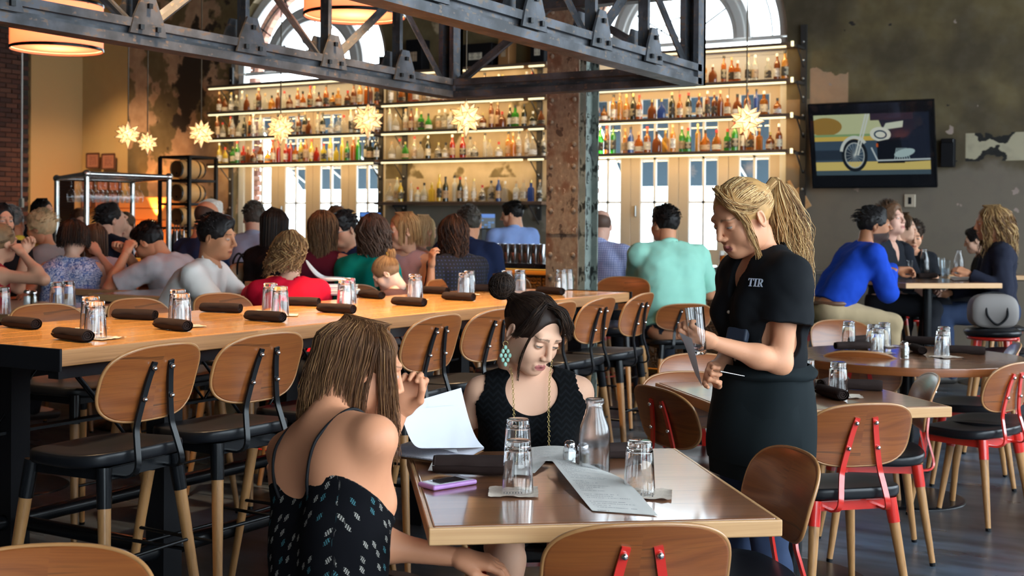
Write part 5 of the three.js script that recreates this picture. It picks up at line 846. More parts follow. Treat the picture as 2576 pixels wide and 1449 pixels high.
  for (let z = 1; z < nz - 1; z++) for (let y = 1; y < ny - 1; y++) for (let x = 1; x < nx - 1; x++) {
    const i = z * sxy + y * nx + x, s = F[i] < 0;
    if (s !== F[i + 1] < 0) quad(id[i - nx - sxy], id[i - sxy], id[i], id[i - nx], !s);
    if (s !== F[i + nx] < 0) quad(id[i - 1 - sxy], id[i - 1], id[i], id[i - sxy], !s);
    if (s !== F[i + sxy] < 0) quad(id[i - 1 - nx], id[i - nx], id[i], id[i - 1], !s);
  }
  const g = new THREE.BufferGeometry(), N = pos.length / 3; g.setAttribute('position', new THREE.Float32BufferAttribute(pos, 3)); g.setAttribute('normal', new THREE.Float32BufferAttribute(nor, 3)); g.setIndex(idx);
  const U = new Float32Array(N * 2); for (let i = 0; i < N; i++) { const x = pos[i * 3], y = pos[i * 3 + 1], z = pos[i * 3 + 2]; if (uv) { const t = uv(x, y, z); U[i * 2] = t[0]; U[i * 2 + 1] = t[1]; } else { U[i * 2] = Math.abs(nor[i * 3]) > Math.abs(nor[i * 3 + 2]) ? z : x; U[i * 2 + 1] = y; } } g.setAttribute('uv', new THREE.BufferAttribute(U, 2));
  if (color) { const C = new Float32Array(N * 3); for (let i = 0; i < N; i++) { const c = color(pos[i * 3], pos[i * 3 + 1], pos[i * 3 + 2]); C[i * 3] = c[0]; C[i * 3 + 1] = c[1]; C[i * 3 + 2] = c[2]; } g.setAttribute('color', new THREE.BufferAttribute(C, 3)); }
  return g;
}
// a head in its own frame: middle between the ears at eye height, face to +z
function headGeo(o, cell) {
  const m = o.m ? 1 : 0, P = [ell(V(0, 0.034, -0.014), [0.074, 0.086, 0.094], 0.02), ell(V(0, -0.042, 0.026), [0.051 + m * 0.008, 0.073, 0.062], 0.035), ell(V(0, -0.088, 0.062), [0.022 + m * 0.006, 0.018, 0.02], 0.03)];
  for (const s of [-1, 1]) P.push(ell(V(s * 0.04, -0.03, 0.052), [0.024, 0.03, 0.026], 0.025), ell(V(s * (0.041 + m * 0.004), -0.062, 0.006), [0.013 + m * 0.003, 0.028, 0.034], 0.03));
  P.push(cone(V(-0.034, 0.024, 0.078), V(0.034, 0.024, 0.078), 0.012, 0.012, 0.02));
  for (const s of [-1, 1]) P.push(ell(V(s * 0.031, 0.002, 0.098), [0.019, 0.012, 0.016], 0.016, { sub: 1 }));
  for (const s of [-1, 1]) P.push(ell(V(s * 0.031, 0.001, 0.0765), [0.0155, 0.0115, 0.0105], 0.004));
  P.push(cone(V(0, 0.012, 0.089), V(0, -0.028, 0.107 + m * 0.005), 0.0072, 0.0092 + m * 0.0008, 0.013));
  for (const s of [-1, 1]) P.push(ell(V(s * 0.0105, -0.034, 0.097), [0.0085, 0.0075, 0.0095], 0.008));
  P.push(cone(V(-0.017, -0.0625, 0.083), V(0.017, -0.0625, 0.083), 0.0055, 0.0055, 0.008), cone(V(0, -0.061, 0.0905), V(0, -0.0612, 0.0905), 0.005, 0.005, 0.010), cone(V(-0.015, -0.0728, 0.083), V(0.015, -0.0728, 0.083), 0.0068, 0.0068, 0.007), cone(V(-0.02, -0.0672, 0.0935), V(0.02, -0.0672, 0.0935), 0.0022, 0.0022, 0.003, { sub: 1 }));
  for (const s of [-1, 1]) { const q = Q(0.15, s * 0.35, 0); P.push(ell(V(s * 0.0755, -0.006, -0.012), [0.0075, 0.031, 0.019], 0.008, { q }), ell(V(s * 0.081, -0.002, -0.008), [0.0045, 0.018, 0.010], 0.004, { q, sub: 1 })); }
  P.push(cone(V(0, -0.05, -0.03), V(0, -0.12, -0.035), 0.043 + m * 0.012, 0.043 + m * 0.012, 0.03));
  const sk = o.skin, brow = o.brow || o.hair.c, lip = o.lip || [sk[0] * 0.86, sk[1] * 0.56, sk[2] * 0.58], beard = o.beard;
  const col = (x, y, z) => {
    if (z > 0.04 && y < -0.055 && y > -0.081 && Math.abs(x) < 0.0225) { const e = (x / 0.0225) ** 2 + ((y + 0.0672) / 0.0105) ** 2; if (e < 1) return Math.abs(y + 0.0672) < 0.0016 ? [lip[0] * 0.45, lip[1] * 0.4, lip[2] * 0.4] : lip; }
    if (z > 0.045) { const ax = Math.abs(x); const by = 0.0235 + 0.004 * (1 - ((ax - 0.03) / 0.02) ** 2); if (ax > 0.012 && ax < 0.051 && Math.abs(y - by) < 0.0032 * (1.25 - (ax - 0.012) / 0.05)) return [lerp(sk[0], brow[0], 0.75), lerp(sk[1], brow[1], 0.75), lerp(sk[2], brow[2], 0.75)];
      const ex = (ax - 0.031) / 0.0145; if (Math.abs(ex) < 1) { const lid = o.lids ?? 0.5, open = 0.0072 * Math.sqrt(1 - ex * ex), up = 0.002 + open * (1 - lid * 1.75), dn = 0.002 - open * 0.85; if (y < up && y > dn && up > dn) { const gx = (o.gaze || 0) * 0.005, dd = Math.hypot(ax - 0.031 - gx * Math.sign(x), y - 0.000 + (lid > 0.4 ? 0.0035 : 0)); return dd < 0.0022 ? [0.01, 0.01, 0.01] : dd < 0.0052 ? (o.iris || [0.10, 0.07, 0.045]) : [0.40, 0.36, 0.33]; } if (Math.abs(y - Math.max(up, dn + 0.001)) < 0.0017) return [0.035, 0.025, 0.02]; } }
    if (beard && y < -0.03 - 0.02 * Math.abs(x) / 0.07 && z > -0.03 && y > -0.13) { const e = (x / 0.03) ** 2 + ((y + 0.05) / 0.012) ** 2; if (e > 1 || y < -0.08) return beard; }
    return sk;
  };
  return fieldMesh(P, cell, { color: col });
}
// a hand: wrist at the origin, fingers along +y, palm to +z, thumb to +x * side
function handGeo(o, cell, side, curl, spread = 0, thumb = 0.5) {
  const k = o.m ? 1 : 0.92, P = [], f = [[0.030, 0.083, 0.068], [0.0105, 0.087, 0.076], [-0.0095, 0.083, 0.070], [-0.0285, 0.074, 0.055]];
  P.push(cone(V(0, -0.012, 0), V(0, 0.02, 0), 0.023 * k, 0.024 * k, 0.015));
  f.forEach(([x, y, len], i) => {
    const c = Array.isArray(curl) ? curl[i] : curl, b = V(side * x * k, y * k, 0); P.push(cone(V(side * x * 0.55 * k, 0.012, 0), b, 0.0155 * k, 0.0108 * k, 0.014));
    let p = b, a = c * 0.55, sp = spread * (1.5 - i) * 0.12; [0.45, 0.31, 0.24].forEach((s, j) => { const d = V(side * Math.sin(sp), Math.cos(a) * Math.cos(sp), Math.sin(a)), q = p.clone().addScaledVector(d, len * s * k); P.push(cone(p, q, (0.0094 - j * 0.0010) * k, (0.0087 - j * 0.0011) * k, 0.004)); p = q; a += c * [0.95, 0.7, 0][j]; });
  });
  const t0 = V(side * 0.018 * k, 0.016, 0.006), t1 = V(side * 0.040 * k, 0.046, 0.012 + 0.018 * thumb), t2 = V(side * (0.047 - 0.016 * thumb) * k, 0.074, 0.014 + 0.034 * thumb), t3 = V(side * (0.046 - 0.032 * thumb) * k, 0.096, 0.014 + 0.040 * thumb);
  P.push(cone(t0, t1, 0.0165 * k, 0.0122 * k, 0.012), cone(t1, t2, 0.0112 * k, 0.0102 * k, 0.004), cone(t2, t3, 0.0102 * k, 0.0084 * k, 0.004));
  return fieldMesh(P, cell, { color: () => o.skin });
}
// hair: many tapered locks along guide curves, in the head's frame
const SK = V(0, 0.034, -0.014), SKR = [0.074, 0.086, 0.094];
const scalp = (az, el, f = 1.05) => V(SK.x + Math.sin(az) * Math.cos(el) * SKR[0] * f, SK.y + Math.sin(el) * SKR[1] * f, SK.z + Math.cos(az) * Math.cos(el) * SKR[2] * f);
function locks(curves, cols, R) {
  const pos = [], nor = [], col = [], idx = [];
  for (const { pts, r0, r1, seg = 10, flat = 0.55 } of curves) {
    const c = new THREE.CatmullRomCurve3(pts, false, 'centripetal'), K = 4, base = pos.length / 3, tone = cols[R() * cols.length | 0], v = 0.86 + R() * 0.28; let nprev = V(0.3, 0.2, 1);
    for (let i = 0; i <= seg; i++) {
      const t = i / seg, p = c.getPoint(t), tg = c.getTangent(t), bx = tg.clone().cross(nprev).normalize(), by = bx.clone().cross(tg).normalize(); nprev = by; const r = lerp(r0, r1, t) * (i === 0 ? 0.7 : 1);
      for (let k = 0; k < K; k++) { const a = k / K * Math.PI * 2, nx = Math.cos(a), ny = Math.sin(a) * flat; const q = bx.clone().multiplyScalar(nx).addScaledVector(by, ny); pos.push(p.x + q.x * r, p.y + q.y * r, p.z + q.z * r); q.normalize(); nor.push(q.x, q.y, q.z); col.push(tone[0] * v, tone[1] * v, tone[2] * v); }
      if (i) for (let k = 0; k < K; k++) { const a = base + (i - 1) * K + k, b = base + (i - 1) * K + (k + 1) % K; idx.push(a, a + K, b, b, a + K, b + K); }
    }
  }
  const g = new THREE.BufferGeometry(); g.setAttribute('position', new THREE.Float32BufferAttribute(pos, 3)); g.setAttribute('normal', new THREE.Float32BufferAttribute(nor, 3)); g.setAttribute('color', new THREE.Float32BufferAttribute(col, 3)); g.setIndex(idx); return g;
}
const hairM = new THREE.MeshPhysicalMaterial({ color: 0xffffff, vertexColors: true, roughness: 0.45, side: THREE.DoubleSide, specularIntensity: 0.35 });
const skinM = new THREE.MeshPhysicalMaterial({ color: 0xffffff, vertexColors: true, roughness: 0.48, specularIntensity: 0.5 });
function hairGeo(o, cell, grav, seed) {
  const h = o.hair, R = rng(seed), G = [], cols = h.cols || [h.c, h.c.map((x) => x * 1.35), h.c.map((x) => x * 0.7)], n = (h.n || (o.hero ? 420 : 150)) * (o.hero ? 2.9 : 1.5) | 0, w = (h.w || (o.hero ? 0.0042 : 0.008)) * (o.hero ? 0.40 : 0.72);
  const t = h.style === 'short' ? (h.t || 1.07) : o.hero ? 1.02 : 1.045;
  if (h.style !== 'bald') {
    const line = h.line ?? (o.m ? 0.066 : 0.078), P = [ell(SK, [SKR[0] * t + 0.003, SKR[1] * t + 0.002, SKR[2] * t + 0.003], 0.01)];
    if (h.style === 'short') P.push(ell(V(0.01, 0.095, 0.035), [0.05, 0.03, 0.05], 0.03));
    P.push(ell(V(0, -0.035, 0.105), [0.066, line + 0.035, 0.075], 0.012, { sub: 1 }));
    P.push({ k: 0.01, op: -1, lo: [-1, -1, -1], hi: [1, 1, 1], f: (x, y, z) => y + 0.055 + (z > -0.02 ? (z + 0.02) * -0.4 : 0) });
    for (const s of [-1, 1]) P.push(ell(V(s * 0.085, -0.035, 0.022), [0.028, 0.045, 0.05], 0.008, { sub: 1 }));
    G.push(fieldMesh(P, cell, { color: (x, y, z) => { const q = noise3(x * 160, y * 40, z * 60) * 0.5 + 0.5, c = cols[0]; const k = 0.75 + 0.5 * q; return [c[0] * k, c[1] * k, c[2] * k]; }, wrinkle: (x, y, z) => noise3(x * 70, y * 40, z * 40) * (h.style === 'short' ? 0.005 : 0.001) }));
  } else {
    const P = [ell(SK, [SKR[0] * 1.045, SKR[1] * 1.02, SKR[2] * 1.045], 0.01), half(V(0, 0.045, 0), V(0, 1, 0.35)), ell(V(0, -0.02, 0.085), [0.09, 0.13, 0.085], 0.01, { sub: 1 }), half(V(0, -0.055, 0), V(0, -1, 0))];
    G.push(fieldMesh(P, cell, { color: () => cols[0] }));
  }
  const C = [], wave = h.wave || 0, len = h.len || 0.3, up = grav.clone().negate();
  if (h.style === 'long') for (let i = 0; i < n; i++) {
    const az = (R() * 2 - 1) * Math.PI, front = Math.abs(az) < (h.open ?? 0.85); if (front && R() < 0.8) continue; const sgn = Math.sign(az) || 1, L = len * (0.85 + R() * 0.25), rad0 = 1.07 + R() * (h.vol || 0.10);
    const side = front ? sgn * (0.9 + R() * 0.25) : az, p0 = V((h.part || 0) + sgn * R() * 0.006, SK.y + SKR[1] * 1.06, lerp(0.05, -0.07, R())), a0 = Math.PI / 2 - (0.5 + R() * 0.3), p1 = scalp(side, 0.75 + R() * 0.2, 1.06 + R() * 0.03), p2 = scalp(side, 0.15 + R() * 0.2, rad0), p3 = scalp(side, -0.35, rad0 + 0.02);
    const outw = V(Math.sin(side), 0, Math.cos(side)), pts = [p0, p1, p2], ph = R() * 6, drop = L - 0.10; let q = p2.clone().lerp(p3, 0.5); const st = wave ? 8 : 5;
    for (let s = 1; s <= st; s++) { const u = s / st, p = p2.clone().addScaledVector(grav, drop * u + 0.01).addScaledVector(outw, (h.flare || 0.01) * u * (0.5 + R() * 0.5) - 0.018 * u * (front ? 0.3 : 1)); if (Math.cos(side) < 0.2) p.addScaledVector(V(0, 0, -1), (h.back || 0.02) * Math.sin(Math.min(1, u * 1.2) * 1.57)); p.x += Math.sin(u * 14 * (wave ? 1 : 0.3) + ph) * wave; p.z += Math.cos(u * 12 + ph) * wave * 0.7; if (h.pull) p.addScaledVector(h.pull, u); pts.push(p); }
    C.push({ pts, r0: w, r1: w * 0.35, seg: wave ? 14 : 10 });
  }
  if (h.style === 'pony' || h.style === 'bun') {
    const T = h.tie || V(0, 0.055, -0.118);
    for (let i = 0; i < n * 0.8; i++) { const az = (R() * 2 - 1) * Math.PI, el = Math.abs(az) < 1.2 ? lerp(0.62, -0.02, sstep(0.1, 1.2, Math.abs(az))) : lerp(-0.02, -0.55, sstep(1.2, 2.6, Math.abs(az))), p0 = scalp(az, el + (R() - 0.5) * 0.12, 1.035), k = R() * 0.25; const m1 = p0.clone().lerp(T, 0.35 + k * 0.3), m2 = p0.clone().lerp(T, 0.72); for (const m of [m1, m2]) { const d = m.clone().sub(SK), s = 1 / Math.hypot(d.x / SKR[0], d.y / SKR[1], d.z / SKR[2]); if (s > 0.95) m.copy(SK).addScaledVector(d, s * (1.075 + R() * 0.025)); } C.push({ pts: [p0, m1, m2, T.clone().add(V((R() - 0.5) * 0.02, (R() - 0.5) * 0.02, (R() - 0.5) * 0.02))], r0: w * 0.9, r1: w * 0.8, seg: 8, flat: 0.4 }); }
    if (h.style === 'pony') for (let i = 0; i < n * 0.5; i++) { const L = len * (0.7 + R() * 0.35), a = R() * 6.28, sp = R(), ph = R() * 6, out = h.tail || V(0, 0.01, -0.05), pts = [T.clone().add(V(Math.cos(a) * 0.012, Math.sin(a) * 0.012, 0)), T.clone().add(out).add(V(Math.cos(a) * 0.016, Math.sin(a) * 0.016, 0))]; for (let s = 1; s <= 9; s++) { const u = s / 9, p = T.clone().addScaledVector(out, 1.15 + u * (h.swing || 0.4)).addScaledVector(grav, L * u).add(V(Math.cos(a) * (0.020 + (h.full || 0.022) * Math.sin(u * 2.9)) * sp, 0, Math.sin(a) * (0.020 + (h.full || 0.028) * Math.sin(u * 2.9)) * sp)); p.x += Math.sin(u * 11 + ph) * wave * u; p.z += Math.cos(u * 13 + ph) * wave * u; if (h.pull) p.addScaledVector(h.pull, u); pts.push(p); } C.push({ pts, r0: w, r1: w * 0.3, seg: 16 }); }
    else { const B = T.clone().addScaledVector(T.clone().sub(SK).normalize(), 0.03); for (let i = 0; i < n * 0.35; i++) { const q = Q(R() * 6, R() * 6, R() * 6), pts = []; const rr = 0.030 + R() * 0.012; for (let s = 0; s <= 8; s++) { const a = s * 0.62 + R() * 0.1; pts.push(V(Math.cos(a) * rr, Math.sin(a) * rr, (R() - 0.5) * 0.006).applyQuaternion(q).add(B)); } C.push({ pts, r0: w, r1: w * 0.7, seg: 14 }); } for (let i = 0; i < 26; i++) { const d = V(R() - 0.5, R() - 0.7, R() - 0.5).normalize(); C.push({ pts: [B.clone().addScaledVector(d, 0.03), B.clone().addScaledVector(d, 0.05), B.clone().addScaledVector(d, 0.06).addScaledVector(grav, 0.02)], r0: w * 0.5, r1: w * 0.1, seg: 5 }); } G.push(fieldMesh([ell(B, [0.036, 0.036, 0.034], 0.01)], cell, { color: () => cols[0] })); }
  }
  if (h.style === 'short' && (h.tuft ?? 1)) for (let i = 0; i < n; i++) { const az = (R() * 2 - 1) * Math.PI, el = lerp(Math.abs(az) < 1 ? 0.75 : 0.0, 1.5, R()), p0 = scalp(az, el, 1.06), d = p0.clone().sub(SK).normalize(), L = (h.tl || 0.03) * (0.6 + R() * 0.8), f = h.comb || V(0.2, 0.1, -0.6), p1 = p0.clone().addScaledVector(d, L * 0.35).addScaledVector(f, L * 0.5), p2 = p1.clone().addScaledVector(f, L * 0.8).addScaledVector(grav, L * 0.25); C.push({ pts: [p0, p1, p2], r0: w, r1: w * 0.3, seg: 5 }); }
  for (const e of h.extra || []) for (let i = 0; i < (e.n || 14); i++) { const j = () => (R() - 0.5) * (e.j || 0.012); C.push({ pts: e.pts.map((p, k) => V(...p).add(V(j(), j() * 0.6, j()))), r0: e.r || w, r1: (e.r || w) * 0.3, seg: 14 }); }
  if (C.length) G.push(locks(C, cols, R));
  for (const g of G) { g.deleteAttribute('uv'); }
  return mergeGeometries(G);
}
const clothM = (c, o = {}) => mat(o.map ? 0xffffff : c, o.roughness ?? 0.9, { specularIntensity: 0.22, ...o });
// moves a point out of (or in to) the surface of a field until it lies off it by a given distance
function onField(prims, p, off) {
  const F = (x, y, z) => { let a = 1; for (const q of prims) if (q.op > 0) { const d = q.f(x, y, z), h = Math.max(q.k - Math.abs(a - d), 0) / (q.k || 1); a = Math.min(a, d) - h * h * q.k * 0.25; } return a; }, e = 0.002; p = p.clone();
  for (let i = 0; i < 12; i++) { const d = F(p.x, p.y, p.z), g = V(F(p.x + e, p.y, p.z) - F(p.x - e, p.y, p.z), F(p.x, p.y + e, p.z) - F(p.x, p.y - e, p.z), F(p.x, p.y, p.z + e) - F(p.x, p.y, p.z - e)).normalize(); p.addScaledVector(g, (off - d) * 0.8); } return p;
}
let personNo = 0;
function person(o) {
  const s = o.k || 1, seed = 900 + (++personNo) * 17, hero = o.hero, cell = hero ? 0.010 : 0.015, hc = hero ? 0.0032 : 0.0062; o.skin = o.skin || [0.62, 0.36, 0.25];
  const turn = typeof o.turn === 'number' ? o.turn : faceTurn(o.f), ry = Q(0, turn, 0), rinv = ry.clone().invert();
  const lean = Q(rad(o.lean ?? 8), 0, rad(o.side || 0)), tw = Q(0, rad(o.tw || 0), 0), chestQ = lean.clone().multiply(tw), neckQ = Q(rad((o.lean ?? 8) * 0.8 + (o.nk ?? 12)), 0, rad((o.side || 0) * 0.6));
  const TL = (o.m ? 0.52 : 0.48) * s, Nr = V(0, TL, -0.01).applyQuaternion(lean), Hr = Nr.clone().add(V(0, 0.155 * s, 0.012).applyQuaternion(neckQ));
  const headW = atD(...o.p), root = headW.clone().sub(Hr.clone().applyQuaternion(ry)), hipY = root.y, g = thing('person', o.label, 'person', [root.x, 0, root.z], turn, o.group);
  const hip = V(0, hipY, 0), at = (v) => v.clone().add(hip), N = at(Nr), H = at(Hr), toL = (w) => w.clone().sub(V(root.x, 0, root.z)).applyQuaternion(rinv), ch = (x, y, z) => at(V(x * s, y * s, z * s).applyQuaternion(chestQ)), TLs = TL / s;
  const sw = (o.sw || (o.m ? 0.19 : 0.158)), fat = o.fat || 0, tr = (o.m ? 0.096 : 0.083) + fat;
  const tor = (e, top = 0.36) => { const P = [cone(ch(-0.07, 0.0, 0), ch(-0.068, top * 0.55, 0), tr * s * (o.m ? 1 : 1.1) + e, (tr * (o.m ? 1.0 : 0.88)) * s + e, 0.06), cone(ch(0.07, 0.0, 0), ch(0.068, top * 0.55, 0), tr * s * (o.m ? 1 : 1.1) + e, (tr * (o.m ? 1.0 : 0.88)) * s + e, 0.06), cone(ch(-0.068, top * 0.55, 0), ch(-0.080, top, -0.005), tr * s * 0.95 + e, tr * s + e, 0.06), cone(ch(0.068, top * 0.55, 0), ch(0.080, top, -0.005), tr * s * 0.95 + e, tr * s + e, 0.06)]; if (fat > 0.01) P.push(ell(ch(0, 0.12, 0.06), [0.13 * s + e, 0.13 * s + e, 0.08 * s + e + fat], 0.06)); if (!o.m) for (const q of [-1, 1]) P.push(ell(ch(q * 0.072, 0.29, 0.078), [0.058 * s + e, 0.058 * s + e, 0.048 * s + e], 0.035)); return P; };
  const S = [1, -1].map((q) => ch(q * sw, TLs - 0.06, 0.0)), yoke = (e) => [cone(N.clone().add(V(0, -0.02, 0)), S[0], 0.05 * s + e, 0.052 * s + e, 0.05), cone(N.clone().add(V(0, -0.02, 0)), S[1], 0.05 * s + e, 0.052 * s + e, 0.05), cone(ch(-0.07, TLs - 0.11, 0), ch(0.07, TLs - 0.11, 0), 0.088 * s + e, 0.088 * s + e, 0.06)];
  // arms: two-bone reach to given points
  const ua = (o.m ? 0.30 : 0.275) * s, fa = (o.m ? 0.26 : 0.24) * s, arms = [0, 1].map((i) => {
    const q = i ? -1 : 1, a = (i ? o.R : o.L) || {}, Wt = a.px ? toL(atD(...a.px)) : N.clone().add(V(...(a.at || [q * 0.13, -0.36, 0.30])).multiplyScalar(s)), d = Wt.clone().sub(S[i]); let D = d.length(); const mx = (ua + fa) * 0.985; if (D > mx) { Wt.copy(S[i]).addScaledVector(d.normalize(), mx); D = mx; } D = Math.max(D, 0.08);
    const dir = Wt.clone().sub(S[i]).normalize(), ca = clamp((ua * ua + D * D - fa * fa) / (2 * ua * D), -1, 1), pole = a.ex ? toL(atD(...a.ex)).sub(S[i]) : V(...(a.pole || [q * 0.5, -1, -0.45])), pr = pole.addScaledVector(dir, -pole.dot(dir)).normalize(), El = S[i].clone().addScaledVector(dir, ua * ca).addScaledVector(pr, ua * Math.sqrt(1 - ca * ca));
    return { q, S: S[i], E: El, W: Wt, a };
  });
  const ar = o.m ? 1 : 0.86, armP = (e, cut) => arms.flatMap(({ S: a, E: b, W: c }) => [cone(a, b, 0.050 * ar * s + e, 0.040 * ar * s + e, 0.03), cone(b, b.clone().lerp(c, 0.35), 0.040 * ar * s + e, 0.041 * ar * s + e, 0.025), cone(b.clone().lerp(c, 0.35), c, 0.041 * ar * s + e, 0.0265 * ar * s + e, 0.03)]);
  // legs
  const stand = o.stand, legs = [1, -1].map((q, i) => { const hj = V(q * 0.09 * s, hipY, 0.0), kn = stand ? V(q * 0.095 * s + (o.stance ? o.stance[i] * 0.5 : 0), hipY * 0.54, 0.03) : V(q * (o.knee || 0.10) * s, hipY - (o.thighDrop ?? 0.03), 0.43 * s), fy = stand ? 0.07 : Math.max(0.07, hipY - 0.03 - 0.42 * s), an = stand ? V(q * 0.09 * s + (o.stance ? o.stance[i] : 0), 0.075, -0.01) : V(q * (o.foot || 0.10) * s, fy, (o.tuck ?? 0.36) * s); return { hj, kn, an, toe: an.clone().add(V(q * 0.02, -0.045, 0.15 * s)) }; });
  const legP = (e, upto = 2, f = 1) => legs.flatMap(({ hj, kn, an, toe }) => { const P = [f < 1 ? cone(hj, hj.clone().lerp(kn, f), 0.086 * s + e, lerp(0.086, 0.056, f) * s + e, 0.04) : cone(hj, kn, (o.m ? 0.083 : 0.086) * s + e, 0.056 * s + e, 0.04)]; if (upto > 1) P.push(cone(kn, kn.clone().lerp(an, 0.3), 0.054 * s + e, 0.055 * s + e, 0.03), cone(kn.clone().lerp(an, 0.3), an, 0.055 * s + e, 0.036 * s + e, 0.03)); if (upto > 2) P.push(cone(an, toe, 0.034 * s + e, 0.028 * s + e, 0.02)); return P; });
  // body
  const neck = cone(N.clone().add(V(0, -0.03, -0.004)), H.clone().add(V(0, -0.07, -0.03).applyQuaternion(neckQ)), (o.m ? 0.057 : 0.043) * s, (o.m ? 0.055 : 0.042) * s, 0.025);
  const bodyP = [...tor(0), ...yoke(0), neck, ...armP(0), ...legP(0, 3)], G = [fieldMesh(bodyP, cell, { color: () => o.skin })];
  const headQ = Q(rad(o.hp || 0), rad(o.hy || 0), rad(o.hr || 0), 'YXZ'), HM = new THREE.Matrix4().compose(H, headQ, V(s, s, s).multiplyScalar(o.hs || 1.04));
  G.push(headGeo(o, hc).applyMatrix4(HM));
  for (const { q, E: b, W: c, a } of arms) {
    const y = a.hd ? V(...a.hd).normalize() : c.clone().sub(b).normalize(), pn = V(...(a.palm || [-q * 0.6, -0.8, 0.1])); const z = pn.addScaledVector(y, -pn.dot(y)).normalize(), x = y.clone().cross(z), hq = new THREE.Quaternion().setFromRotationMatrix(new THREE.Matrix4().makeBasis(x, y, z));
    G.push(handGeo(o, hero ? 0.0032 : 0.006, (a.flip ? -1 : 1) * q, a.curl ?? 0.9, a.spread || 0, a.thumb ?? 0.5).applyMatrix4(new THREE.Matrix4().compose(c.clone().addScaledVector(y, 0.008), hq, V(s, s, s))));
  }
  for (const q of G) q.deleteAttribute('uv');
  const body = mesh('body', mergeGeometries(G), skinM, g);
  // hair
  const gl = V(0, -1, 0).applyQuaternion(headQ.clone().invert()); mesh('hair', hairGeo(o, hc * 1.15, gl, seed).applyMatrix4(HM), hairM, g);
  // clothes
  const T = o.top, e = T.e ?? 0.010, P = [...tor(e, 0.36)], sl = T.sl ?? 'short', cl = [];
  if (sl !== 'strap') P.push(...yoke(e * 0.8)); const fold = (amp) => (x, y, z) => noise3(x * 9, y * 13, z * 9) * amp + noise3(x * 22 + y * 12, y * 16, z * 22) * amp * 0.5;
  if (sl === 'short' || sl === 'half' || sl === 'long') arms.forEach(({ S: a, E: b, W: c, q }) => {
    const f = T.sf ?? (sl === 'short' ? 0.62 : 1), end = a.clone().lerp(b, f), n = b.clone().sub(a).normalize(), w = T.sw ?? 0.012; P.push(cone(a, end.clone().addScaledVector(n, 0.02), 0.055 * ar * s + e, 0.047 * ar * s + e + w, 0.035, { cut: f < 1 ? [[end, n]] : [] }));
    if (sl !== 'short') { const fe = b.clone().lerp(c, sl === 'long' ? 0.97 : T.ff ?? 0.25), n2 = c.clone().sub(b).normalize(); P.push(cone(b, fe.clone().addScaledVector(n2, 0.02), 0.045 * ar * s + e, (sl === 'long' ? 0.033 : 0.044) * ar * s + e, 0.03, { cut: [[fe, n2]] })); }
    else cl.push(cone(a.clone().lerp(b, f - 0.05), a.clone().lerp(b, f + 0.2), 0.043 * ar * s + w * 0.5, 0.045 * ar * s + w, 0.004, { sub: 1 }));
  });
  const hem = T.hem ?? -0.06; P.push({ k: 0.01, op: -1, lo: [-2, -2, -2], hi: [2, 2, 2], f: (() => { const c = at(V(0, hem * s, 0).applyQuaternion(lean)), n = V(0, -1, 0).applyQuaternion(lean); return (x, y, z) => -((x - c.x) * n.x + (y - c.y) * n.y + (z - c.z) * n.z); })() });
  if (sl === 'strap') { const c = at(V(0, (T.top ?? 0.30) * s, 0).applyQuaternion(lean)), n = V(0, 1, T.slope ?? 0.25).normalize().applyQuaternion(lean); P.push({ k: 0.006, op: -1, lo: [-2, -2, -2], hi: [2, 2, 2], f: (x, y, z) => -((x - c.x) * n.x + (y - c.y) * n.y + (z - c.z) * n.z) }); }
  else { const nk = T.neck ?? 0.066; cl.push(cone(N.clone().add(V(0, 0.0, 0.01).applyQuaternion(chestQ)), N.clone().add(V(0, 0.10, 0.03)), nk * s, (nk + 0.02) * s, 0.006, { sub: 1 })); if (T.v) cl.push(cone(N.clone().add(V(0, 0.03, 0.06).multiplyScalar(s).applyQuaternion(chestQ)), N.clone().add(V(0, -T.v, 0.14).multiplyScalar(s).applyQuaternion(chestQ)), 0.058 * s, 0.012 * s, 0.006, { sub: 1 })); if (T.scoop) cl.push(ell(N.clone().add(V(0, -0.03, 0.085).multiplyScalar(s).applyQuaternion(chestQ)), [T.scoop * s, 0.085 * s, 0.07 * s], 0.006, { sub: 1 })); }
  if (sl === 'none') for (const q of [0, 1]) cl.push(cone(S[q].clone(), arms[q].E, (T.arm ?? 0.058) * s, 0.06 * s, 0.006, { sub: 1 }), cone(S[q], ch((q ? -1 : 1) * (sw + 0.08), TLs - 0.03, 0), (T.arm ?? 0.058) * s, 0.07 * s, 0.004, { sub: 1 }));
  if (sl === 'strap') arms.forEach(({ S: a, E: b }) => cl.push(cone(a, b, 0.053 * ar * s, 0.046 * ar * s, 0.008, { sub: 1 })));
  if (T.skirt) P.unshift(...legP(T.skirt, 1, 0.5));
  const tm = mesh(T.name || 'shirt', fieldMesh([...P, ...cl], hero ? 0.0052 : 0.0125, { wrinkle: fold(T.fold ?? (hero ? 0.004 : 0.008)), uv: T.uv && ((x, y, z) => [Math.atan2(x, z + 0.02) * 0.16, y]) }), T.m || clothM(T.c), g);
  if (T.collar) { const pts = []; for (let k = 0; k <= 20; k++) { const a = (k / 20) * 5.2 + 0.54; pts.push(N.clone().add(V(Math.sin(a) * 0.068 * s, 0.008 - 0.03 * Math.cos(a), Math.cos(a) * 0.062 * s + 0.008).applyQuaternion(chestQ))); } const cg = flatBand(pts, 0.034, 0.02); mesh('collar', cg, T.cm || T.m || clothM(T.c), g); }
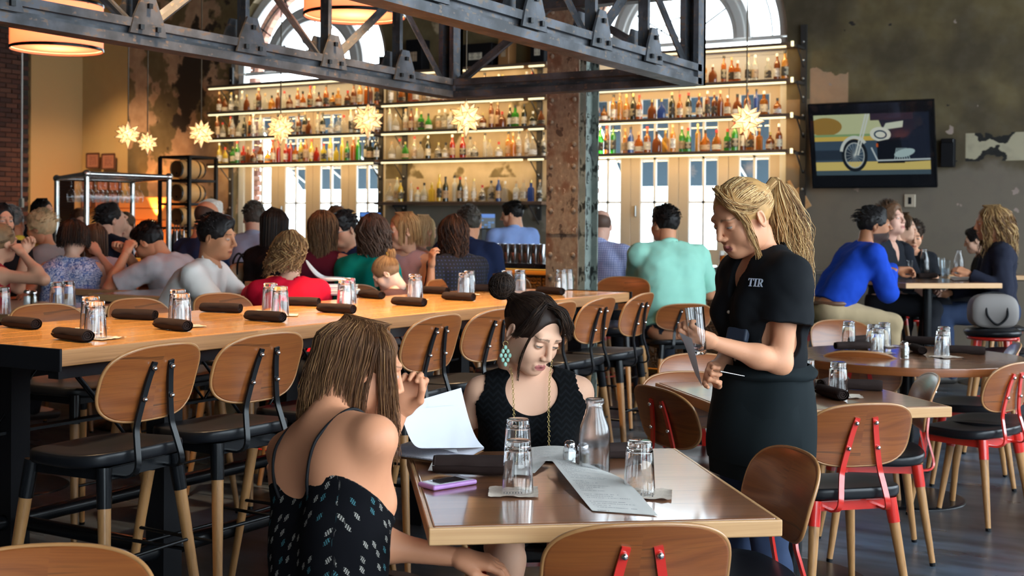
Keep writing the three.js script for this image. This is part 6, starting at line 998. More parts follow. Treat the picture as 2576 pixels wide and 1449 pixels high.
  if (o.bottom) { const B = o.bottom, Pb = [cone(V(-0.08 * s, hipY, -0.01), V(0.08 * s, hipY, -0.01), 0.100 * s + (fat * 0.6), 0.100 * s + fat * 0.6, 0.05), ...(B.short ? legP(B.e ?? 0.014, 1, 0.6) : legP(B.e ?? 0.014, 2))]; const up = hipY + (B.rise ?? 0.07); Pb.push({ k: 0.006, op: -1, lo: [-2, -2, -2], hi: [2, 2, 2], f: (x, y, z) => up - y }); if (stand || B.tall) Pb.unshift(cone(V(-0.07 * s, hipY + 0.03, 0), V(0.07 * s, hipY + 0.03, 0), 0.094 * s, 0.094 * s, 0.05)); mesh(B.name || 'trousers', fieldMesh(Pb, hero ? 0.009 : 0.014, { wrinkle: fold(0.006) }), clothM(B.c), g); }
  const shoes = mesh('shoes', fieldMesh(legs.flatMap(({ an, toe }) => [cone(an.clone().add(V(0, -0.035, -0.015)), toe, 0.037 * s, 0.033 * s, 0.02)]), 0.012), mat(o.shoe || [0.03, 0.025, 0.022], 0.5), g);
  return { g, o, N, H, hip, headQ, HM, arms, ch, at, toL, chestQ, lean, s, legs, S, bodyP, topP: P };
}
// a folded strip of cloth that follows points and stands out and down from them
function flatBand(pts, hgt, out) {
  const c = new THREE.CatmullRomCurve3(pts), pos = [], idx = [], n = 40, mid = pts.reduce((a, p) => a.add(p), V(0, 0, 0)).multiplyScalar(1 / pts.length);
  for (let i = 0; i <= n; i++) { const p = c.getPoint(i / n), d = p.clone().sub(mid).setY(0).normalize(); for (const [a, b] of [[-0.002, 0.004], [0.004, 0.012], [out * 0.55, 0.0], [out, -hgt], [out * 0.7, -hgt], [0.002, -0.006]]) pos.push(p.x + d.x * a, p.y + b, p.z + d.z * a); if (i) for (let k = 0; k < 5; k++) { const q = (i - 1) * 6 + k; idx.push(q, q + 6, q + 1, q + 1, q + 6, q + 7); } }
  const g = new THREE.BufferGeometry(); g.setAttribute('position', new THREE.Float32BufferAttribute(pos, 3)); g.setIndex(idx); g.computeVertexNormals(); return boxUV(g);
}
// ---------- the people ----------
const HB = { black: [0.012, 0.010, 0.010], dark: [0.030, 0.018, 0.012], brown: [0.075, 0.040, 0.020], auburn: [0.12, 0.05, 0.025], blonde: [0.42, 0.27, 0.12], pale: [0.55, 0.40, 0.22], grey: [0.12, 0.11, 0.10] };
const shades = (...n) => n.map((k) => Array.isArray(k) ? k : HB[k]);
const DENIM = [0.03, 0.045, 0.09], KHAKI = [0.36, 0.27, 0.16], DARK = [0.015, 0.016, 0.02];
const SK1 = [0.56, 0.25, 0.135], SK2 = [0.64, 0.33, 0.205], SK3 = [0.38, 0.16, 0.08];
// sundress woman at the near table, back to us
const motif = tex(512, 512, (u, v) => { const X = u * 7, Y = v * 9, cx = Math.floor(X), cy = Math.floor(Y), h = (Math.sin(cx * 127.1 + cy * 311.7) * 43758.5) % 1; const jx = 0.5 + 0.22 * Math.sin(cx * 3.1 + cy * 7.7), jy = 0.5 + 0.2 * Math.cos(cx * 5.3 + cy * 2.1), dx = (X - cx - jx) + (Y - cy - jy) * 0.35, dy = Y - cy - jy; const on = Math.abs(h) > 0.12 && Math.abs(dx) < 0.16 && Math.abs(dy) < 0.30 && Math.sin(dx * 42) * Math.sin(dy * 36) > 0.12 && Math.abs(dx) / 0.17 + Math.abs(dy) / 0.34 < 1.1; return on ? mix3([0.72, 0.70, 0.66], [0.30, 0.52, 0.56], Math.abs(h) > 0.7 ? 1 : 0) : [0.045, 0.047, 0.062]; }, true, [4.2, 3.6]);
const w1 = person({ label: 'woman in a black patterned sundress at the near table, back to us, turning pages', hero: true, p: [910, 930, 3.1], f: 50, lean: 9, side: -13, nk: 34, hy: -22, hp: 14, hr: -5, skin: [0.60, 0.265, 0.145], k: 1.03, hs: 0.98, sw: 0.178,
  hair: { style: 'long', c: [0.125, 0.054, 0.024], cols: [[0.125, 0.054, 0.024], [0.17, 0.078, 0.034], [0.085, 0.038, 0.018], [0.28, 0.14, 0.058], [0.105, 0.046, 0.021]], len: 0.33, n: 860, vol: 0.20, flare: 0.035, back: 0.035, open: 0.95, w: 0.0046, wave: 0.0022, part: 0.01 },
  top: { name: 'sundress', sl: 'strap', top: 0.305, slope: 0.5, e: 0.011, hem: -0.35, skirt: 0.02, m: mat(0xffffff, 0.95, { map: motif, specularIntensity: 0.2 }) , fold: 0.004 }, shoe: [0.05, 0.03, 0.02],
  R: { px: [1140, 1400, 2.96], ex: [985, 1460, 3.0], palm: [0, -1, 0.2], curl: 0.55, thumb: 0.3 }, L: { px: [1004, 1040, 3.34], ex: [960, 1190, 3.35], palm: [-0.6, 0, -0.6], curl: 1.15, thumb: 0.8 } });
for (const sg of [1, -1]) mesh('dress_strap', tube([[0.070, 0.26, 0.13], [0.085, 0.34, 0.12], [0.09, 0.42, 0.08], [0.092, 0.47, 0.0], [0.085, 0.42, -0.08], [0.07, 0.34, -0.11], [0.058, 0.30, -0.11]].map(([x, y, z]) => onField(w1.bodyP, w1.ch(sg * x, y, z), 0.003)), 0.0042, 50, 6), M.blackMatte, w1.g);
// sleeveless woman with bun, facing us
const knitTex = tex(256, 256, (u, v) => { const z = Math.abs((v * 12 + Math.abs((u * 8) % 1 - 0.5) * 1.6) % 1 - 0.5), k = z < 0.2 ? 0.085 : 0.045; return [k * 0.9, k, k * 1.15]; }, true, [4, 4]);
const w2 = person({ label: 'woman with a dark bun and black sleeveless top, reading beside her menu', hero: true, p: [1338, 838, 4.06], f: 176, lean: 7, nk: 16, hy: 34, hp: 26, hr: -6, lids: 0.62, gaze: 0.3, skin: [0.76, 0.44, 0.30], k: 1.0, hs: 1.07, brow: [0.10, 0.06, 0.04], lip: [0.50, 0.16, 0.15],
  hair: { style: 'bun', c: [0.030, 0.017, 0.012], cols: [[0.028, 0.016, 0.012], [0.018, 0.011, 0.009], [0.05, 0.028, 0.018]], tie: V(-0.058, 0.078, -0.10), n: 620, w: 0.0036, line: 0.085, extra: [
    { pts: [[-0.02, 0.118, 0.035], [0.02, 0.112, 0.07], [0.045, 0.075, 0.09], [0.062, 0.035, 0.085]], n: 80, j: 0.026, r: 0.0018 }, { pts: [[-0.02, 0.118, 0.035], [0.0, 0.115, 0.07], [0.02, 0.085, 0.094], [0.05, 0.048, 0.096]], n: 60, j: 0.022, r: 0.0017 },
    { pts: [[-0.02, 0.118, 0.035], [-0.055, 0.085, 0.065], [-0.068, 0.02, 0.068], [-0.064, -0.06, 0.062], [-0.05, -0.125, 0.07]], n: 24, j: 0.008, r: 0.0014 }, { pts: [[-0.02, 0.118, 0.03], [-0.06, 0.09, 0.045], [-0.077, 0.03, 0.035], [-0.078, -0.005, 0.015]], n: 90, j: 0.022, r: 0.0019 }, { pts: [[0.02, 0.11, 0.06], [0.062, 0.06, 0.06], [0.076, 0, 0.045], [0.07, -0.06, 0.04]], n: 24, j: 0.009, r: 0.0014 }] },
  top: { name: 'sleeveless_top', sl: 'none', arm: 0.060, scoop: 0.085, e: 0.011, hem: -0.08, m: mat(0xffffff, 0.9, { map: knitTex, bumpMap: knitTex, bumpScale: 0.001, specularIntensity: 0.2 }), fold: 0.0015, neck: 0.074 }, bottom: { c: [0.02, 0.02, 0.025], short: true, name: 'skirt', e: 0.02 },
  L: { px: [1400, 1195, 4.02], ex: [1450, 1100, 4.14], palm: [0, -1, 0] }, R: { px: [1240, 1195, 4.02], ex: [1165, 1100, 4.14], palm: [0, -1, 0] } });
{ // earring and necklace
  const mint = mat([0.35, 0.66, 0.54], 0.3, { clearcoat: 0.6 }), gold = M.brass, e = mesh('earring', new THREE.TorusGeometry(0.008, 0.001, 6, 16), gold, w2.g), p = V(-0.080, -0.044, -0.006).applyMatrix4(w2.HM); e.position.copy(p);
  [[0, -0.012], [-0.008, -0.024], [0.008, -0.024], [-0.014, -0.038], [0, -0.038], [0.014, -0.038], [-0.008, -0.052], [0.008, -0.052], [0, -0.066]].forEach(([x, y]) => mesh('bead', ell2(0.0058, 0.0075), mint, e).position.set(x, y, 0));
  function ell2(a, b) { return new THREE.SphereGeometry(1, 10, 8).scale(a, b, a * 0.6); }
  const nk = mesh('necklace', sph(0.001, 0, 0, 0, 6), gold, w2.g), cols = [[0.75, 0.85, 0.78], [0.55, 0.78, 0.72], [0.80, 0.55, 0.42], [0.85, 0.82, 0.72]].map((c) => mat(c, 0.35));
  const pts = [w2.ch(-0.050, 0.485, -0.03), w2.ch(-0.062, 0.455, 0.06), w2.ch(-0.060, 0.37, 0.118), w2.ch(-0.055, 0.28, 0.150), w2.ch(-0.035, 0.18, 0.135), w2.ch(0.0, 0.135, 0.118), w2.ch(0.035, 0.18, 0.135), w2.ch(0.050, 0.28, 0.150), w2.ch(0.052, 0.37, 0.118), w2.ch(0.055, 0.455, 0.06), w2.ch(0.045, 0.485, -0.03)], c = new THREE.CatmullRomCurve3(pts), lk = new THREE.TorusGeometry(0.0036, 0.0011, 5, 10), bd = sph(0.0052, 0, 0, 0, 8);
  for (let i = 0; i < 118; i++) { const t = (i + 0.5) / 118, q = c.getPointAt(t), mid = t > 0.34 && t < 0.68; if (mid && i % 2) continue; const b = mesh(mid ? 'bead' : 'chain_link', mid ? bd : lk, mid ? cols[(i >> 1) * 7 % 4] : gold, nk); b.position.copy(onField([...w2.bodyP, ...w2.topP], q, 0.004)); if (!mid) b.rotation.set(0, i % 2 ? 1.2 : 0, 0.6); }
}
// waitress
const w3 = person({ label: 'standing blonde waitress in black shirt and apron with a glass in hand', hero: true, stand: true, p: [1868, 548, 4.08], f: -108, lean: 0, tw: 0, nk: 30, hy: 10, hp: 22, hr: 0, lids: 0.5, skin: [0.62, 0.29, 0.165], k: 0.99, hs: 1.06, sw: 0.165, iris: [0.08, 0.12, 0.16], brow: [0.16, 0.09, 0.05], lip: [0.45, 0.15, 0.13],
  hair: { style: 'pony', c: [0.42, 0.23, 0.085], cols: [[0.46, 0.26, 0.10], [0.58, 0.36, 0.15], [0.32, 0.16, 0.06], [0.70, 0.48, 0.24], [0.20, 0.10, 0.04]], tie: V(0, 0.050, -0.122), tail: V(0, 0.012, -0.045), len: 0.46, wave: 0.015, full: 0.045, n: 900, w: 0.0044, swing: 1.5, pull: V(0, 0, -0.04), line: 0.08, extra: [
    { pts: [[0.03, 0.112, 0.045], [0.062, 0.07, 0.065], [0.078, 0.01, 0.05], [0.080, -0.06, 0.045], [0.078, -0.11, 0.042], [0.07, -0.17, 0.05]], n: 60, j: 0.02, r: 0.0015 }, { pts: [[0.0, 0.122, 0.06], [0.05, 0.09, 0.078], [0.076, 0.055, 0.045], [0.080, 0.04, 0.0], [0.072, 0.04, -0.05]], n: 120, j: 0.022, r: 0.0019 }, { pts: [[0.02, 0.108, 0.076], [0.058, 0.06, 0.072], [0.078, 0.03, 0.035], [0.080, 0.026, 0.0]], n: 100, j: 0.02, r: 0.0019 }] },
  top: { sl: 'short', sf: 0.54, sw: 0.030, e: 0.020, hem: -0.02, m: clothM([0.008, 0.009, 0.011], { roughness: 0.85 }), fold: 0.007, v: 0.13, neck: 0.062, collar: true }, bottom: { c: DENIM, tall: true, e: 0.006 }, stance: [0.02, -0.02],
  L: { px: [1798, 862, 3.86], ex: [2030, 985, 3.95], palm: [-0.35, 0.1, -0.9], curl: [1.0, 1.05, 1.1, 1.15], thumb: 0.9, hd: null }, R: { px: [1800, 925, 4.02], ex: [1880, 930, 4.35], palm: [0.5, -0.2, -0.6], curl: [0.35, 1.1, 1.3, 1.4], thumb: 0.9 } });
{
  const { hip, s, g, ch } = w3, bl = clothM([0.009, 0.013, 0.015], { roughness: 0.85 }), hy = hip.y;
  const pan = (w0, w1_, y0, y1, r, name, m, ac = 0) => { const n = 30, pos = [], idx = [], nv = 14; for (let sd = 0; sd < 2; sd++) for (let j = 0; j <= nv; j++) for (let i = 0; i <= n; i++) { const v = j / nv, y = lerp(y0, y1, v), w = lerp(w0, w1_, v), a = ac + (i / n - 0.5) * w, k = r + 0.022 * Math.sin(v * 2.4) + sd * 0.004 + 0.004 * Math.sin(a * 5 + v * 4) + noise3(a * 3, y * 6, 1) * 0.006; pos.push(Math.sin(a) * (k + 0.045), y, Math.cos(a) * k); } const W = n + 1, O = W * (nv + 1); for (let sd = 0; sd < 2; sd++) for (let j = 0; j < nv; j++) for (let i = 0; i < n; i++) { const q = sd * O + j * W + i; sd ? idx.push(q, q + W, q + 1, q + 1, q + W, q + W + 1) : idx.push(q, q + 1, q + W, q + 1, q + W + 1, q + W); } const G = new THREE.BufferGeometry(); G.setAttribute('position', new THREE.Float32BufferAttribute(pos, 3)); G.setIndex(idx); G.computeVertexNormals(); return mesh(name, boxUV(G), m, g); };
  const ap = pan(5.9, 5.6, hy + 0.12, hy - 0.23, 0.136, 'apron', bl); const pk = pan(3.4, 3.4, hy + 0.02, hy - 0.18, 0.145, 'apron_pocket', bl); g.remove(pk); ap.add(pk); const bd = pan(6.28, 6.28, hy + 0.13, hy + 0.09, 0.134, 'waistband', bl); g.remove(bd); ap.add(bd);
  // name embroidery, buttons, pocket notebook
  const font = await new FontLoader().loadAsync('fonts/droid/droid_serif_bold.typeface.json'), tg = new TextGeometry('TIR', { font, size: 0.026, depth: 0.0015, curveSegments: 4 }); tg.computeBoundingBox(); tg.translate(-0.035, 0, 0);
  // each letter laid on the shirt
  const on = (x, y, z, off) => onField(w3.topP, ch(x, y, z), off);
  const word = mesh('embroidery', tg, mat([0.55, 0.62, 0.75], 0.6), g), pb = on(0.165, 0.385, 0.06, 0.004), pa = on(0.10, 0.385, 0.1, 0.004), xd = pb.clone().sub(pa).normalize(), pm = pa.clone().lerp(pb, 0.5), pt = on(0.13, 0.41, 0.08, 0.004), yd = pt.sub(pm); yd.addScaledVector(xd, -yd.dot(xd)).normalize(); word.quaternion.setFromRotationMatrix(new THREE.Matrix4().makeBasis(xd.clone(), yd, xd.clone().cross(yd))); word.position.copy(pm); tag(word, 'silver embroidered letters TIR');
  for (const y of [0.30, 0.22, 0.14]) { const b = mesh('button', sph(0.006, 0, 0, 0, 8), M.kraft, g); b.position.copy(on(0.004, y, 0.13, 0.001)); }
  const nb = mesh('pocket_notebook', rbox(0.085, 0.045, 0.022, 0.008), mat([0.02, 0.03, 0.055], 0.6), g); nb.position.copy(on(0.08, 0.235, 0.13, 0.006)); nb.quaternion.copy(word.quaternion);
  // flute glass, card and pen held in her hands
  const wl = w3.arms[0].W.clone(), wr = w3.arms[1].W.clone(), toW = (p) => p.clone().applyAxisAngle(V(0, 1, 0), g.rotation.y).add(g.position);
  const gp = atD(1753, 843, 3.83), fl = thing('flute_glass', 'tall clear flute glass held upright in the hand of the waitress', 'glass', gp); fl.rotation.z = 0.12; mesh('glass_body', lathe([[0, -0.06], [0.022, -0.06], [0.024, -0.05], [0.028, 0.0], [0.0295, 0.085], [0.028, 0.085], [0.026, 0], [0.02, -0.045], [0, -0.05]], 26), M.glass, fl);
  const cd = thing('order_card', 'white card held behind the flute glass by the waitress', 'card'); sheet('paper', atD(1708, 836, 3.84), atD(1740, 852, 3.80), atD(1766, 968, 3.80), atD(1750, 940, 3.84), (u, v) => 0.004 * Math.sin(v * 5), whiteSheet, cd);
  const pn = thing('pen', 'thin silver pen in the right hand of the waitress, pointing right', 'pen', [0, 0, 0]); mesh('barrel', rod(atD(1812, 934, 3.92), atD(1872, 946, 3.95), 0.0032, 0.0024, 8), M.chrome, pn); mesh('tip', rod(atD(1872, 946, 3.95), atD(1877, 947, 3.953), 0.0024, 0.0005, 8), M.black, pn);
}
const floral = tex(512, 512, (u, v) => { const a = fbm(u * 9, v * 9, 3, 4), b = fbm(u * 17, v * 17, 9, 3); return mix3([0.74, 0.78, 0.86], mix3([0.16, 0.26, 0.52], [0.42, 0.52, 0.74], clamp(0.5 + b * 2)), sstep(-0.02, 0.06, Math.sin(a * 20) * 0.25 + b * 0.5)); }, true, [2.5, 2.5]);
const dots = tex(128, 128, (u, v) => Math.hypot((u * 8) % 1 - 0.5, (v * 8) % 1 - 0.5) < 0.16 ? [0.20, 0.24, 0.42] : [0.05, 0.06, 0.11], true, [5, 5]);
const check = tex(64, 64, (u, v) => ((u * 8) % 1 < 0.16 || (v * 8) % 1 < 0.16) ? [0.45, 0.50, 0.72] : [0.70, 0.73, 0.86], true, [7, 7]);
const bloom = tex(256, 256, (u, v) => { const a = fbm(u * 12, v * 12, 3, 3); return a > 0.03 ? [0.75, 0.75, 0.78] : [0.06, 0.06, 0.08]; }, true, [3, 3]);
const shortH = (c, o = {}) => ({ style: 'short', c: HB[c], ...o }), longH = (c, len, o = {}) => ({ style: 'long', c: HB[c], len, n: 240, w: 0.0075, ...o });
const GB = 'guests at the tables behind', hold = { at: [-0.05, -0.18, 0.30] };
const crowd = [
  { chair: 'redstool', label: 'man in a white polo shirt leaning on his forearms towards the woman in red', m: 1, p: [546, 598, 7.55], f: 96, lean: 30, nk: -12, hy: -8, hp: 6, k: 1.08, fat: 0.016, hair: shortH('black', { tl: 0.022, t: 1.06 }), skin: [0.50, 0.23, 0.12], top: { c: [0.74, 0.70, 0.66], sl: 'short', sf: 0.7, collar: true, e: 0.016 }, bottom: { c: KHAKI }, R: { px: [655, 728, 7.4], ex: [520, 780, 7.3] }, L: { px: [650, 722, 7.8], ex: [600, 740, 7.95] } },
  { label: 'woman in a bright red top with wavy dark-blonde hair, back to us', p: [728, 640, 7.3], f: -10, lean: 18, nk: 6, hy: 14, hp: 8, k: 1.06, hair: longH('blonde', 0.24, { cols: [[0.28, 0.16, 0.07], [0.40, 0.25, 0.11], [0.16, 0.085, 0.04]], wave: 0.016, vol: 0.16, back: 0.05, n: 320, pull: V(0.05, 0, 0) }), top: { c: [0.62, 0.008, 0.03], sl: 'half', ff: 0.18, e: 0.014 }, bottom: { c: DARK }, L: { px: [660, 740, 7.9], ex: [600, 760, 7.6] }, R: { px: [775, 745, 7.95], ex: [815, 760, 7.6] } },
  { chair: 'redstool', label: 'woman in a sleeveless blue and white floral blouse, dark bob, back to us', p: [186, 600, 8.9], f: -4, lean: 10, nk: 6, hy: 6, hp: 4, k: 1.06, fat: 0.02, hair: longH('dark', 0.19, { cols: [HB.dark, [0.06, 0.03, 0.02], HB.black], vol: 0.22, flare: 0.03, back: 0.03, n: 320, open: 0.9 }), top: { sl: 'none', e: 0.016, arm: 0.052, m: mat(0xffffff, 0.85, { map: floral }) }, bottom: { c: DENIM }, R: { px: [268, 765, 9.15], ex: [300, 760, 8.7] }, L: { px: [135, 740, 9.2], ex: [100, 760, 8.8] } },
  { label: 'girl with long brown hair resting her cheek on her hand beside the floral blouse', p: [236, 607, 9.3], f: -62, lean: 14, hy: -8, hp: 10, k: 0.98, hair: longH('brown', 0.36, { cols: [[0.10, 0.055, 0.03], [0.16, 0.09, 0.05], [0.06, 0.03, 0.02]] }), skin: SK2, top: { c: [0.45, 0.38, 0.42], sl: 'short' }, bottom: { c: DENIM }, L: { px: [250, 640, 9.1], ex: [290, 715, 9.1], curl: 1.1 } },
  { label: 'man in a grey T-shirt bending low over the table with clasped fists', m: 1, p: [374, 612, 8.9], f: -72, lean: 36, nk: 20, hy: 0, hp: 30, k: 1.08, fat: 0.03, hair: shortH('black'), skin: SK1, top: { c: [0.46, 0.44, 0.46], sl: 'short', sf: 0.8, e: 0.016 }, bottom: { c: DARK }, L: { px: [315, 640, 8.75], ex: [352, 715, 8.6], curl: 1.5 }, R: { px: [318, 636, 8.9], ex: [345, 715, 9.1], curl: 1.5 } },
  { label: 'man in a dark suit looking up at the left, back half turned', m: 1, p: [282, 553, 10.8], f: 35, lean: 8, hy: -18, hp: -24, k: 1.1, hair: shortH('black'), top: { c: [0.012, 0.016, 0.028], sl: 'long', e: 0.02 }, bottom: { c: DARK } },
  { label: 'woman with a brown ponytail and white blouse behind the dark suit', p: [315, 568, 11.6], f: 60, lean: 4, hy: -120, k: 1.0, hair: { style: 'pony', c: HB.brown, len: 0.26, n: 160, tie: V(0, 0.08, -0.10) }, top: { c: [0.62, 0.58, 0.62], sl: 'long' }, bottom: { c: DARK }, R: { px: [340, 612, 11.3] } },
  { label: 'older woman with short curly blonde hair facing left at the left', p: [102, 575, 10.2], f: -80, lean: 12, hp: 4, k: 1.05, fat: 0.02, hair: shortH('pale', { tl: 0.05, comb: V(0, 0.3, -0.3), t: 1.16 }), skin: SK1, top: { c: [0.30, 0.26, 0.26], sl: 'short' }, bottom: { c: DARK } },
  { label: 'man in a yellow polo shirt at the far left', m: 1, p: [30, 562, 10.2], f: -50, lean: 10, hy: -60, k: 1.08, hair: shortH('grey'), skin: SK3, top: { c: [0.62, 0.46, 0.06], sl: 'short', collar: true }, bottom: { c: DARK } },
  { label: 'woman in a red top with hands clasped at the left picture edge', p: [2, 612, 8.2], f: 40, lean: 16, hy: 10, k: 1.04, hair: { style: 'pony', c: HB.brown, cols: [[0.2, 0.12, 0.06], [0.1, 0.06, 0.03]], len: 0.14, n: 170, tie: V(0, 0.0, -0.11) }, skin: SK2, top: { c: [0.35, 0.02, 0.03], sl: 'none' }, bottom: { c: DARK }, R: { px: [58, 640, 8.1], ex: [66, 712, 8.0], curl: 1.3 }, L: { px: [62, 636, 8.25], ex: [74, 705, 8.3], curl: 1.3 } },
  { label: 'smiling dark-haired woman partly cut by the left picture edge', p: [2, 556, 9.4], f: 150, lean: 6, hy: 20, k: 1.05, hair: longH('black', 0.2, { n: 150 }), skin: SK2, top: { c: DARK, sl: 'short' }, bottom: { c: DARK } },
  { label: 'dark-haired woman in black standing before the brick wall', p: [108, 532, 12.2], f: 120, stand: true, hy: 10, k: 0.98, hair: longH('black', 0.22, { n: 150 }), skin: SK2, top: { c: DARK, sl: 'long' }, bottom: { c: DARK, tall: true } },
  { label: 'man with reddish hair half hidden behind the pipe stand post', m: 1, p: [200, 560, 12.6], f: 150, k: 1.02, hair: shortH('auburn'), top: { c: DARK, sl: 'long' }, bottom: { c: DARK } },
  { label: 'balding man in a navy shirt behind the white polo shirt', m: 1, p: [522, 552, 9.6], f: 40, lean: 10, hy: 20, hp: 10, k: 1.08, hair: { style: 'bald', c: [0.06, 0.035, 0.025] }, skin: SK1, top: { c: [0.02, 0.035, 0.09], sl: 'short' }, bottom: { c: DARK } },
  { label: 'white-haired guest in mint green behind the balding man', m: 1, p: [537, 540, 12.2], f: 60, k: 1.05, hair: shortH('pale', { cols: [[0.7, 0.68, 0.62]] }), top: { c: [0.25, 0.6, 0.5], sl: 'short' }, bottom: { c: KHAKI } },
  { chair: 'stool', label: 'man in a grey-blue dress shirt seated at the bar, back to us, left window', m: 1, p: [640, 550, 10.6], f: -4, lean: 12, hy: 6, k: 1.08, hair: shortH('grey', { cols: [[0.07, 0.055, 0.045], [0.10, 0.085, 0.075]] }), top: { c: [0.30, 0.32, 0.42], sl: 'long', collar: true, e: 0.016 }, bottom: { c: DARK } },
  { chair: 'stool', label: 'woman with long dark hair and sunglasses on her head', p: [692, 572, 9.2], f: 40, lean: 10, hy: 22, hp: 8, k: 1.06, shades: 1, hair: longH('black', 0.40, { cols: [HB.black, HB.dark], n: 300, vol: 0.16 }), skin: SK1, top: { c: [0.012, 0.012, 0.014], sl: 'long' }, bottom: { c: DARK } },
  { label: 'woman with very long chestnut hair between the red and green tops', p: [812, 578, 8.5], f: 12, lean: 6, hy: 22, k: 1.05, hair: longH('auburn', 0.46, { cols: [[0.14, 0.07, 0.03], [0.20, 0.11, 0.05], [0.08, 0.04, 0.02]], n: 360, vol: 0.18, wave: 0.008 }), skin: SK2, top: { c: [0.10, 0.01, 0.02], sl: 'none' }, bottom: { c: DARK } },
  { label: 'man with dark hair and glasses in a navy shirt facing us', m: 1, glasses: 1, p: [862, 578, 9.6], f: 205, lean: 14, hy: -10, hp: 12, k: 1.06, hair: shortH('black'), skin: SK2, top: { c: [0.02, 0.035, 0.10], sl: 'short', collar: true }, bottom: { c: DARK }, L: { at: [0.05, -0.14, 0.26] } },
  { label: 'guest with reddish-brown hair behind the man with glasses', p: [846, 556, 11.4], f: 160, k: 1.02, hair: shortH('auburn'), top: { c: DARK, sl: 'long' }, bottom: { c: DARK } },
  { label: 'woman in an emerald green top with long wavy grey-brown hair, back to us', p: [940, 590, 8.3], f: 25, lean: 12, hy: 18, k: 1.08, fat: 0.025, hair: longH('brown', 0.36, { cols: [[0.09, 0.05, 0.035], [0.14, 0.085, 0.06], [0.055, 0.03, 0.02]], wave: 0.02, vol: 0.2, n: 320, pull: V(-0.02, 0, 0) }), skin: SK2, top: { c: [0.0, 0.19, 0.15], sl: 'short', sf: 0.8 }, bottom: { c: DARK } },
  { label: 'blonde woman in a dusty pink sleeveless top turning to the green-clad woman', p: [1014, 582, 9.0], f: 205, lean: 6, hy: -42, hp: 4, k: 1.06, hair: longH('blonde', 0.22, { cols: [[0.40, 0.22, 0.09], [0.50, 0.30, 0.13], [0.28, 0.15, 0.06]], n: 280, vol: 0.12, open: 1.12 }), skin: SK2, lip: [0.42, 0.10, 0.10], top: { c: [0.42, 0.26, 0.27], sl: 'none' }, bottom: { c: DARK } },
  { label: 'platinum blonde woman behind the woman in pink', p: [1066, 582, 10.2], f: 60, lean: 4, hy: 16, k: 1.04, hair: longH('pale', 0.24, { cols: [[0.58, 0.42, 0.22], [0.46, 0.31, 0.15]], n: 240, vol: 0.12 }), skin: SK2, top: { c: [0.4, 0.26, 0.22], sl: 'none' }, bottom: { c: DARK } },
  { label: 'woman with long dark brown hair in a navy dotted blouse', p: [1140, 590, 8.9], f: -32, lean: 10, hy: -20, hp: 6, k: 1.07, hair: longH('dark', 0.36, { cols: [[0.04, 0.02, 0.014], [0.10, 0.045, 0.025], [0.02, 0.012, 0.01]], n: 340, vol: 0.2, wave: 0.012 }), skin: SK1, top: { sl: 'half', ff: 0.1, m: mat(0xffffff, 0.85, { map: dots }) }, bottom: { c: DARK }, L: { px: [1085, 672, 8.6] } },
  { label: 'man in a navy polo shirt with grey-brown hair by the order screen, back to us', m: 1, p: [1182, 563, 9.9], f: 14, lean: 12, hy: 14, k: 1.08, fat: 0.01, hair: shortH('grey', { cols: [[0.06, 0.05, 0.04], [0.12, 0.10, 0.09]] }), skin: SK1, top: { c: [0.014, 0.022, 0.06], sl: 'short', collar: true, e: 0.016 }, bottom: { c: DARK } },
  { label: 'small girl with a ponytail and yellow hair tie looking down', p: [972, 690, 7.75], f: -80, lean: 14, nk: 10, hp: 34, hy: 8, k: 0.72, hs: 1.22, hair: { style: 'pony', c: [0.22, 0.12, 0.06], cols: [[0.22, 0.12, 0.06], [0.32, 0.19, 0.09], [0.13, 0.07, 0.035]], tie: V(0, 0.10, -0.085), tail: V(0, 0.03, -0.03), len: 0.17, n: 300, w: 0.006 }, hairtie: [0.75, 0.6, 0.08], skin: [0.70, 0.44, 0.33], top: { c: [0.10, 0.05, 0.05], sl: 'short' }, bottom: { c: DENIM } },
  { label: 'bartender in a light blue shirt behind the bar, head turned left', m: 1, stand: true, p: [1288, 541, 12.6], f: -15, lean: 4, hy: 62, hp: 8, k: 1.02, hair: shortH('black'), skin: SK2, top: { c: [0.26, 0.38, 0.72], sl: 'long', e: 0.02, collar: true }, bottom: { c: DARK, tall: true } },
  { label: 'bald man in a pale checked shirt at the bar right of the column', m: 1, p: [1512, 570, 10.4], f: 18, lean: 14, hy: 10, hp: 8, k: 1.08, hair: { style: 'bald', c: [0.10, 0.06, 0.045] }, skin: [0.62, 0.36, 0.27], top: { sl: 'long', e: 0.016, collar: true, m: mat(0xffffff, 0.85, { map: check }) }, bottom: { c: DARK } },
  { chair: 'stool', label: 'broad man in a mint green polo shirt at the bar, back to us', m: 1, p: [1672, 566, 9.6], f: -14, lean: 14, hy: 14, k: 1.14, fat: 0.035, sw: 0.21, glasses: 1, hair: shortH('black'), skin: SK1, top: { c: [0.30, 0.62, 0.50], sl: 'short', sf: 0.85, sw: 0.02, e: 0.022, collar: true, hem: -0.02 }, bottom: { c: [0.03, 0.035, 0.05] }, L: { px: [1630, 690, 10.0], ex: [1590, 720, 9.6] }, R: { px: [1750, 690, 9.95], ex: [1790, 720, 9.5] } },
  { label: 'bearded man in a bright blue shirt and khaki trousers leaning on the high table', m: 1, p: [2200, 568, 9.35], f: 80, lean: 34, nk: -6, hy: -12, hp: -4, k: 1.08, beard: [0.05, 0.03, 0.025], hair: shortH('black'), skin: SK3, top: { c: [0.012, 0.055, 0.42], sl: 'long', e: 0.020, hem: 0.04 }, bottom: { c: KHAKI, rise: 0.06, e: 0.018 }, thighDrop: 0.1, R: { px: [2240, 690, 9.5], ex: [2228, 705, 9.3] }, L: { px: [2255, 680, 9.8], ex: [2240, 700, 9.9] } },
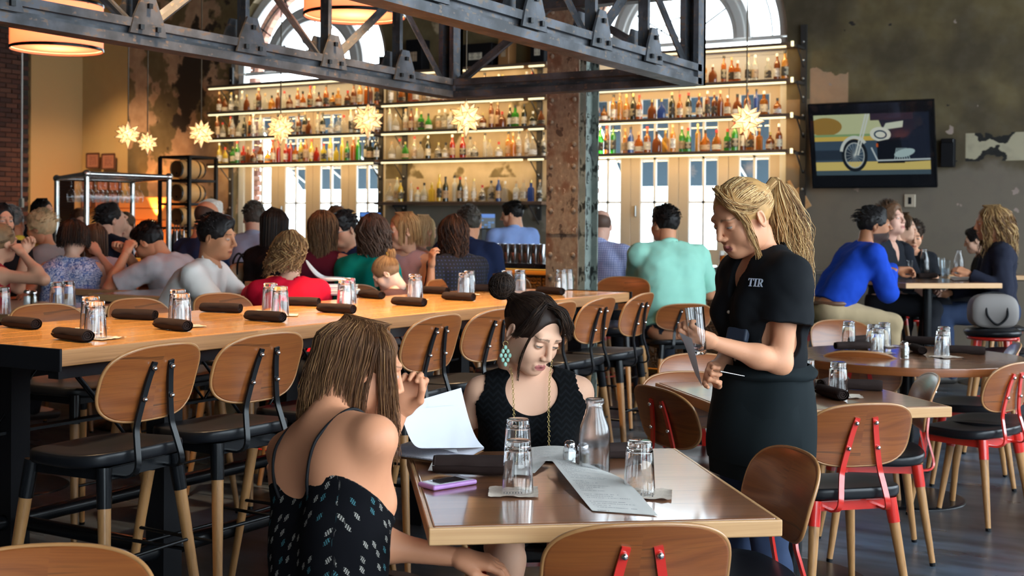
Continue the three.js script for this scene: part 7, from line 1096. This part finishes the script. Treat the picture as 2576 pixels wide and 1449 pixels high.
  { label: 'laughing woman with swept brown hair in a dark jacket over white blouse', p: [2242, 556, 10.4], f: 130, lean: 2, hy: -10, hp: -14, k: 1.07, hair: shortH('brown', { tl: 0.07, t: 1.14, comb: V(0.4, 0.4, -0.4), cols: [[0.13, 0.07, 0.04], [0.08, 0.045, 0.025]] }), skin: [0.66, 0.38, 0.29], lip: [0.55, 0.2, 0.18], top: { c: [0.018, 0.02, 0.026], sl: 'long', v: 0.2 }, bottom: { c: DARK } },
  { label: 'woman with straight brown bob turned away behind the dark jacket', p: [2272, 572, 11.0], f: 80, hy: -20, lean: 8, k: 1.0, hair: longH('brown', 0.16, { n: 200 }), top: { c: [0.02, 0.022, 0.03], sl: 'long' }, bottom: { c: DARK } },
  { label: 'short-haired woman in black with sunglasses on her head, facing us', shades: 1, p: [2297, 594, 11.4], f: 190, lean: 10, hp: 14, k: 1.0, hair: shortH('dark', { tl: 0.05 }), skin: SK2, top: { c: DARK, sl: 'short' }, bottom: { c: DARK } },
  { label: 'woman with long curly blonde hair in a dark blazer at the right edge', p: [2492, 562, 10.2], f: -82, lean: 4, hp: 4, k: 1.14, hair: longH('blonde', 0.36, { cols: [[0.26, 0.14, 0.055], [0.36, 0.21, 0.09], [0.12, 0.06, 0.03], [0.5, 0.33, 0.15]], wave: 0.022, vol: 0.34, n: 420, back: 0.05, open: 1.0 }), skin: SK1, top: { c: [0.018, 0.02, 0.034], sl: 'long', e: 0.018, hem: -0.1 }, bottom: { c: DENIM }, L: { px: [2440, 690, 10.0] } },
  { label: 'dark-haired person low behind the curly blonde woman', p: [2455, 606, 12.4], f: -70, hp: 10, k: 1.0, hair: shortH('black'), top: { c: DARK, sl: 'long' }, bottom: { c: DARK } },
];
for (const c of crowd) {
  const w = person({ group: null, ...c });
  if (!c.stand) {
    const sy = w.hip.y - 0.098 * w.s, back = c.chair, base = back ? protoOf[back] : roundProto, S = back === 'redstool' ? 0.66 : back ? 0.725 : 0.77, l = 'stool under the ' + c.label.split(' ').slice(0, 12).join(' ').replace(/,$/, '');
    const st = copy(base, l, V(w.g.position.x, 0, w.g.position.z), w.g.rotation.y, 'stools of the guests at the back'); st.scale.y = sy / S;
  }
  if (c.glasses || c.shades) { const gm = mat([0.01, 0.01, 0.012], 0.15, { clearcoat: 1 }), dy = c.shades ? 0.085 : 0.0, dz = c.shades ? -0.045 : 0, gs = mesh(c.shades ? 'sunglasses' : 'glasses', merge(...[-1, 1].map((s) => new THREE.TorusGeometry(0.02, 0.0024, 6, 18).scale(1, 0.8, 1).translate(s * 0.031, dy, 0.098 + dz)), rod(V(-0.011, dy, 0.1 + dz), V(0.011, dy, 0.1 + dz), 0.002), ...[-1, 1].map((s) => rod(V(s * 0.051, dy + 0.003, 0.096 + dz), V(s * 0.079, dy * 0.7, -0.01), 0.002))).applyMatrix4(w.HM), gm, w.g); if (c.shades) mesh('lens', merge(...[-1, 1].map((s) => new THREE.SphereGeometry(0.02, 12, 8).scale(1, 0.8, 0.2).translate(s * 0.031, dy, 0.098 + dz))).applyMatrix4(w.HM), gm, gs); }
  if (c.hairtie) mesh('hair_tie', new THREE.TorusGeometry(0.018, 0.008, 8, 18).translate(0, 0.103, -0.088).applyMatrix4(w.HM), mat(c.hairtie, 0.6), w.g);
  if (c.label.includes('khaki')) { const b = mesh('belt', new THREE.TorusGeometry(1, 0.09, 6, 40).rotateX(Math.PI / 2).scale(0.182 * w.s, 0.2, 0.125 * w.s), mat([0.12, 0.05, 0.025], 0.5), w.g); b.position.copy(w.hip).add(V(0, 0.055, 0.01)); }
}
renderer.render(scene, camera);
